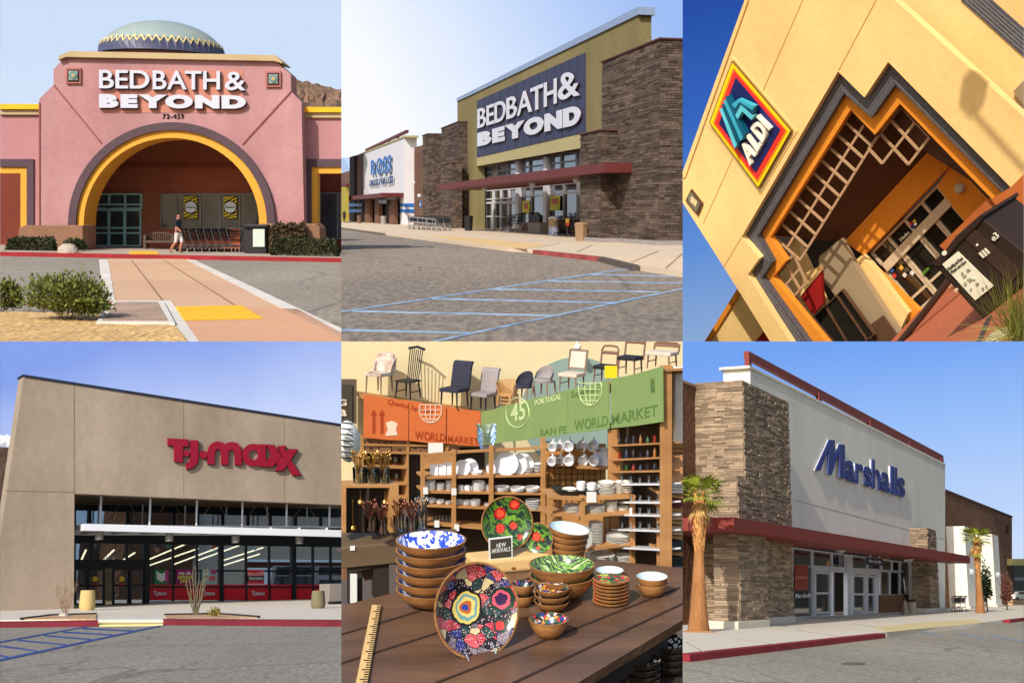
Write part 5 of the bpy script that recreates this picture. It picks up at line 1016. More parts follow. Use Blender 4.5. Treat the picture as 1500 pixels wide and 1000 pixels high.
    b = G(951, 786, SW); k = fr.px(b); t = thing(fr, 'red_shrub', b, 'reddish flowering shrub against the far brown wall', 'shrub'); lv = MB(fr); leaves(lv, b + V((0, 0, 44 * k)), (22 * k, 12 * k, 52 * k), 700, 8 * k, rnd, .2, .3); lv.build('foliage', mat('red_leaf', srgb(104, 62, 48), .6, .4, 6, island=.4), t, normals=False); MB(fr).tube([b, b + V((0, 0, 70 * k))], 2 * k, 6, k).build('stem', und, t)
    # bins and cart
    b = G(652, 800, SW); k = fr.px(b); t = thing(fr, 'ash_urn', b, 'grey pyramid ash urn beside the litter bin', 'ash urn'); MB(fr).lathe([(14 * k, 0), (12.5 * k, 6 * k), (5 * k, 40 * k), (3 * k, 42 * k)], b, 4).build('body', mat('urn_grey', srgb(140, 128, 112), .8), t); MB(fr).lathe([(4.5 * k, 42 * k), (3 * k, 46 * k)], b, 8).build('cap', und, t)
    b = G(673, 798, SW); t = thing(fr, 'litter_bin', b, 'tan pebbled litter bin at the foot of the right stone pier', 'bin'); MB(fr).lathe([(11 * k, 0), (13 * k, 36 * k)], b, 12).build('body', mat('bin_tan', srgb(160, 148, 128), .9, .1, 5), t); MB(fr).lathe([(14 * k, 36 * k), (14 * k, 40 * k), (9 * k, 44 * k)], b, 12).build('lid', und, t)
    ch = mat('grey_cart_chrome', srgb(150, 148, 146), .4, metal=.5); bk = mat('cart_dark', srgb(60, 58, 58), .6)
    for i, (X, lb) in enumerate(((802, 'left of the pair'), (817, 'right of the pair'))): b = G(X, 791, SW); cart(fr, b, 44 * fr.px(b), (.9, .4, 0), ch, bk, 'grey shopping cart by the white pier, ' + lb, 'carts by the white piers')
    # far plaza
    t = thing(fr, 'far_shop', P(985, 780, y=D + 4), 'far yellow topped shop with dark windows at the right edge', 'building'); yf = D + .2; far = lambda *a: MB(fr).rect(*a)
    q = P(985, 780, z=0)
    far(967, 636, 1010, 655, yf, .5).build('parapet', mat('far_yellow', srgb(214, 200, 120), .9), t); far(970, 655, 1010, 742, yf + .1, .4).build('window', mat('far_dark', srgb(50, 56, 58), .3, .4, 3), t); far(967, 650, 972, 752, yf, .5).build('column', und, t); far(972, 690, 1010, 700, yf + .05, .1).build('window_band', mat('far_grey', srgb(130, 134, 138), .6), t); far(967, 752, 1010, 786, yf, .5).build('low_wall', mat('far_tan', srgb(206, 170, 130), .9, .1, 2), t)
    c = thing(fr, 'parked_car', P(990, 752, y=yf - .05), 'white parked car half hidden at the right edge', 'car'); MB(fr).slab([(974, 752), (974, 742), (982, 738), (986, 731), (1010, 730), (1010, 752)], yf - .25, .2).build('body', wht, c); MB(fr).slab([(984, 738), (988, 733), (1010, 732), (1010, 739)], yf - .27, .02).build('window', gls, c); MB(fr).slab(disc(982, 752, 4.5, 12), yf - .28, .1).build('wheel', und, c)
    sky_panel(fr, sky_mat('clear_blue_sky', [(0, (214, 228, 250)), (.32, (204, 222, 252)), (.72, (156, 194, 250)), (1, (116, 164, 244))], (-.12, 0, 1.05), .06))
place4()
# ================================================================ place 5: cream supermarket entrance, tilted view
def place5():
    rnd = random.Random(12)
    tv = 8000.0; vv = (1250 - .652 * tv, 250 - .759 * tv); u = ray(*vv).normalized()
    pv = V((vv[0] - 750, vv[1] - 500)); base = V((1250, 250)); dr = V((.652, .759)); s0 = 313.0
    # point on the horizon below the view centre, then along it
    c0 = base + dr * ((-F * F - (base - V((750, 500))).dot(pv)) / dr.dot(pv)); pd = V((-pv.y, pv.x)).normalized(); pd = pd if pd.y > 0 else -pd
    vh = c0 + pd * 2000
    fr = Frame((2, 0), u, -ray(*vh), 2.2); P = fr.P; D = 78 * fr.lray(500, 500).y
    cream = mat('cream_stucco_sunny', srgb(248, 208, 136), .9, .04, .08, .05, 2, col2=srgb(240, 197, 124), streak=.08, ss=.5, fine=.03, fs=3); tile = mat('charcoal_tile', srgb(84, 82, 86), .5, .15, 4, fine=.25, fs=6); oran = mat('orange_stucco', srgb(232, 142, 40), .9, .05, .1, .1, 3); brn = mat('reveal_brown', srgb(92, 62, 40), .9, .05); lat = mat('taupe_lattice', srgb(184, 146, 108), .8, .04)
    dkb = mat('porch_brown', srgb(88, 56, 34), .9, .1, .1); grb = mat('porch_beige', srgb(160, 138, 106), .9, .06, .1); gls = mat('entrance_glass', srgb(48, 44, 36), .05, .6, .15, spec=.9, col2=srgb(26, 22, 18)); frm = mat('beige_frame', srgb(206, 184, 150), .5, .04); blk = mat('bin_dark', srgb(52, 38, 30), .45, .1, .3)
    root = thing(fr, 'cream_supermarket', P(500, 950, y=D), 'cream stucco supermarket entrance with stepped charcoal and orange portal', 'building')
    S = lambda pts, y, d, nm, m, par=root, **k: MB(fr).slab(pts, y, d).build(nm, m, par, **k)
    W = [(320, 1010), (190, 805), (225, 757), (172, 695), (455, 210), (532, 286), (602, 182), (962, 550)]
    S([(194, -12), (606, -12), (1010, 352), (1010, 505)] + W[::-1] + [(262, 1010), (165, 853), (-10, 578), (-10, 545), (8, 505)], D, .6, 'front_wall', cream)
    S([(186, -12), (196, -12), (6, 520), (-6, 520)], D - .12, .9, 'parapet_cap', cream)
    S([(625, -12), (1010, 330), (1010, -12)], D + 1.6, .5, 'recessed_wall', cream)
    Dk_o = [(292, 1010), (160, 802), (196, 757), (140, 693), (452, 180), (530, 256), (602, 146), (992, 545)]
    Or_o = [(372, 1010), (232, 814), (262, 768), (220, 692), (472, 274), (553, 345), (622, 248), (934, 562)]
    La_o = [(428, 1010), (264, 812), (303, 764), (256, 696), (492, 321), (563, 395), (636, 304), (905, 582)]
    ex = lambda pts, o: [(x - (8 if i in (1, 3) else 0), y + o) for i, (x, y) in enumerate(pts)]
    S(Dk_o + Or_o[::-1], D + .55, .5, 'tile_band', tile)
    gl = mat('tile_grout', srgb(128, 122, 116), .8)
    for j in range(1, 5):
        f = j / 5; pts = [(lerp(a[0], b[0], f), lerp(a[1], b[1], f)) for a, b in zip(W, Or_o)]
        for a, b in zip(pts, pts[1:]): MB(fr).bar(P(*a, y=D + .54), P(*b, y=D + .54), .03, .03, (0, 1, 0)).build('tile_course', gl, root)
    Or_h = [(352, 1010), (208, 812), (240, 768), (196, 690), (470, 248), (551, 318), (622, 218), (962, 562)]
    S(Or_h + La_o[::-1], D + 1.1, .5, 'orange_band', oran)
    # reveal behind the orange band
    S([(410, 1010), (248, 812), (286, 764), (240, 696), (490, 300), (562, 372), (636, 280), (925, 580), (900, 590), (636, 312), (563, 402), (493, 330), (262, 697), (310, 764), (270, 812), (436, 1010)], D + 1.7, .5, 'portal_reveal', dkb)
    # lattice: bars in plane D + 2
    def lattice(q, nu, nv, w=6):
        q = [V(p) for p in q]; M = lambda a, b: (q[0] * (1 - a) + q[1] * a) * (1 - b) + (q[3] * (1 - a) + q[2] * a) * b
        for i in range(nu + 1): a, b = M(i / nu, 0), M(i / nu, 1); MB(fr).bar(P(*a, y=D + 2), P(*b, y=D + 2), w * .026, .13, (0, 1, 0)).build('lattice_bar', lat, root)
        for j in range(nv + 1): a, b = M(0, j / nv), M(1, j / nv); MB(fr).bar(P(*a, y=D + 2.03), P(*b, y=D + 2.03), w * .026, .11, (0, 1, 0)).build('lattice_bar', lat, root)
    lattice([(266, 692), (500, 320), (577, 390), (344, 762)], 10, 2); lattice([(579, 391), (640, 312), (724, 402), (662, 482)], 2, 2); lattice([(545, 435), (579, 391), (619, 435), (585, 479)], 1, 1); lattice([(278, 802), (326, 744), (362, 826), (326, 868)], 2, 2)
    # porch: ceiling, bulkhead, entrance wall
    DB = D + 6.5
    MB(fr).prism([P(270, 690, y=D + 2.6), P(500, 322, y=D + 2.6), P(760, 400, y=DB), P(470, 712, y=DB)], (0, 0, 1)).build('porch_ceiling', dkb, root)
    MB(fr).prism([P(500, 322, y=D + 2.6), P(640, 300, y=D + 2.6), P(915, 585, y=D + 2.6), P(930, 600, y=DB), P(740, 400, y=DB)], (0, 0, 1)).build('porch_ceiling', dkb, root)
    S([(470, 706), (735, 415), (793, 474), (532, 748)], DB, .6, 'bulkhead', oran)
    S([(735, 415), (910, 585), (930, 610), (850, 680), (745, 545), (793, 474)], DB + .3, .5, 'entrance_wall', oran)
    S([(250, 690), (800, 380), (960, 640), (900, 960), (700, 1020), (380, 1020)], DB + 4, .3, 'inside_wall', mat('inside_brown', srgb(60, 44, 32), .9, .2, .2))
    window_grid(fr, root, [(553, 742), (745, 546), (773, 580), (585, 778)], DB + .7, [0, .24, .5, .76, 1], [0, 1], 7, frm, gls, .3)
    S([(582, 776), (772, 578), (790, 598), (600, 796)], DB + .5, .4, 'door_header', frm)
    for a, b in ((0.0, .26), (.26, .52), (.52, .76), (.76, 1)):
        L = lambda f: ((lerp(592, 785, f), lerp(796, 594, f)), (lerp(690, 905, f), lerp(915, 730, f)))
        (x0, y0), (x3, y3) = L(a); (x1, y1), (x2, y2) = L(b)
        window_grid(fr, root, [(x0, y0), (x1, y1), (x2, y2), (x3, y3)], DB + .7, [.04, .96], [.02, .72, .97], 8, frm, gls, .25, bars='door_rail')
    S([(690, 905), (900, 722), (915, 740), (700, 922)], DB + .5, .3, 'door_sill', frm)
    # side column, piers and the red awning bay
    S([(400, 752), (462, 700), (500, 772), (640, 985), (560, 1010), (395, 800)], D + 5, .5, 'porch_side_wall', grb)
    S([(498, 768), (522, 750), (546, 772), (660, 918), (630, 982), (528, 850)], DB - .8, .6, 'cream_pier', cream); S([(546, 772), (565, 790), (692, 912), (660, 945)], DB - .3, .5, 'orange_pier', oran)
    S([(548, 952), (585, 925), (628, 985), (600, 1010), (560, 1010)], D + 4.8, .4, 'column_base', brn)
    rb = mat('red_awning', srgb(150, 24, 20), .7, .1, .3); S([(340, 862), (405, 792), (411, 888), (382, 922)], D + 3.6, .3, 'awning', rb); S([(338, 862), (402, 786), (405, 794), (342, 872)], D + 3.5, .4, 'awning_edge', cream)
    S([(360, 800), (400, 780), (404, 792), (340, 866)], D + 4.4, .3, 'side_bay_wall', cream)
    window_grid(fr, root, [(384, 930), (466, 850), (560, 980), (450, 1060)], D + 4.2, [0, .4, .8, 1], [0, 1], 3, brn, gls, .3)
    # right side: neighbouring portal, plinth
    S([(800, -12), (890, -12), (1010, 95), (1010, 176)], D + 1.5, .4, 'tile_band', tile)
    for j in range(1, 6): f = j / 6; MB(fr).bar(P(lerp(800, 890, f), -10, y=D + 1.49), P(1010, lerp(176, 95, f), y=D + 1.49), .05, .03, (0, 1, 0)).build('tile_course', gl, root)
    S([(885, -12), (985, -12), (1010, 10), (1010, 100)], D + 1.9, .4, 'orange_band', oran); S([(980, -12), (1010, -12), (1010, 15)], D + 2.2, .3, 'portal_reveal', dkb)
    S([(968, 268), (1010, 225), (1010, 320), (985, 292)], D + 1.3, .4, 'tile_medallion', mat('taupe_tile', srgb(150, 128, 96), .8, .3, .5))
    S([(903, 584), (962, 548), (1012, 498), (1012, 690), (950, 640)], D - .25, .6, 'plinth', mat('burnt_orange', srgb(186, 100, 44), .9, .08, .1)); S([(896, 580), (920, 598), (772, 738), (752, 720)], D + 1.5, .8, 'ledge', mat('ledge_rust', srgb(176, 96, 44), .8))
    p = P(813, 551, y=DB + .2); MB(fr).lathe([(.35, 0), (.3, .3), (.1, .4)], p, 12, (0, -1, 0)).build('wall_lamp', frm, root, smooth=True)
    for a, b in (((352, 0), (236, 265)), ((570, -5), (457, 206)), ((236, 265), (60, 655)), ((172, 695), (120, 782))): MB(fr).bar(P(*a, y=D - .01), P(*b, y=D - .01), .05, .03, (0, 1, 0)).build('panel_joint', mat('cream_joint', srgb(200, 150, 80), .9), root)
    g = S([(24, 555), (58, 598), (44, 632), (8, 588)], D - .15, .2, 'tile_medallion', brn); S([(22, 562), (50, 598), (40, 622), (13, 588)], D - .2, .1, 'medallion_tile', mat('sage_diamond', srgb(120, 118, 90), .6, .3, 1), g); S([(25, 576), (42, 592), (38, 606), (22, 590)], D - .25, .1, 'medallion_tile', mat('cream_diamond', srgb(230, 200, 150), .6), g)
    # sign
    sg = thing(fr, 'store_sign', P(222, 553, y=D - .5), 'square navy sign with yellow and red border and teal emblem', 'sign'); q = [V((77, 360)), V((143, 180)), V((318, 385)), V((222, 553))]; cc = (q[0] + q[1] + q[2] + q[3]) / 4
    for i, (f, c, nm) in enumerate(((1, (120, 92, 40), 'rim'), (.975, (250, 212, 20), 'border'), (.9, (250, 140, 30), 'border'), (.855, (232, 52, 44), 'border'), (.745, (28, 36, 92), 'field'))):
        S([tuple(cc + (p - cc) * f) for p in q], D - .3 - .04 * i, .3 if i == 0 else .05, nm, mat('sign_%s%d' % (nm, i), srgb(*c), .4, .02), sg)
    S([(70, 365), (145, 165), (335, 385), (228, 568)], D - .06, .1, 'backing', cream, sg)
    tl = [mat('teal_%d' % i, srgb(*c), .35, .1, .3) for i, c in enumerate(((16, 92, 118), (58, 168, 190), (14, 80, 104), (96, 200, 212)))]
    for i in range(4):
        dx, dy = -5.5 * i, 15 * i
        S([(124 + dx, 284 + dy * .8), (132 + dx, 281 + dy * .8), (184 + dx * 1.6, 392 + dy * .75), (178 + dx * 1.6, 402 + dy * .75)], D - 1.0, .45, 'emblem_stripe', tl[i], sg)
    for i in range(3):
        dx, dy = 5 * i, 16 * i
        S([(144 + dx, 306 + dy), (162 + dx * .8, 291 + dy * .55), (209 - dx * .2, 312 + dy * .9), (205 - dx * .4, 323 + dy * .9), (166 + dx * .8, 304 + dy * .7), (151 + dx, 318 + dy)], D - 1.05 - .02 * i, .45, 'emblem_stripe', tl[(i + 1) % 4], sg)
    letters(fr, sg, 'ALDI', [(166, 437), (219, 338), (257, 376), (196, 487)], D - .8, .4, mat('ivory_letter', srgb(246, 236, 216), .5, .02), .03, .13)
    # low wing on the left
    lw = thing(fr, 'low_cream_wing', P(200, 990, y=D + 5), 'low cream wing with orange coping and a red awning at lower left', 'building'); cy = D + 5
    S([(160, 858), (330, 700), (480, 1020), (60, 1020)], cy, .5, 'wall', cream, lw); S([(158, 848), (168, 858), (72, 1010), (58, 1010)], cy - .2, .8, 'coping', oran, lw); S([(208, 1005), (240, 968), (258, 1005)], cy - .5, .4, 'awning', rb, lw)
    # ramp ground
    A, B = P(795, 822, y=DB + .3), P(690, 918, y=DB + .3); z0 = (A.z + B.z) / 2; m_ = (z0 - fr.h) / (DB + .3) + .08
    def R(X, Y, dz=0):
        d = fr.lray(X, Y); t = (z0 + dz - m_ * (DB + .3) - fr.h) / (d.z - m_ * d.y); return V((d.x * t, d.y * t, fr.h + d.z * t))
    rp_ = MB(fr).prism([R(*p) for p in ((590, 1020), (688, 916), (800, 826), (870, 770), (1020, 800), (1020, 1020))], (0, 0, -.3)).build('ramp', mat('terracotta_ramp', srgb(184, 100, 66), .85, .08, .15, .1, 3, fine=.05, fs=3), kind='structure')
    MB(fr).bar(R(870, 1000, .02), R(898, 930, .02), .3, .06).build('drain_slot', mat('slot_dark', srgb(70, 56, 60), .8), rp_)
    # bins
    yb = R(876, 938).y; yr = R(640, 1005).y
    bn = thing(fr, 'recycling_bin', P(880, 940, y=yb), 'large dark brown recycling bin with a white notice on its side', 'bin')
    S([(735, 775), (800, 692), (868, 632), (1012, 748), (1012, 812), (880, 938)], yb, 3, 'body', blk, bn, bev=.06)
    S([(728, 772), (770, 735), (860, 640), (875, 628), (882, 634), (862, 662), (808, 712), (752, 782)], yb - .12, 3.2, 'hood', blk, bn)
    S([(818, 690), (848, 664), (990, 795), (960, 830)], yb - .06, .05, 'panel', mat('bin_panel', srgb(64, 48, 38), .4), bn)
    nt = mat('notice_paper', srgb(226, 218, 190), .7, .08, .5); ink = mat('notice_ink', srgb(80, 76, 66), .7); S([(760, 774), (806, 737), (910, 838), (857, 880)], yb - .1, .05, 'notice', nt, bn)
    for i, tx in enumerate(('Recycling and Trash', 'Please sort here')): f = .12 + i * .1; letters(fr, bn, tx, [(lerp(766, 860, f) - 2, lerp(776, 870, f)), (lerp(806, 905, f), lerp(743, 838, f)), (lerp(809, 908, f), lerp(748, 843, f)), (lerp(769, 863, f) - 2, lerp(781, 875, f))], yb - .15, .04, ink, .01, .1, True, 'print', cap='x')
    b = MB(fr)
    for i in range(16): a = rnd.uniform(.4, .92); c = rnd.uniform(.15, .8); x, y = lerp(lerp(760, 857, a), lerp(806, 910, a), c), lerp(lerp(774, 880, a), lerp(737, 838, a), c); b.slab(disc(x, y, rnd.uniform(2, 6), 7, rnd.uniform(2, 5)), yb - .15 - .002 * i, .04)
    b.build('print', mat('notice_drawing', srgb(140, 146, 120), .7, .5, 1), bn, kind='stuff')
    letters(fr, bn, 'e3', [(898, 694), (914, 680), (928, 694), (912, 708)], yb - .12, .05, nt, .01, .1, True, 'print', cap='3'); S(disc(766, 742, 7, 14), yb - .2, .05, 'emblem', nt, bn); S(disc(862, 718, 3.5, 12), yb - .12, .05, 'print', nt, bn)
    for i in range(3): S([(866 + i * 8, 742 - i * 6), (870 + i * 8, 739 - i * 6), (884 + i * 8, 754 - i * 6), (880 + i * 8, 757 - i * 6)], yb - .12, .05, 'print', nt, bn)
    S(disc(800, 851, 5, 14), yb - .2, .1, 'lock', frm, bn)
    # posters and hazard diamond on the doors
    t = thing(fr, 'hazard_placard', P(674, 660, y=DB + .6), 'small four colour hazard diamond on the transom glass', 'sign')
    for (dx, dy), c in (((-6, 3), (200, 40, 30)), ((4, -4), (230, 190, 40)), ((-3, 12), (40, 70, 150)), ((7, 5), (235, 235, 230))): S([(674 + dx - 5, 652 + dy), (674 + dx + 1, 652 + dy - 6), (674 + dx + 6, 652 + dy), (674 + dx, 652 + dy + 6)], DB + .6, .05, 'panel', mat('hz%d%d%d' % c, srgb(*c), .6), t)
    t = thing(fr, 'door_notice', P(620, 800, y=DB + .6), 'small white and red notices on the left entrance door glass', 'poster')
    for x, y, c in ((612, 792, (60, 100, 170)), (640, 784, (220, 170, 60)), (620, 808, (210, 60, 40)), (650, 806, (220, 214, 200)), (672, 800, (230, 224, 214))): S([(x - 7, y), (x - 1, y - 8), (x + 7, y), (x + 1, y + 8)], DB + .6, .04, 'sheet', mat('dn%d' % x, srgb(*c), .6), t)
    letters(fr, t, 'ENTER', [(700, 800), (718, 782), (723, 787), (705, 806)], DB + .55, .04, mat('enter_green', srgb(110, 160, 50), .6), .02, .1, True, 'print'); letters(fr, t, 'Hello', [(634, 700), (660, 676), (665, 683), (640, 708)], DB + .6, .04, nt, .02, .1, True, 'print')
    # handrail
    hr = mat('rail_steel', srgb(82, 62, 52), .4, .1, .5, metal=.4); h = thing(fr, 'handrail', P(650, 1000, y=yr), 'bent steel handrail along the terracotta ramp', 'handrail')
    MB(fr).tube([P(*p, y=yr) for p in ((620, 1024), (700, 925), (780, 822), (860, 724), (905, 672), (925, 650), (942, 643), (958, 652), (970, 668), (968, 684), (952, 692), (935, 684))], .22, 10).build('rail', hr, h, smooth=True)
    MB(fr).tube([P(938, 690, y=yr + .1), P(1010, 790, y=yr + .1)], .16, 8).build('post', hr, h)
    # grass and red planting
    yg = R(985, 1000).y; b0 = P(985, 985, y=yg); k = fr.px(b0); t = thing(fr, 'ornamental_grass', b0, 'clump of long arching green grass at the lower right corner', 'grass'); gb = MB(fr); n_ = V((0, -1, 0))
    for i in range(260):
        a0 = rnd.uniform(-2.9, -.6) if rnd.random() < .8 else rnd.uniform(-3.6, -2.9); X0, Y0 = 985 + rnd.uniform(-25, 25), 985 + rnd.uniform(-30, 30); L = rnd.uniform(90, 230); bend = rnd.uniform(-.5, .2); w = rnd.uniform(1.2, 2.6); pts = []
        x, y_, a = X0, Y0, a0; yy = yg - rnd.uniform(-2, 2)
        for s_ in range(6): pts.append((x, y_)); x += L / 5 * math.cos(a); y_ += L / 5 * math.sin(a); a += bend * .35 * (-1 if a0 < -1.6 else 1)
        v = []
        for s_, (x, y_) in enumerate(pts): ww = w * (1 - s_ / 5.2); v += [P(x - ww, y_ - ww * .4, y=yy - .1 * s_), P(x + ww, y_ + ww * .4, y=yy - .1 * s_)]
        gb.add(v, [(2 * s_, 2 * s_ + 1, 2 * s_ + 3, 2 * s_ + 2) for s_ in range(5)])
    gb.build('blade', mat('grass_blade', srgb(128, 126, 52), .6, .25, .5, island=.4), t, kind='stuff', normals=False)
    MB(fr).slab(disc(985, 1000, 40, 10, 22), yg + 3, 1).build('root_clump', mat('grass_root', srgb(90, 80, 40), .9), t)
    c = P(975, 712, y=D - 2); t = thing(fr, 'red_ground_plant', c, 'low salmon red flowering plant beside the dark bin', 'plant'); lv = MB(fr)
    for i in range(8): leaves(lv, P(932 + i * 11, 680 + i * 8, y=D - 3), (1.0, .5, .5), 60, .45, rnd, .1, .3)
    lv.build('foliage', mat('salmon_leaf', srgb(200, 100, 70), .7, .3, 1, island=.3), t, normals=False); MB(fr).tube([P(930, 684, y=D - 2.6), P(1010, 745, y=D - 2.6)], .12, 6).build('stem', brn, t)
    MB(fr).lathe([(.5, 0), (.46, .2), (.25, .34), (.001, .37)], P(925, 1000, y=yg), 9).build('rock', mat('sand_rock', srgb(190, 170, 130), .9, .15, .8, .4, 3), None, 'pale rounded boulder beside the ornamental grass', 'rock', smooth=True)
    # parking-lot lamp standing out of view; its shadow falls on the cream wall
    sl_ = V((SUN.dot(fr.r), SUN.dot(fr.n), SUN.dot(fr.u))); hp = P(852, 268, y=D) + sl_ * 32; lp = thing(fr, 'street_lamp', hp - V((0, 0, 14)), 'tall parking lot lamp whose shadow falls on the cream wall', 'street lamp')
    MB(fr).tube([hp - V((.9, 0, 14)), hp - V((.9, 0, .3))], .14, 10).build('pole', blk, lp, clip=False); MB(fr).obox(hp, (.62, 0, 0), (0, .5, 0), (0, 0, .5)).build('lamp_head', blk, lp, clip=False); MB(fr).bar(hp - V((1.1, 0, .4)), hp - V((.5, 0, .4)), .2).build('arm', blk, lp, clip=False)
    sky_panel(fr, sky_mat('deep_blue_sky', [(0, (142, 172, 214)), (.3, (98, 144, 216)), (.65, (56, 104, 192)), (1, (40, 80, 168))], (-.15, 0, 1.0), .06))
place5()
# ================================================================ place 6: tableware shop
def pattern(name, cols, sc, rings=None, lines=.0, rough=.25, bands=None):
    """Printed glaze: coloured cells with pale veins and, where asked, flower rings round given points (object space)."""
    m = bpy.data.materials.new(name); m.use_nodes = True; N, L = m.node_tree.nodes, m.node_tree.links; b = N['Principled BSDF']; b.inputs['Roughness'].default_value = rough
    tc = N.new('ShaderNodeTexCoord'); nz = N.new('ShaderNodeTexNoise'); nz.inputs['Scale'].default_value = sc * .6; L.new(tc.outputs['Object'], nz.inputs['Vector'])
    ad = N.new('ShaderNodeMixRGB'); ad.blend_type = 'ADD'; ad.inputs[0].default_value = .5 / sc; L.new(tc.outputs['Object'], ad.inputs[1]); L.new(nz.outputs['Color'], ad.inputs[2])
    vo = N.new('ShaderNodeTexVoronoi'); vo.inputs['Scale'].default_value = sc; L.new(ad.outputs[0], vo.inputs['Vector'])
    rp = N.new('ShaderNodeValToRGB'); rp.color_ramp.interpolation = 'CONSTANT'; e = rp.color_ramp.elements
    while len(e) < len(cols): e.new(.5)
    for i, c in enumerate(cols): e[i].position = i / len(cols); e[i].color = (*srgb(*c), 1)
    sp = N.new('ShaderNodeSeparateColor'); L.new(vo.outputs['Color'], sp.inputs[0]); L.new(sp.outputs[0], rp.inputs[0]); out = rp.outputs[0]
    def over(fac, col):
        nonlocal out
        mx = N.new('ShaderNodeMixRGB'); L.new(fac, mx.inputs[0]); L.new(out, mx.inputs[1]); mx.inputs[2].default_value = (*srgb(*col), 1); out = mx.outputs[0]
    if bands:       # fine dots inside the cells
        v3 = N.new('ShaderNodeTexVoronoi'); v3.inputs['Scale'].default_value = sc * 5; L.new(tc.outputs['Object'], v3.inputs['Vector'])
        lt = N.new('ShaderNodeMath'); lt.operation = 'LESS_THAN'; lt.inputs[1].default_value = .28; L.new(v3.outputs['Distance'], lt.inputs[0]); over(lt.outputs[0], bands)
    if lines:
        v2 = N.new('ShaderNodeTexVoronoi'); v2.feature = 'DISTANCE_TO_EDGE'; v2.inputs['Scale'].default_value = sc; L.new(ad.outputs[0], v2.inputs['Vector'])
        lt = N.new('ShaderNodeMath'); lt.operation = 'LESS_THAN'; lt.inputs[1].default_value = lines; L.new(v2.outputs['Distance'], lt.inputs[0]); over(lt.outputs[0], (28, 22, 30))
    for p, R, cs in rings or ():
        ds = N.new('ShaderNodeVectorMath'); ds.operation = 'DISTANCE'; L.new(tc.outputs['Object'], ds.inputs[0]); ds.inputs[1].default_value = p
        wob = N.new('ShaderNodeMath'); wob.operation = 'MULTIPLY_ADD'; wob.inputs[1].default_value = 1 / R; L.new(ds.outputs['Value'], wob.inputs[0])
        v4 = N.new('ShaderNodeTexVoronoi'); v4.inputs['Scale'].default_value = 2.2 / R; L.new(tc.outputs['Object'], v4.inputs['Vector']); sm = N.new('ShaderNodeMath'); sm.operation = 'MULTIPLY'; sm.inputs[1].default_value = .22; L.new(v4.outputs['Distance'], sm.inputs[0]); L.new(sm.outputs[0], wob.inputs[2])
        r2 = N.new('ShaderNodeValToRGB'); r2.color_ramp.interpolation = 'CONSTANT'; e = r2.color_ramp.elements
        while len(e) < len(cs): e.new(.5)
        for i, c in enumerate(cs): e[i].position = i / len(cs); e[i].color = (*srgb(*c), 1)
        L.new(wob.outputs[0], r2.inputs[0]); lt = N.new('ShaderNodeMath'); lt.operation = 'LESS_THAN'; lt.inputs[1].default_value = 1.0; L.new(wob.outputs[0], lt.inputs[0])
        mx = N.new('ShaderNodeMixRGB'); L.new(lt.outputs[0], mx.inputs[0]); L.new(out, mx.inputs[1]); L.new(r2.outputs[0], mx.inputs[2]); out = mx.outputs[0]
    L.new(out, b.inputs['Base Color']); return m
def leafy(name, cols, sc, rings=None):
    """Printed glaze of overlapping leaf strokes with pale veins, and red flowers round given points."""
    m = pattern(name, cols, sc * 2.2, rings, 0, .22); N, L = m.node_tree.nodes, m.node_tree.links
    vo = next(n for n in N if n.type == 'TEX_VORONOI'); wv = N.new('ShaderNodeTexWave'); wv.inputs['Scale'].default_value = sc * .45; wv.bands_direction = 'DIAGONAL'; wv.inputs['Distortion'].default_value = 22; wv.inputs['Detail'].default_value = 4; wv.inputs['Detail Scale'].default_value = .7
    tc = next(n for n in N if n.type == 'TEX_COORD'); L.new(tc.outputs['Object'], wv.inputs['Vector'])
    rp = next(n for n in N if n.type == 'VALTORGB'); sp = next(n for n in N if n.type == 'SEPARATE_COLOR'); ad = N.new('ShaderNodeMath'); ad.operation = 'MULTIPLY_ADD'; ad.inputs[1].default_value = .5
    sm = N.new('ShaderNodeMath'); sm.operation = 'MULTIPLY'; sm.inputs[1].default_value = .5; L.new(sp.outputs[0], sm.inputs[0]); L.new(wv.outputs['Fac'], ad.inputs[0]); L.new(sm.outputs[0], ad.inputs[2]); L.new(ad.outputs[0], rp.inputs[0]); rp.color_ramp.interpolation = 'LINEAR'
    return m
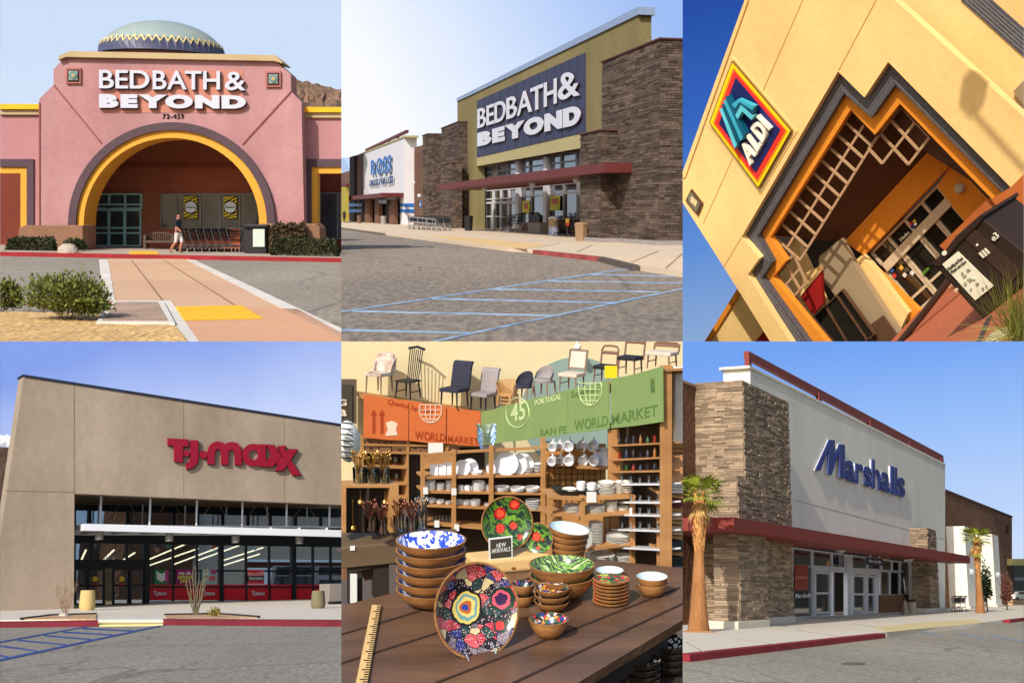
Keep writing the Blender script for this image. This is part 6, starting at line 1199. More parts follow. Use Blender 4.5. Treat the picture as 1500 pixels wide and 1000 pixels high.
def chair(fr, base, k, W, Dp, Hs, Hb, f, style, ms, ml, lab, lean=.22, tw=None):
    f = V(f).normalized(); s = V((0, 0, 1)).cross(f); b0 = V(base); q = lambda a, l, z: b0 + (f * a + s * l + V((0, 0, z))) * k
    t = thing(fr, 'chair', base, lab, 'chair', 'chairs on top of the shelves'); h = Dp / 2; w = W / 2; lt = tw or 3.2
    for a, l in ((h * .9, w * .88), (h * .9, -w * .88), (-h * .85, w * .85), (-h * .85, -w * .85)):
        sp = 1.08 if style in ('windsor', 'shell') else 1.0
        MB(fr).tube([q(a * sp, l * sp, 0), q(a * .92, l * .92, Hs * .92)], lt * .6 * k, 7, lt * k).build('leg', ml, t)
    if style in ('windsor', 'open', 'square'):
        for l in (w * .87, -w * .87): MB(fr).tube([q(h * .9, l, Hs * .4), q(-h * .85, l, Hs * .4)], lt * .5 * k, 6).build('stretcher', ml, t)
    th = 5 if style in ('windsor',) else 11
    c = q(0, 0, Hs - th / 2)
    if style == 'shell':
        prof = []; b = MB(fr); vs = []; n, m = 14, 9
        for j in range(m):
            for i in range(n + 1):
                a = math.pi * (-.62 + 1.24 * i / n) + math.pi; v = j / (m - 1); r = lerp(.25, 1, min(1, v * 1.7)); hgt = max(0, v - .3) / .7 * Hb * max(.15, math.cos((a - math.pi) * .62)) ** 1.2
                vs.append(q(math.cos(a) * h * r * 1.0, math.sin(a) * w * r, Hs - 8 + hgt + 6 * r))
        b.add(vs, [(j * (n + 1) + i, j * (n + 1) + i + 1, (j + 1) * (n + 1) + i + 1, (j + 1) * (n + 1) + i) for j in range(m - 1) for i in range(n)]); b.build('backrest', ms, t, smooth=True)
        MB(fr).lathe([(w * .98 * k, -6 * k), (w * 1.0 * k, 0), (w * .8 * k, 4 * k), (.001, 5 * k)], q(2, 0, Hs), 20).build('seat', ms, t, smooth=True)
    elif style == 'rattan':
        for j in range(6): z = Hs + j * Hb / 6; r = 1 + .08 * j; MB(fr).tube([q(math.cos(a) * h * r, math.sin(a) * w * r, z - 5 * math.cos(a)) for a in [math.pi * (.35 + 1.3 * i / 12) for i in range(13)]], 2.0 * k, 6).build('hoop', ms, t)
        for i in range(13): a = math.pi * (.35 + 1.3 * i / 12); MB(fr).tube([q(math.cos(a) * h * .9, math.sin(a) * w * .9, Hs - 4), q(math.cos(a) * h * 1.4, math.sin(a) * w * 1.4, Hs + Hb * .85)], 1.2 * k, 5).build('cane', ms, t)
        MB(fr).lathe([(w * k, -5 * k), (w * k, 0), (.001, 1 * k)], q(0, 0, Hs), 16).build('seat', ms, t)
        for z in (Hs * .25, Hs * .55): MB(fr).tube([q(math.cos(a) * h * .9, math.sin(a) * w * .9, z) for a in [math.pi * 2 * i / 14 for i in range(14)]], 1.6 * k, 5, closed=True).build('hoop', ms, t)
    else:
        MB(fr).obox(c, f * h * k, s * w * k, V((0, 0, th / 2 * k))).build('seat', ms, t, bev=2.2 * k)
    bk = lambda l, v, o=0: q(-h * .9 - lean * Hb * v + o, l, Hs + Hb * v)
    if style == 'windsor':
        for i in range(7): l = (i / 6 - .5) * W * .8; MB(fr).tube([bk(l * .85, 0), bk(l, .95)], 1.5 * k, 6).build('spindle', ml, t)
        MB(fr).tube([bk(-w, .97), bk(0, 1.03, -3), bk(w, .97)], 4 * k, 7).build('top_rail', ml, t)
    elif style == 'upholstered':
        b = MB(fr); tk = 9; m = 8
        pr = [(0, tk / 2)] + [(v / m, tk / 2) for v in range(1, m)] + [(1.0, tk * .2), (1.03, -tk * .7), (.97, -tk * 1.3), (.88, -tk * .6)] + [(v / m, -tk / 2) for v in range(m - 2, -1, -1)]
        b.prism([bk(-w, v, o) for v, o in pr], s * W * k); b.build('backrest', ms, t, bev=1.5 * k)
        for j in range(4):
            for i in range(4): MB(fr).lathe([(.001, 0), (1.4 * k, .3 * k), (.001, 1.2 * k)], bk((i - 1.5) * W * .22 + (j % 2) * W * .1, .25 + j * .2, tk / 2 - .3), 6, f).build('tuft_button', ms, t)
    elif style == 'square':
        b = MB(fr); b.prism([bk(-w * .82, .18, 2), bk(-w * .82, .95, 2), bk(-w * .82, .95, -4), bk(-w * .82, .18, -4)], s * W * .82 * k); b.build('backrest', ms, t, bev=1.2 * k)
        for l in (-w * .92, w * .92): MB(fr).bar(bk(l, -.1), bk(l, 1), 5 * k).build('back_post', ml, t)
        MB(fr).bar(bk(-w, .98), bk(w, .98), 5 * k).build('top_rail', ml, t); MB(fr).bar(bk(-w, .14), bk(w, .14), 4 * k).build('back_rail', ml, t)
    elif style == 'open':
        MB(fr).tube([bk(-w, -.2), bk(-w, .8), bk(-w * .8, .98), bk(0, 1.02), bk(w * .8, .98), bk(w, .8), bk(w, -.2)], 3 * k, 7).build('back_frame', ml, t); MB(fr).tube([bk(-w, .62), bk(0, .62, -5), bk(w, .62)], 5 * k, 7).build('back_pad', ml, t)
    elif style == 'wing':
        b = MB(fr); b.prism([bk(-w, 0), bk(-w, .6), bk(-w * .9, .9), bk(0, 1.02), bk(w * .9, .9), bk(w, .6), bk(w, 0)], f * 10 * k); b.build('backrest', ms, t, bev=1.5 * k)
        for l in (-w, w): MB(fr).prism([q(-h, l, Hs), q(-h * .2, l, Hs), q(-h * .6, l, Hs + Hb * .5), q(-h - 6, l, Hs + Hb * .8)], s * 4 * k).build('wing', ms, t)
    return t
def place6():
    rnd = random.Random(21)
    fr = frame_h((1, 1), 300, 0, 6150, .69); P = fr.P; ZT = .19
    G = lambda X, Y, z=ZT: P(X, Y, z=z)
    YO, YS, YL = 2.75, 2.15, 1.82; XG = P(408, 250, y=YO).x
    wall = mat('cream_wall', srgb(236, 218, 172), .9, .03, 1, .05, 20); pine = mat('pine_wood', srgb(196, 146, 92), .6, .12, 4, stretch=(1, 1, 6), col2=srgb(170, 120, 72)); dkw = mat('dark_table_wood', srgb(122, 90, 68), .33, .15, 5, .08, 30, stretch=(.5, 3, 3), col2=srgb(84, 62, 48)); blkw = mat('dark_stain', srgb(56, 46, 40), .6, .15, 6); cer = mat('white_ceramic', srgb(236, 236, 238), .25, .02, spec=.5); cer2 = mat('cream_ceramic', srgb(232, 228, 218), .3, .02); wood = mat('mango_wood', srgb(182, 130, 78), .42, .2, 26, stretch=(1, 1, 3.5), col2=srgb(136, 90, 50), fine=.14, fs=160); wire = mat('black_wire', srgb(34, 30, 30), .5); org = mat('orange_canvas', srgb(214, 112, 60), .9, .05, 6, .1, 60); grn = mat('green_canvas', srgb(134, 158, 96), .9, .06, 5, .1, 60); oi = mat('banner_brown', srgb(170, 66, 34), .9); gi = mat('banner_green_ink', srgb(96, 128, 68), .9); gl_ = mat('banner_pale', srgb(206, 222, 160), .9); wp = mat('banner_white', srgb(240, 214, 190), .9); paper = mat('white_card', srgb(236, 236, 230), .7, .02); clear = glass('clear_glass', (.9, .93, .93), .1)
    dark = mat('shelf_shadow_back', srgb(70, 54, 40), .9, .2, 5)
    st = dict(kind='structure')
    # room
    bw_ = MB(fr).rect(-30, -60, 1030, 900, YO + 0.024, .05).build('wall', wall, **st); MB(fr).box(-2, 4, .3, YO + 0.02, -.02, 0).build('floor', mat('shop_floor', srgb(92, 84, 78), .5, .1, 3), **st)
    MB(fr).slab([(690 + 165 * math.cos(a * .1309), 210 + 165 * math.sin(a * .1309)) for a in range(48)], YO + 0.022, .01).build('painted_disc', mat('sage_paint', srgb(150, 172, 160), .9), bw_)
    def box_(nm, m, par, *a, **k): return MB(fr).rect(*a[:-1], a[-1] * .22).build(nm, m, par, **k)
    def board(par, a, b, th, y, d, m=pine, nm='shelf_board'): return MB(fr).slab([a, b, (b[0], b[1] + th), (a[0], a[1] + th)], y, d * .2).build(nm, m, par)
    def lathe_thing(nm, X, Yb, y, prof, m, lab, cat, grp=None, n=18, axis=(0, 0, 1), par=None):
        b = P(X, Yb, y=y); k = fr.px(b); return MB(fr).lathe([(max(r, .0005 / k) * k, h * k) for r, h in prof], b, n, axis).build(nm, m, par, lab, cat, grp, smooth=True)
    # left wall shelf with the orange banner
    ls = thing(fr, 'wall_shelf', P(130, 560, y=YO), 'tall pine wall shelf of glassware under the orange banner', 'shelf')
    for X in (62, 195, 310): box_('upright', pine, ls, X - 3, 280, X + 4, 640, YO - 0.06, .3)
    for Y, X1 in ((322, 310), (364, 195), (412, 195), (452, 195), (494, 195), (300, 410)): board(ls, (64, Y), (X1, Y + 4), 5, YO - 0.06, .28)
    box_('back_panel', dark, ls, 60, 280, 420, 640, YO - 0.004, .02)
    bx = mat('brown_carton', srgb(132, 96, 66), .8, .12, 6)
    for i, (X0, Y0, X1, Y1) in enumerate(((67, 284, 108, 301), (67, 303, 108, 320), (111, 287, 146, 321), (150, 291, 193, 306), (150, 307, 193, 322), (200, 302, 232, 328), (234, 302, 256, 329), (316, 308, 346, 330))):
        t = thing(fr, 'storage_box', P((X0 + X1) / 2, Y1, y=YO - 0.056), 'brown storage box under the orange banner, ' + ['top left', 'bottom left', 'tall one second from left', 'third column upper', 'third column lower', 'by the second upright', 'beside the white card', 'right of the white card'][i], 'box', 'brown boxes on the wall shelf'); box_('box', bx, t, X0, Y0 + 5, X1, Y1, YO - 0.056, .2); box_('lid', bx, t, X0 - 1, Y0, X1 + 1, Y0 + 6, YO - 0.058, .22); box_('handle', blkw, t, (X0 + X1) / 2 - 5, Y0 + 9, (X0 + X1) / 2 + 5, Y0 + 12, YO - 0.057, .01)
    wg = [(6, 0), (1, 1), (1, 9), (6, 14), (7, 20), (5.5, 27)]
    for row, (Yb, n) in enumerate(((363, 9), (411, 8), (450, 6))):
        for i in range(n): lathe_thing('wine_glass', 74 + i * 14 + row * 3, Yb + i * .3, YO - 0.044 + .05 * (i % 2), wg, clear, 'clear stemmed glass on the %s glass shelf under the orange banner, %s from left' % (['upper', 'middle', 'lower'][row], ORD[i]), 'glass', 'stemmed glasses on the %s shelf' % ['upper', 'middle', 'lower'][row], 12)
    mesh = thing(fr, 'wire_rack', P(215, 500, y=YO - 0.08), 'black wire grid rack end beside the glass shelf', 'rack')
    for i in range(6): box_('wire', wire, mesh, 198 + i * 7.5, 330, 199.5 + i * 7.5, 560, YO - 0.084, .006)
    for j in range(13): box_('wire', wire, mesh, 197, 332 + j * 18, 237, 334 + j * 18, YO - 0.085, .006)
    box_('price_card', paper, None, 255, 297, 298, 331, YO - 0.08, .006, label='blank white card above the dish shelf', cat='card')
    # banners: canvas panels
    def banner(pts, plane, m, lab):
        n = len(pts); 
        if plane[0] == 'y': return MB(fr).slab(pts, plane[1], .003).build('banner_panel', m, None, lab, 'banner', 'canvas banners along the shelf tops')
        return MB(fr).prism([P(X, Y, x=plane[1]) for X, Y in pts], (.003, 0, 0)).build('banner_panel', m, None, lab, 'banner', 'canvas banners along the shelf tops')
    yb = YO - 0.068; L1 = lambda x: 154 + (x - 65) * .147; L2 = lambda x: 281 + (x - 65) * .072
    ob = []
    for a, b, lab in ((66, 197, 'orange canvas banner with two upward arrows'), (199, 307, 'orange canvas banner printed with a pale globe'), (310, 408, 'rightmost orange canvas banner, touching the green ones')): ob.append(banner([(a, L1(a)), ((a + b) / 2, L1((a + b) / 2) + 2), (b, L1(b)), (b - 1, L2(b)), ((a + b) / 2, L2((a + b) / 2) + 2), (a, L2(a))], ('y', yb), org, lab))
    A = lambda pts, m, par, nm='print': MB(fr).slab(pts, yb - .0007, .0004).build(nm, m, par)
    for X in (86, 110): A([(X, 215), (X + 9, 198), (X + 18, 217), (X + 13, 217), (X + 13, 270), (X + 5, 269), (X + 5, 216)], oi, ob[0])
    yq = yb - .0007
    letters(fr, ob[0], 'Qualite', [(134, 172), (196, 188), (196, 196), (134, 182)], yq, .0004, oi, .0, .06, True, 'print', cap='x', skew=.05); letters(fr, ob[1], 'Superieure', [(202, 190), (268, 204), (268, 211), (202, 199)], yq, .0004, oi, .0, .06, True, 'print', cap='x', skew=.05)
    letters(fr, ob[1], 'WORLD', [(216, 262), (305, 270), (305, 293), (216, 287)], yq, .0004, oi, .02, .05, True, 'print'); letters(fr, ob[2], 'MARKET', [(312, 275), (402, 282), (402, 302), (312, 295)], yq, .0004, oi, .02, .05, True, 'print')
    def globe(par, cx, cy, r, pt, m, sy=1.0):
        b = MB(fr)
        for s_ in (1, .45): 
            pp = [pt(cx + r * s_ * math.cos(a), cy + r * sy * math.sin(a)) for a in [-.45 + (math.pi + .9) * i / 16 for i in range(17)]]; b.tube(pp, .0011, 4)
        for f in (-.38, 0, .38, .72): w = math.sqrt(1 - f * f) * r; b.tube([pt(cx - w, cy + f * r * sy), pt(cx + w, cy + f * r * sy)], .0011, 4)
        b.tube([pt(cx, cy - r * .45 * sy), pt(cx, cy + r * sy)], .0011, 4); b.build('print', m, par)
    globe(ob[1], 261, 200, 33, lambda X, Y: P(X, Y, y=yq), wp, 1.15); A([(130, 238), (148, 232), (165, 240), (160, 258), (165, 274), (128, 276), (136, 258)], wp, ob[0])
    xg = XG - 0.024; T1 = lambda x: 205 - (x - 408) * .249; T2 = lambda x: 303 - (x - 408) * .128; gb = []
    for a, b, lab in ((409, 477, 'green canvas banner in the corner beside the orange one'), (479, 561, 'green canvas banner with a number 45 in a circle'), (563, 661, 'green canvas banner with PORTUGAL across its top'), (665, 781, 'green canvas banner printed with a pale globe'), (790, 938, 'widest green canvas banner at the right end')): gb.append(banner([(a, T1(a)), ((a + b) / 2, T1((a + b) / 2) + 3), (b, T1(b)), (b + 1, T2(b)), ((a + b) / 2, T2((a + b) / 2) + 2), (a, T2(a))], ('x', xg), grn, lab))
    pg = lambda X, Y: P(X, Y, x=xg - .0007); dx = V((.0004, 0, 0))
    for i, tx, q, m in ((1, '45', [(496, 184), (538, 172), (538, 228), (496, 234)], gl_), (2, 'PORTUGAL', [(566, 172), (644, 152), (644, 168), (566, 188)], gl_), (2, 'SAN FE', [(582, 258), (659, 246), (659, 268), (582, 276)], gi), (3, 'WORLD', [(682, 232), (781, 216), (781, 246), (682, 262)], gi), (4, 'MARKET', [(791, 214), (926, 184), (926, 216), (791, 244)], gi), (3, 'Superieure', [(672, 152), (764, 132), (764, 144), (672, 164)], gi), (4, 'CALIFORNIA', [(905, 110), (906, 152), (918, 150), (917, 106)], gi)):
        letters(fr, gb[i], tx, q, 0, dx, m, .015, .06, True, 'print', cap='H' if tx != 'Superieure' else 'x', pt=pg)
    b = MB(fr); b.tube([pg(516 + 34 * math.cos(a * .2618), 208 + 44 * math.sin(a * .2618)) for a in range(24)], .0012, 4, closed=True); b.build('print', gl_, gb[1]); globe(gb[3], 729, 140, 34, pg, gl_, 1.4)
    sky_panel(fr, sky_mat('sky_behind_shop', [(0, (214, 228, 250)), (1, (140, 180, 246))], (0, 0, 1), .06))
    # chairs on top
    cy = YO - 0.04; cr = mat('cream_print', srgb(230, 222, 210), .9, .3, 40, col2=srgb(150, 112, 92)); blk = mat('black_chair', srgb(34, 34, 40), .6, .1, 20); nav = mat('navy_cloth', srgb(50, 52, 66), .95, .1, 30); gry = mat('grey_cloth', srgb(150, 142, 142), .95, .08, 30); rat = mat('rattan_cane', srgb(198, 148, 88), .6, .15, 40); bei = mat('beige_cloth', srgb(206, 192, 176), .9, .06, 30); brw = mat('brown_chair_wood', srgb(126, 92, 76), .6, .15, 20); tch = mat('taupe_wood', srgb(134, 114, 96), .6, .12, 20)
    fl = (-.78, -.62, 0)
    tops = thing(fr, 'shelf_top', P(230, 190, y=YO - 0.04), 'plywood top of the orange banner shelf carrying chairs', 'shelf'); MB(fr).slab([(62, 160), (408, 210), (408, 216), (62, 168)], YO - 0.064, .09).build('shelf_board', pine, tops)
    tops2 = thing(fr, 'shelf_top', P(700, 150, x=XG), 'plywood top of the green banner shelf carrying chairs', 'shelf'); MB(fr).prism([P(X, Y, x=XG - 0.02) for X, Y in ((409, 212), (940, 80), (940, 88), (409, 220))], (.09, 0, 0)).build('shelf_board', pine, tops2)
    def ch(X, Yf, y, W, Dp, Hs, Hb, style, ms, ml, lab, f=fl, **kw): b = P(X, Yf, y=y); return chair(fr, b, fr.px(b), W, Dp, Hs, Hb, f, style, ms, ml, lab, **kw)
    ch(112, 150, cy, 64, 62, 62, 54, 'wing', cr, tch, 'cream patterned side chair at the far left of the shelf top'); ch(196, 166, cy, 58, 52, 54, 90, 'windsor', blk, blk, 'black spindle back chair above the orange banner'); ch(332, 192, cy, 66, 64, 58, 72, 'upholstered', nav, blk, 'navy upholstered roll back chair above the orange banner'); ch(416, 202, cy, 60, 58, 54, 66, 'upholstered', gry, blk, 'grey tufted chair beside the navy chair')
    gy = lambda X: P(X, 150, x=XG + 0.02).y
    ch(488, 186, gy(488), 52, 50, 34, 38, 'rattan', rat, rat, 'rattan barrel armchair above the green banner'); ch(536, 172, gy(536), 52, 50, 44, 42, 'shell', nav, tch, 'black shell chair beside the rattan armchair'); ch(594, 158, gy(594), 56, 54, 46, 42, 'shell', gry, tch, 'grey channel back shell chair'); ch(676, 142, gy(676), 62, 58, 52, 62, 'square', bei, tch, 'square backed beige chair with taupe wooden frame'); ch(772, 120, gy(772), 54, 52, 52, 52, 'open', blk, brw, 'brown bentwood chair with black seat behind the yellow card'); ch(846, 100, gy(846), 62, 56, 58, 60, 'open', blk, brw, 'taller brown framed chair with black seat, second from right'); ch(940, 78, gy(940) + .01, 80, 60, 50, 22, 'open', bei, brw, 'brown chair with pale seat at the far right of the shelf top')
    box_('price_card', mat('yellow_card', srgb(246, 222, 40), .7), None, 772, 71, 808, 107, gy(790) - .032, .006, label='yellow price card on the green banner', cat='card')
    cm = thing(fr, 'security_camera', P(692, 20, y=YO), 'white dome security camera hanging near the ceiling', 'camera'); p = P(692, 20, y=YO - 0.02); k = fr.px(p); MB(fr).lathe([(10 * k, 0), (10 * k, 8 * k), (3 * k, 12 * k), (3 * k, 40 * k)], p, 14).build('housing', cer, cm, smooth=True); MB(fr).lathe([(.0005, -13 * k), (6 * k, -11 * k), (9 * k, -5 * k), (9.5 * k, 0)], p, 14).build('lens_dome', wire, cm, smooth=True)
    # dish shelf in the middle
    ds = thing(fr, 'dish_shelf', P(420, 640, y=YS), 'pine shelf unit of white dishes in the middle', 'shelf')
    for X, Yt in ((240, 330), (331, 318), (441, 304), (593, 282)): box_('upright', pine, ds, X - 5, Yt, X + 5, 700, YS - 0.004, .04)
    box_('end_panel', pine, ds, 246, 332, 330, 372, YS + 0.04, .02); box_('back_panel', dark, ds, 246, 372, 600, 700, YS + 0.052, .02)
    for (a, b) in (((236, 332), (335, 322)), ((331, 322), (598, 308)), ((240, 397), (598, 389)), ((240, 438), (598, 444)), ((240, 478), (598, 492)), ((240, 530), (598, 560))): board(ds, a, b, 6, YS, .26 if a[1] > 335 else .04)
    for X, Y in ((247, 437), (330, 440), (280, 534), (338, 545)): box_('price_card', paper, None, X - 7, Y - 10, X + 7, Y + 10, YS - 0.006, .004, label='small white price tag on the dish shelf at ' + {247: 'upper left', 330: 'the second upright', 280: 'the low left board', 338: 'the low second upright'}[X], cat='card')
    bow = lambda r, h: [(r * .45, 0), (r * .85, h * .45), (r, h), (r * .93, h), (r * .78, h * .5), (0, h * .2)]
    def stack(X, Yb, y, r, n, dz, m, lab, kind='bowl', grp='white dishes on the shelves', h=None):
        b = P(X, Yb, y=y); k = fr.px(b)
        for i in range(n):
            pr = bow(r, h or r * .55) if kind == 'bowl' else [(r * .6, 0), (r * .8, 1), (r, 4), (r * .97, 4.6), (r * .7, 2), (0, 2)]
            MB(fr).lathe([(max(a, .01) * k, z * k) for a, z in pr], b + V((0, 0, i * dz * k)), 18).build('bowl' if kind == 'bowl' else 'plate', m, None, 'white %s %s, %s' % (kind, lab, 'top' if i == n - 1 and n > 1 else ('single' if n == 1 else ORD[i] + ' from bottom')), kind, grp + ' ' + lab, smooth=True)
    def standing(X, Yb, y, r, m, lab, sq=False, f=(-.25, -.95, .25)):
        b = P(X, Yb, y=y); k = fr.px(b); c = b + V((0, 0, r * k)); a = V(f).normalized()
        if sq:
            s = V((0, 0, 1)).cross(a).normalized(); u_ = a.cross(s); MB(fr).obox(c, s * r * .72 * k, u_ * r * k, a * 1.2 * k).build('plate', m, None, lab, 'plate', 'upright plates', bev=.8 * k)
        else: MB(fr).lathe([(.01 * k, 0), (r * .62 * k, 0), (r * k, 3 * k), (r * .98 * k, 4 * k), (r * .6 * k, 1.6 * k), (.01 * k, 1.5 * k)], c, 26, a).build('plate', m, None, lab, 'plate', 'upright plates', smooth=True)
    def mug(X, Yb, y, r, h, lab, axis=(0, 0, 1), grp='white mugs', hd=None):
        b = P(X, Yb, y=y); k = fr.px(b); t = thing(fr, 'mug', b, lab, 'mug', grp); a = V(axis).normalized(); MB(fr).lathe([(r * .85 * k, 0), (r * k, h * .3 * k), (r * k, h * k), (r * .9 * k, h * k), (r * .85 * k, h * .15 * k), (.01 * k, h * .12 * k)], b, 16, a).build('body', cer, t, smooth=True)
        o = V(hd).normalized() if hd else V((1, 0, 0)); MB(fr).tube([b + a * h * .25 * k + o * r * .9 * k, b + a * h * .3 * k + o * r * 1.5 * k, b + a * h * .7 * k + o * r * 1.55 * k, b + a * h * .8 * k + o * r * .9 * k], 1.6 * k, 6).build('handle', cer, t, smooth=True)
    for i, X in enumerate((272, 294, 316)): standing(X, 394 - i, YS + 0.02, 17 + i, cer, 'white square plate upright at the left of the dish shelf, %s' % ['leftmost', 'middle', 'third'][i], True)
    standing(354, 394, YS + 0.02, 24, cer, 'round white plate upright beside the shallow bowls'); standing(376, 394, YS + 0.032, 26, cer, 'round white plate upright behind the shallow bowls'); standing(484, 392, YS + 0.01, 35, cer, 'large oval white platter upright, nearest'); standing(512, 392, YS + 0.018, 33, cer, 'large white platter upright, second behind the nearest'); standing(532, 391, YS + 0.026, 32, cer, 'large white platter upright, rearmost'); standing(446, 393, YS + 0.024, 22, cer, 'small round white plate upright left of the platters')
    stack(396, 393, YS + 0.016, 18, 2, 4, cer, 'pair right of the upright plates'); stack(546, 390, YS + 0.016, 15, 3, 8, cer, 'footed stack at the top right'); stack(575, 390, YS + 0.016, 13, 4, 9, cer, 'tall stack at the top right end')
    stack(262, 436, YS + 0.016, 15, 5, 5, cer, 'small stack at the left of the second board'); stack(290, 437, YS + 0.016, 13, 4, 5, cer, 'second small stack on the second board'); stack(316, 437, YS + 0.016, 12, 5, 6, cer, 'third tall stack on the second board')
    for X in (350, 370): mug(X, 440, YS + 0.014, 8, 20, 'white mug on the second board, %s of two' % ('left' if X < 360 else 'right'))
    stack(402, 440, YS + 0.016, 20, 5, 5, cer, 'wide stack in the middle of the second board'); stack(430, 441, YS + 0.018, 14, 4, 5, cer, 'small stack by the third upright'); stack(470, 442, YS + 0.014, 23, 2, 6, cer, 'large pair on the second board'); stack(515, 443, YS + 0.012, 24, 2, 4, cer, 'large low pair on the second board'); stack(558, 443, YS + 0.012, 24, 2, 5, cer, 'large pair at the right of the second board')
    stack(262, 474, YS + 0.016, 15, 3, 3, cer, 'low stack at the left of the third board'); stack(289, 476, YS + 0.016, 13, 3, 3, cer, 'second low stack of the third board'); stack(312, 477, YS + 0.016, 11, 2, 4, cer, 'third small stack of the third board'); stack(346, 478, YS + 0.016, 12, 3, 4, cer, 'stack right of the second upright, third board'); stack(366, 480, YS + 0.016, 13, 3, 4, cer, 'next stack on the third board'); stack(392, 482, YS + 0.014, 16, 3, 5, cer, 'tall bowls of the third board'); stack(560, 492, YS + 0.012, 22, 6, 5, cer, 'stacked at the right of the third board', 'plate'); stack(430, 484, YS + 0.016, 12, 2, 4, cer, 'by the tropical bowl')
    for i in range(6): lathe_thing('tumbler', 268 + i * 10, 530, YS + 0.02, [(4, 0), (4.6, 22), (4, 22), (3.6, 2), (0, 2)], clear, 'clear tumbler on the lowest board of the dish shelf, %s from left' % ORD[i], 'glass', 'tumblers on the low board', 10)
    gbx = thing(fr, 'glass_bowl_stack', P(425, 318, y=YS), 'stack of fluted clear glass bowls on the dish shelf', 'bowls')
    for i in range(3): p = P(425, 316 - i * 18, y=YS + 0.016); k = fr.px(p); MB(fr).lathe([((lerp(16, 30, j / 8) * (1 + (.06 if j % 2 else 0))) * k, j * 4.6 * k) for j in range(9)], p, 18, caps=False).build('glass_bowl', clear, gbx, smooth=True)
    # mug wall and small unit
    pw = thing(fr, 'mug_display', P(690, 480, y=YS), 'pine grid panel with a board of hanging mugs', 'display'); box_('panel', mat('slat_pine', srgb(196, 140, 78), .6, .15, 3, stretch=(1, 1, 12)), pw, 600, 300, 775, 560, YS + 0.044, .02)
    for i in range(10): box_('wire', wire, pw, 606 + i * 17, 365, 607.5 + i * 17, 470, YS + 0.04, .005)
    for j in range(6): box_('wire', wire, pw, 604, 370 + j * 17, 752, 371.5 + j * 17, YS + 0.039, .005)
    board(pw, (690, 366), (822, 370), 6, YS - 0.006, .25); board(pw, (604, 316), (760, 318), 4, YS + 0.01, .1); board(pw, (604, 358), (690, 362), 4, YS + 0.01, .1)
    for j, row in enumerate(((617, 637, 664, 702, 735), (615, 638, 665, 706, 738))):
        for i, X in enumerate(row): mug(X + 6, (302 if j == 0 else 344) - (i > 1) * 2, YS + 0.004 + .02 * (i % 2), 13 + (i > 1) * 2.5, 24, 'white mug hanging on its side, %s of the %s row' % (['first', 'second', 'third', 'fourth', 'fifth'][i], ['upper', 'lower'][j]), (-.55, -.8, -.15), 'hanging mugs', (.1, 0, 1))
    standing(768, 366, YS + 0.012, 29, cer, 'large round white plate upright at the end of the mugs', f=(-.5, -.85, .2))
    su = thing(fr, 'small_shelf_unit', P(735, 655, y=YL), 'low pine shelf unit of cream plates behind the table', 'shelf'); ys = YL + .05
    for X, Y0, Y1 in ((613, 452, 640), (708, 452, 650), (855, 450, 652)): box_('upright', pine, su, X - 6, Y0, X + 6, Y1, ys, .04)
    for X in (640, 775): box_('upright', pine, su, X - 4, 470, X + 4, 600, ys + 0.06, .03)
    board(su, (608, 452), (714, 458), 9, ys - 0.001, .03); board(su, (702, 458), (862, 450), 9, ys - 0.001, .36); board(su, (612, 505), (702, 508), 6, ys, .3); board(su, (714, 508), (850, 498), 8, ys, .32); board(su, (714, 606), (852, 588), 9, ys, .32); board(su, (614, 452), (705, 455), 4, ys + 0.008, .3)
    tr = thing(fr, 'black_tray', P(690, 450, y=ys), 'flat black slate tray on the low shelf unit', 'tray'); box_('tray', wire, tr, 636, 437, 752, 443, ys + 0.01, .16)
    stack(668, 437, ys + 0.02, 22, 2, 3, cer2, 'on the slate tray', 'plate'); mug(702, 436, ys + 0.018, 13, 26, 'white cup on the slate tray, left'); mug(733, 437, ys + 0.018, 14, 23, 'white cup on the slate tray, right'); stack(776, 446, ys + 0.024, 28, 6, 4, cer2, 'on top of the low unit', 'plate'); stack(776, 424, ys + 0.024, 25, 1, 4, cer2, 'on top of the plate stack'); stack(815, 446, ys + 0.02, 17, 5, 7, cer2, 'tall nested stack on the low unit, left'); stack(838, 444, ys + 0.016, 16, 5, 7, cer2, 'tall nested stack on the low unit, right')
    stack(676, 502, ys + 0.024, 26, 6, 4, cer2, 'left stack inside the low unit', 'plate'); stack(746, 503, ys + 0.02, 28, 6, 4, cer2, 'middle stack inside the low unit', 'plate'); stack(790, 500, ys + 0.02, 20, 5, 6, cer2, 'stack inside the low unit'); stack(826, 498, ys + 0.018, 18, 2, 5, cer2, 'right inside the low unit'); stack(745, 600, ys + 0.02, 22, 16, 4.6, cer2, 'tallest stack of the low unit', 'plate'); stack(810, 590, ys + 0.02, 36, 6, 4.2, cer2, 'wide stack on the bottom board', 'plate'); stack(764, 646, ys + 0.02, 38, 6, 4, cer2, 'under the low unit, left', 'plate'); stack(826, 648, ys + 0.02, 25, 6, 4, cer2, 'under the low unit, right', 'plate')
    for i in range(4): standing(662 + i * 17, 600 + i * 2, ys + 0.032 - i * .03, 34, cer2, 'cream plate leaning in the low unit, %s' % ['rearmost', 'third', 'second', 'frontmost'][i], f=(.55, -.8, .2))
    box_('price_card', paper, None, 719, 440, 747, 471, ys - 0.004, .004, label='white price card on the low shelf unit', cat='card')
    # glassware shelf below the green banner
    gs = thing(fr, 'glassware_shelf', P(860, 650, x=XG), 'tall pine shelf of coloured glasses below the green banner', 'shelf'); xs = XG - 0.016
    PX = lambda X, Y, x=xs: P(X, Y, x=x)
    MB(fr).prism([PX(780, 240, XG + 0.032), PX(945, 200, XG + 0.032), PX(945, 690, XG + 0.032), PX(780, 690, XG + 0.032)], (.02, 0, 0)).build('back_panel', dark, gs)
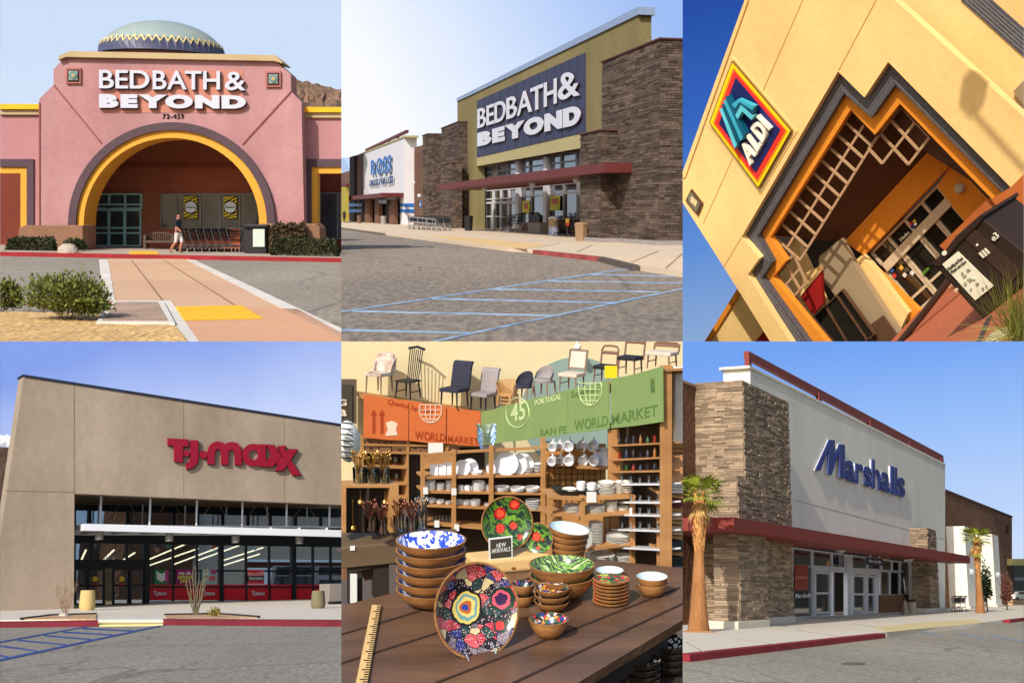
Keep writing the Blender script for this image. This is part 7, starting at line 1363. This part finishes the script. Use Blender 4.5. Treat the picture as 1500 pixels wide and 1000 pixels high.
    for X, Y0 in ((786, 258), (938, 70)): MB(fr).prism([PX(X - 5, Y0), PX(X + 5, Y0), PX(X + 5, 690), PX(X - 5, 690)], (.015, 0, 0)).build('upright', pine, gs)
    cols = [(40, 60, 90), (140, 44, 32), (48, 92, 44), (150, 100, 40), (60, 60, 70), (30, 36, 50), (44, 40, 44)]
    gm = [mat('coloured_glass%d' % i, srgb(*c), .1, .1, spec=.8) for i, c in enumerate(cols)]
    rows = ((303, 296), (345, 338), (380, 377), (416, 416), (468, 470), (505, 508), (548, 553), (600, 608))
    for j, (ya, yb_) in enumerate(rows):
        MB(fr).prism([PX(786, ya), PX(936, yb_), PX(936, yb_ + 5), PX(786, ya + 5)], (.035, 0, 0)).build('shelf_board', pine if j < 3 else cer, gs)
        if j == 7: continue
        n = 14 if j < 3 else 11
        for i in range(n):
            f = (i + .6) / n; X = lerp(788, 932, f); p = PX(X, lerp(ya, yb_, f) - .5, xs + 0.006 + .05 * (i % 2)); k = fr.px(p); hh = (27 if j < 2 else 22) * rnd.uniform(.75, 1.1); r = 4.4
            if j < 3: pr, m, nm, cat = ([(r, 0), (r, hh * .6), (r * .45, hh * .78), (r * .45, hh)] if (i + j) % 3 else [(r * .9, 0), (r * 1.1, hh * .8), (r * .9, hh * .82)]), gm[(i * 3 + j * 2) % 7], 'bottle', 'bottle'
            else: pr, m, nm, cat = [(r * .8, 0), (r * 1.2, hh), (r * 1.05, hh), (r * .7, 2)], (clear if j != 5 else (cer if i < 6 else clear)), 'tumbler', 'glass'
            MB(fr).lathe([(a * k, z * k) for a, z in pr], p, 10).build(nm, m, None, '%s on the %s board of the right glassware shelf, %s from left' % ({'bottle': 'coloured glass bottle', 'tumbler': 'drinking glass'}[nm], ['top', 'second', 'third', 'fourth', 'fifth', 'sixth', 'seventh'][j], ORD[i]), cat, 'glassware on the %s board' % ['top', 'second', 'third', 'fourth', 'fifth', 'sixth', 'seventh'][j], smooth=True)
    # far right textile shelf
    tsf = thing(fr, 'textile_shelf', P(970, 640, y=1.75), 'pine shelf of folded cloths at the right edge', 'shelf'); yt = 1.75
    box_('upright', pine, tsf, 932, 440, 944, 662, yt, .05); box_('side_panel', mat('slat_panel', srgb(190, 134, 78), .7, .1, 4), tsf, 946, 75, 1010, 470, yt + 0.06, .02)
    for i in range(22): box_('wire', wire, tsf, 948, 88 + i * 14, 1004, 89.5 + i * 14, yt + 0.054, .006)
    for Y in (446, 484, 522, 566, 614): board(tsf, (940, Y), (1012, Y + 10), 6, yt, .25)
    box_('wood_panel', mat('pale_oak', srgb(206, 152, 108), .6, .1, 3, stretch=(6, 1, 1)), tsf, 948, 334, 1010, 415, yt - 0.004, .03)
    tcol = ((226, 222, 214), (120, 50, 56), (206, 172, 140), (202, 168, 136), (62, 74, 74), (52, 58, 60))
    for j, (Y, c) in enumerate(zip((446, 486, 524, 568, 616, 660), tcol)):
        m = mat('towel%d' % j, srgb(*c), .95, .15, 30, .3, 60)
        for i in range(3): MB(fr).rect(956 + (i % 2) * 3, Y - 9 - i * 9, 1012, Y - 1 - i * 9, yt + 0.006, .035).build('folded_cloth', m, None, 'folded %s cloth on the right shelf, %s of its pile' % (['white', 'maroon', 'tan', 'beige', 'teal grey', 'charcoal'][j], ['bottom', 'middle', 'top'][i]), 'cloth', 'folded cloths', bev=.0015)
    MB(fr).rect(978, 75, 1012, 300, yt + 0.02, .01).build('hanging_rug', mat('white_textile', srgb(232, 222, 212), .95, .05, 20, .3, 40), None, 'white fringed textile hanging at the upper right edge', 'textile', bev=.002)
    # left display: sign, cushion, table
    t = thing(fr, 'framed_sign', P(22, 230, y=YO - 0.02), 'dark framed board with pale letters at the left edge', 'sign'); box_('frame', mat('sign_frame', srgb(104, 90, 74), .7), t, -10, 112, 45, 240, YO - 0.03, .06); box_('board', mat('sign_board', srgb(74, 66, 56), .8), t, -10, 126, 32, 240, YO - 0.034, .03); letters(fr, t, 'G', [(-8, 170), (16, 170), (16, 188), (-8, 188)], YO - 0.036, .01, wp, .02, .1, True, 'print'); letters(fr, t, 'a', [(-6, 200), (16, 200), (16, 218), (-6, 218)], YO - 0.036, .01, wp, .02, .1, True, 'print', cap='x')
    t = thing(fr, 'striped_cushion', P(25, 352, y=2.1), 'white cushion with dark stripes at the left edge', 'cushion'); c = P(20, 292, y=2.1); k = fr.px(c); MB(fr).lathe([(.01 * k, -40 * k), (30 * k, -34 * k), (58 * k, -12 * k), (62 * k, 0), (56 * k, 14 * k), (30 * k, 30 * k), (.01 * k, 34 * k)], c, 20, (.9, -.4, .1)).build('cushion', paper, t, smooth=True)
    for i in range(7): MB(fr).slab([(-5, 236 + i * 17), (34, 240 + i * 17), (34, 243 + i * 17), (-5, 239 + i * 17)], 2.1 - 66 * k, .004).build('stripe', wire, t)
    lt = thing(fr, 'side_table', P(160, 760, y=1.66), 'dark wooden side table carrying jars of cutlery', 'table'); yl = 1.62; zl = P(165, 588, y=yl).z
    f0, f1, g0, g1 = P(-20, 600, y=yl), P(338, 578, y=yl), G(-20, 540, zl), G(338, 548, zl)
    MB(fr).prism([V((f0.x, f0.y, zl)), V((f1.x, f1.y, zl)), V((g1.x, g1.y, zl)), V((g0.x, g0.y, zl))], (0, 0, -.03)).build('table_top', mat('weathered_top', srgb(112, 92, 70), .6, .2, 5, stretch=(.5, 3, 3)), lt, bev=.002); MB(fr).slab([(15, 620), (310, 590), (310, 640), (120, 655), (25, 680)], yl + 0.004, .008).build('apron', blkw, lt)
    for X0, X1, Y1 in ((22, 62, 770), (95, 140, 750), (262, 300, 720)): MB(fr).rect(X0, 640, X1, Y1, yl + 0.006, .014).build('leg', blkw, lt)
    for i, X in enumerate((5, 70)): MB(fr).slab([(X, 660), (X + 40, 655), (X + 48, 690), (X, 700)], yl + 0.04, .04).build('storage_box', bx, None, 'open carton under the side table, ' + ['left', 'right'][i], 'box')
    box_('price_tag', paper, None, 26, 680, 46, 765, yl - 0.002, .004, label='long white price tag hanging from the side table', cat='tag'); box_('price_tag', paper, None, 26, 598, 40, 612, yl - 0.002, .004, label='tiny white tag on the side table edge', cat='tag')
    cr_ = thing(fr, 'display_crate', P(85, 560, y=yl), 'open wooden crate standing on the side table', 'crate')
    for q in ((4, 420, 168, 428), (4, 428, 14, 560), (142, 428, 168, 560)): box_('side', pine, cr_, *q, yl + 0.02, .14)
    box_('back', blkw, cr_, 4, 424, 160, 560, yl + 0.044, .02); box_('divider', blkw, cr_, 76, 428, 82, 558, yl + 0.02, .12)
    gold = mat('gold_metal', srgb(214, 170, 92), .25, .1, metal=.9); cop = mat('copper_metal', srgb(170, 112, 92), .25, .1, metal=.9); slv = mat('steel_metal', srgb(170, 168, 170), .2, .1, metal=.9)
    for (X, Y, h) in ((34, 545, 86), (56, 470, 36), (128, 470, 34)):
        b = P(X, Y, y=yl + 0.032); k = fr.px(b); t = thing(fr, 'serving_spoon', b, 'gold serving spoon hung in the crate, ' + {34: 'long one at left', 56: 'heart shaped bowl in the middle', 128: 'small one at right'}[X], 'spoon'); MB(fr).lathe([(.01 * k, -9 * k), (8 * k, -7 * k), (11 * k, 0), (8 * k, 7 * k), (.01 * k, 10 * k)], b, 14, (0, 0, 1)).build('spoon_bowl', gold, t, smooth=True); MB(fr).tube([b + V((0, 0, 8 * k)), b + V((0, 0, h * k))], 2 * k, 6).build('handle', gold, t)
    def cutlery(X, Yb, r, h, y, m, lab, n=16):
        b = P(X, Yb, y=y); k = fr.px(b); t = thing(fr, 'cutlery_jar', b, lab, 'jar', 'jars of cutlery'); MB(fr).lathe([(r * .9 * k, 0), (r * k, h * .6 * k), (r * .95 * k, h * .6 * k), (r * .85 * k, 2 * k), (.01 * k, 2 * k)], b, 16).build('glass_jar', clear, t, smooth=True)
        for i in range(n):
            a = i * 2.4; e = b + V((math.cos(a) * r * .95 * k, math.sin(a) * r * .95 * k, h * k * rnd.uniform(.8, 1.08))); s0 = b + V((-math.cos(a) * r * .5 * k, -math.sin(a) * r * .5 * k, 3 * k)); mb = MB(fr).tube([s0, e], 1.1 * k, 5)
            mb.lathe([(.01 * k, -1 * k), (2.6 * k, 2 * k), (3.2 * k, 7 * k), (1.5 * k, 12 * k), (.01 * k, 13 * k)], e, 7, (e - s0)); mb.build('utensil', m, t, smooth=True)
    for i, X in enumerate((52, 88, 124)): cutlery(X, 418, 19, 84, yl + 0.034, gold, 'glass jar of gold cutlery on the crate, %s' % ['left', 'middle', 'right'][i])
    for i, (X, Y) in enumerate(((84, 556), (118, 564), (168, 552), (206, 560), (236, 545))): cutlery(X, Y, 17, 80, yl + 0.02 - .03 * (i % 2), cop if i < 4 else slv, 'glass jar of %s cutlery on the side table, %s' % ('copper' if i < 4 else 'steel', ['first from left', 'second from left', 'third from left', 'fourth from left', 'at the right end'][i]))
    # main table
    tb = thing(fr, 'display_table', G(500, 900), 'large dark wooden table carrying patterned bowls', 'table'); edge = [(-20, 778), (300, 700), (720, 636), (1012, 664), (1012, 808), (690, 1000), (660, 1030), (-20, 1030)]
    tp = [G(*p) for p in edge]; MB(fr).prism(tp, (0, 0, -.011)).build('table_top', dkw, tb)
    for a, b in (((-10, 860), (560, 690)), ((-10, 945), (760, 700)), ((250, 1010), (990, 720)), ((480, 1010), (1010, 762))): MB(fr).bar(G(*a, ZT + .0006), G(*b, ZT + .0006), .0035, .001).build('plank_joint', mat('plank_gap', srgb(58, 43, 34), .8), tb)
    e0, e1 = G(1000, 822), G(700, 1000); MB(fr).prism([e0 + V((-.012, .015, -.011)), e1 + V((-.012, .015, -.011)), e1 + V((-.012, .015, -.04)), e0 + V((-.012, .015, -.04))], (-.006, .006, 0)).build('apron', blkw, tb)
    l0 = G(775, 950, ZT - .011); MB(fr).bar(l0 + V((-.02, .02, 0)), l0 + V((-.01, .02, -.18)), .02).build('leg', blkw, tb)
    blue = pattern('blue_leaf_glaze', ((240, 242, 248), (40, 70, 180), (238, 240, 248), (60, 90, 200), (244, 244, 250)), 230); trop = pattern('tropical_glaze', ((40, 66, 30), (110, 160, 50), (26, 34, 30), (70, 110, 40), (210, 50, 40), (60, 90, 60), (40, 50, 70)), 105); flor = pattern('mixed_floral_glaze', ((210, 60, 70), (40, 36, 44), (220, 210, 200), (60, 70, 140), (50, 110, 80), (220, 160, 70)), 260, lines=.06); green = pattern('leaf_glaze', ((96, 150, 50), (40, 70, 40), (150, 190, 90), (60, 90, 60), (50, 56, 74), (176, 206, 120)), 120, lines=.03); pale = mat('pale_blue_glaze', srgb(206, 226, 234), .2, .1, 20); redf = pattern('red_floral_glaze', ((200, 50, 50), (60, 110, 50), (190, 200, 90), (40, 60, 40), (220, 90, 70)), 150, lines=.03)
    trop = leafy('tropical_leaf_glaze', ((24, 34, 26), (52, 92, 34), (120, 168, 56), (40, 70, 40), (30, 36, 50), (86, 130, 50)), 40); green = leafy('green_leaf_glaze', ((40, 60, 40), (96, 150, 50), (160, 196, 96), (56, 90, 52), (44, 50, 70), (190, 214, 140)), 55)
    def bowl(b, R, H, mi, lab, axis=(0, 0, 1), grp=None, sh=1.0):
        t = thing(fr, 'bowl', b, lab, 'bowl', grp); a = V(axis); MB(fr).lathe([(.38 * R, 0), (.42 * R, .02 * H), (.72 * R, .3 * H), (.92 * R, .68 * H), (R, H), (.955 * R, 1.01 * H)], b, 40, a, caps='foot').build('wooden_shell', wood, t, smooth=True)
        MB(fr).lathe([(.956 * R, 1.0 * H), (.9 * R, .76 * H), (.7 * R, .38 * H), (.38 * R, .14 * H), (.001 * R, .1 * H)], b, 40, a, caps=False).build('glaze', mi, t, smooth=True); return t
    def bstack(X, Yb, Rpx, n, dz, H, mi, lab, grp, tilt=(0, 0, 1)):
        b = G(X, Yb); k = fr.px(b)
        for i in range(n): bowl(b + V(tilt) * (i * dz * k), Rpx * k, H * k, mi, '%s, %s of the stack' % (lab, 'top' if i == n - 1 else ['bottom', 'second', 'third', 'fourth', 'fifth'][i]), tilt, grp)
    bstack(264, 772, 103, 6, 29, 52, blue, 'blue and white leaf glazed wooden bowl', 'blue glazed bowl stack'); bstack(646, 748, 97, 2, 34, 66, green, 'large green leaf glazed bowl', 'green glazed bowl pair'); bstack(533, 775, 35, 2, 33, 36, flor, 'small floral bowl behind the paisley one', 'small floral pair'); bstack(617, 787, 52, 3, 20, 30, flor, 'small floral glazed bowl in front of the green bowls', 'small floral stack'); bstack(607, 865, 59, 1, 20, 56, flor, 'single small floral bowl at the table front', 'single floral bowl'); bstack(909, 745, 47, 2, 20, 40, pale, 'small pale blue glazed bowl at the right', 'pale blue pair'); bstack(786, 690, 42, 1, 10, 22, pale, 'pale bowl behind the plate stack', 'pale bowl')
    b = G(664, 652); k = fr.px(b)
    for i in range(5): f = i / 4; bowl(b + V((-.06 * i * k * 10, 0, i * 19 * k)), (48 + 14 * f) * k, 34 * k, pale, 'pale blue oval bowl leaning in the wooden pile, %s' % ['bottom', 'second', 'third', 'fourth', 'top'][i], (.10 * f + .03, -.10 * f, 1), 'pale blue leaning pile')
    b = G(790, 764); k = fr.px(b)
    for i in range(7): t = thing(fr, 'plate', b + V((0, 0, i * 10.5 * k)), 'wooden floral plate in the stack, ' + ['bottom', 'second', 'third', 'fourth', 'fifth', 'sixth', 'top'][i], 'plate', 'wooden plate stack'); c = b + V((rnd.uniform(-2, 2) * k, 0, i * 10.5 * k)); R = 54 * k; MB(fr).lathe([(.7 * R, 0), (.95 * R, 4 * k), (R, 9 * k), (.95 * R, 10 * k)], c, 36, caps='foot').build('wooden_rim', wood, t, smooth=True); MB(fr).lathe([(.95 * R, 9.8 * k), (.7 * R, 7 * k), (.001, 6.5 * k)], c, 36, caps=False).build('glaze', redf, t, smooth=True)
    # upright bowls
    def upright(X, Yc, r, b_y, mi, lab, f, dep=.42, zb=None):
        c = P(X, Yc, y=b_y); k = fr.px(c); a = V(f).normalized(); t = bowl(c - a * r * dep * k, r * k, r * dep * k, mi, lab, f); return c, k, a, t
    g0 = G(400, 925); loc = None
    c, k, a, t = upright(398, 787, 141, g0.y + .02, wood, 'big upright bowl painted with a bold peacock feather paisley', (.2, -.97, .25), .32)
    W = lambda dx, dy, dz=0: tuple((fr.M @ (P(398 + dx, 787 + dy, y=c.y) - P(398, 787, y=c.y)) + fr.w(c - a * 141 * .32 * k * .85)) - LOC[t])
    q = lambda v: v * k
    rg = [(W(-14, -8), q(62), ((30, 50, 120), (50, 80, 170), (210, 110, 50), (240, 220, 130), (120, 170, 170), (236, 214, 110), (36, 30, 34))), (W(92, -30), q(44), ((90, 60, 140), (150, 70, 140), (60, 40, 80), (220, 90, 110), (30, 60, 50))), (W(84, 48), q(28), ((240, 200, 80), (220, 50, 60), (210, 60, 60), (40, 60, 50))), (W(28, 92), q(26), ((40, 34, 30), (210, 170, 90), (226, 190, 110), (170, 120, 60))), (W(-14, 108), q(18), ((220, 120, 90), (206, 160, 80), (80, 90, 160))), (W(56, -92), q(22), ((200, 60, 80), (110, 40, 60), (60, 90, 110))), (W(-70, 62), q(20), ((226, 206, 150), (206, 70, 84), (230, 120, 110))), (W(-66, -74), q(24), ((70, 74, 140), (50, 52, 110), (120, 120, 170), (40, 40, 60)))]
    pai = pattern('paisley_glaze', ((44, 38, 44), (196, 60, 74), (60, 64, 132), (36, 32, 38), (214, 90, 96), (120, 110, 120), (226, 206, 150), (48, 70, 70)), 84, rg, .03, .22, (222, 196, 190))
    for chd in t.children:
        if chd.name.startswith('glaze'): chd.data.materials[0] = pai
    sd = thing(fr, 'bowl_stand', G(400, 935), 'clear acrylic stand under the upright paisley bowl', 'stand')
    for X, Y in ((372, 935), (452, 915)): p = G(X, Y); MB(fr).tube([p + V((-.003, .008, .012)), p + V((0, -.001, .001)), p + V((.001, .012, .001))], .001, 6).build('foot', clear, sd)
    cr2 = thing(fr, 'pine_riser', G(520, 690), 'pale pine riser box behind the paisley bowl', 'riser'); p0, p1 = G(372, 668), G(620, 668); hz = P(560, 632, y=p1.y - .0).z
    MB(fr).box(p0.x, p1.x, p1.y + .004, p1.y + .055, ZT, hz).build('box', mat('pale_pine', srgb(228, 190, 128), .6, .08, 6, stretch=(1, 1, 8)), cr2, bev=.004); MB(fr).slab(disc(505, 664, 7, 12, 4), p1.y + .0035, .002).build('knot', mat('knot', srgb(150, 90, 44), .7), cr2)
    yu = p1.y + .03
    flw = ((250, 220, 120), (226, 70, 50), (206, 40, 36), (236, 90, 60), (190, 30, 34))
    def paint(cc, name, sc, pts):
        c_, k_, a_, t_ = cc; W2 = lambda X, Y: tuple(fr.M @ (P(X, Y, y=c_.y) - c_) + fr.w(c_ - a_ * (11 if name == 'tropical_large' else 4) * k_) - LOC[t_])
        mm = leafy(name, ((24, 34, 26), (52, 92, 34), (120, 168, 56), (40, 70, 40), (30, 36, 50), (86, 130, 50)), sc, [(W2(X, Y), r * k_, flw) for X, Y, r in pts])
        for cd in t_.children:
            if cd.name.startswith('glaze'): cd.data.materials[0] = mm
    tb1 = upright(486, 532, 80, yu, trop, 'round upright bowl painted with red tropical flowers and leaves', (-.02, -1, .2), .25); tb2 = upright(575, 577, 47, yu - .008, trop, 'small upright oval plate painted with red flowers', (-.6, -.8, .2), .14)
    paint(tb1, 'tropical_large', 44, ((472, 505, 24), (512, 480, 20), (470, 548, 17), (508, 540, 14), (525, 575, 16))); paint(tb2, 'tropical_small', 60, ((568, 572, 17), (592, 580, 12), (578, 604, 10)))
    t = thing(fr, 'table_sign', P(467, 638, y=yu - .022), 'small dark sign reading NEW ARRIVALS on the riser', 'sign'); yn = yu - .022; MB(fr).slab([(432, 577), (501, 569), (502, 634), (434, 641)], yn, .002).build('frame', paper, t); MB(fr).slab([(436, 581), (497, 574), (498, 630), (438, 636)], yn - .0006, .001).build('board', mat('sign_olive', srgb(70, 64, 52), .7), t)
    letters(fr, t, 'NEW', [(455, 592), (482, 588), (482, 600), (455, 604)], yn - .0012, .0006, paper, .0, .1, True, 'print'); letters(fr, t, 'ARRIVALS', [(441, 608), (495, 601), (495, 613), (441, 620)], yn - .0012, .0006, paper, .0, .1, True, 'print')
    # ruler
    rl = thing(fr, 'wooden_ruler', G(80, 900), 'long wooden yardstick lying on the table', 'ruler'); q = [G(90, 770, ZT + .004), G(116, 770, ZT + .004), G(72, 1020, ZT + .004), G(38, 1020, ZT + .004)]; MB(fr).prism(q, (0, 0, -.003)).build('stick', mat('ruler_wood', srgb(226, 188, 126), .5, .06, 8), rl); tk = MB(fr)
    for i in range(40): f = i / 40; a, b = q[0].lerp(q[3], f), q[1].lerp(q[2], f); e = b.lerp(a, .4 if i % 4 else .7); tk.bar(b + V((0, 0, .0008)), e + V((0, 0, .0008)), .0012, .0006)
    tk.build('scale_mark', wire, rl, kind='stuff')
    # bowls on the low bench, lower right
    bw = pattern('black_white_glaze', ((30, 28, 30), (236, 234, 228), (34, 32, 34), (40, 38, 40)), 240, lines=.03); zb = ZT - .07; bc = thing(fr, 'low_bench', P(950, 990, z=zb), 'dark low bench carrying black and white bowls', 'bench'); MB(fr).prism([P(X, Y, z=zb) for X, Y in ((740, 1030), (800, 960), (1020, 880), (1020, 1030))], (0, 0, -.03)).build('bench_top', blkw, bc)
    for X, Yb, R, n, lab in ((880, 1020, 55, 4, 'small black and white bowl under the table edge'), (962, 968, 66, 4, 'large black and white bowl under the table edge')):
        b = P(X, Yb, z=zb); k = fr.px(b)
        for i in range(n): 
            tt = bowl(b + V((0, 0, i * 20 * k)), R * k, 34 * k, bw, '%s, %s of the stack' % (lab, ['bottom', 'second', 'third', 'top'][i]), (0, 0, 1), lab + ' stack')
            for cd in tt.children:
                if cd.name.startswith('wooden_shell'): cd.data.materials[0] = blkw
_pre = set(scene.objects)
place6()
SHOP = set(scene.objects) - _pre

# ================================================================ overall size: the whole group of models enlarged about the eye point
K = 4.0
for o in scene.objects:
    if o.parent is None and o.type in ('MESH', 'EMPTY'):
        k = K * 1.8 if o in SHOP and o.name[:3] != 'sky' else K      # the shop interior stands nearest the eye
        o.location = o.location * k; o.scale = (k, k, k)
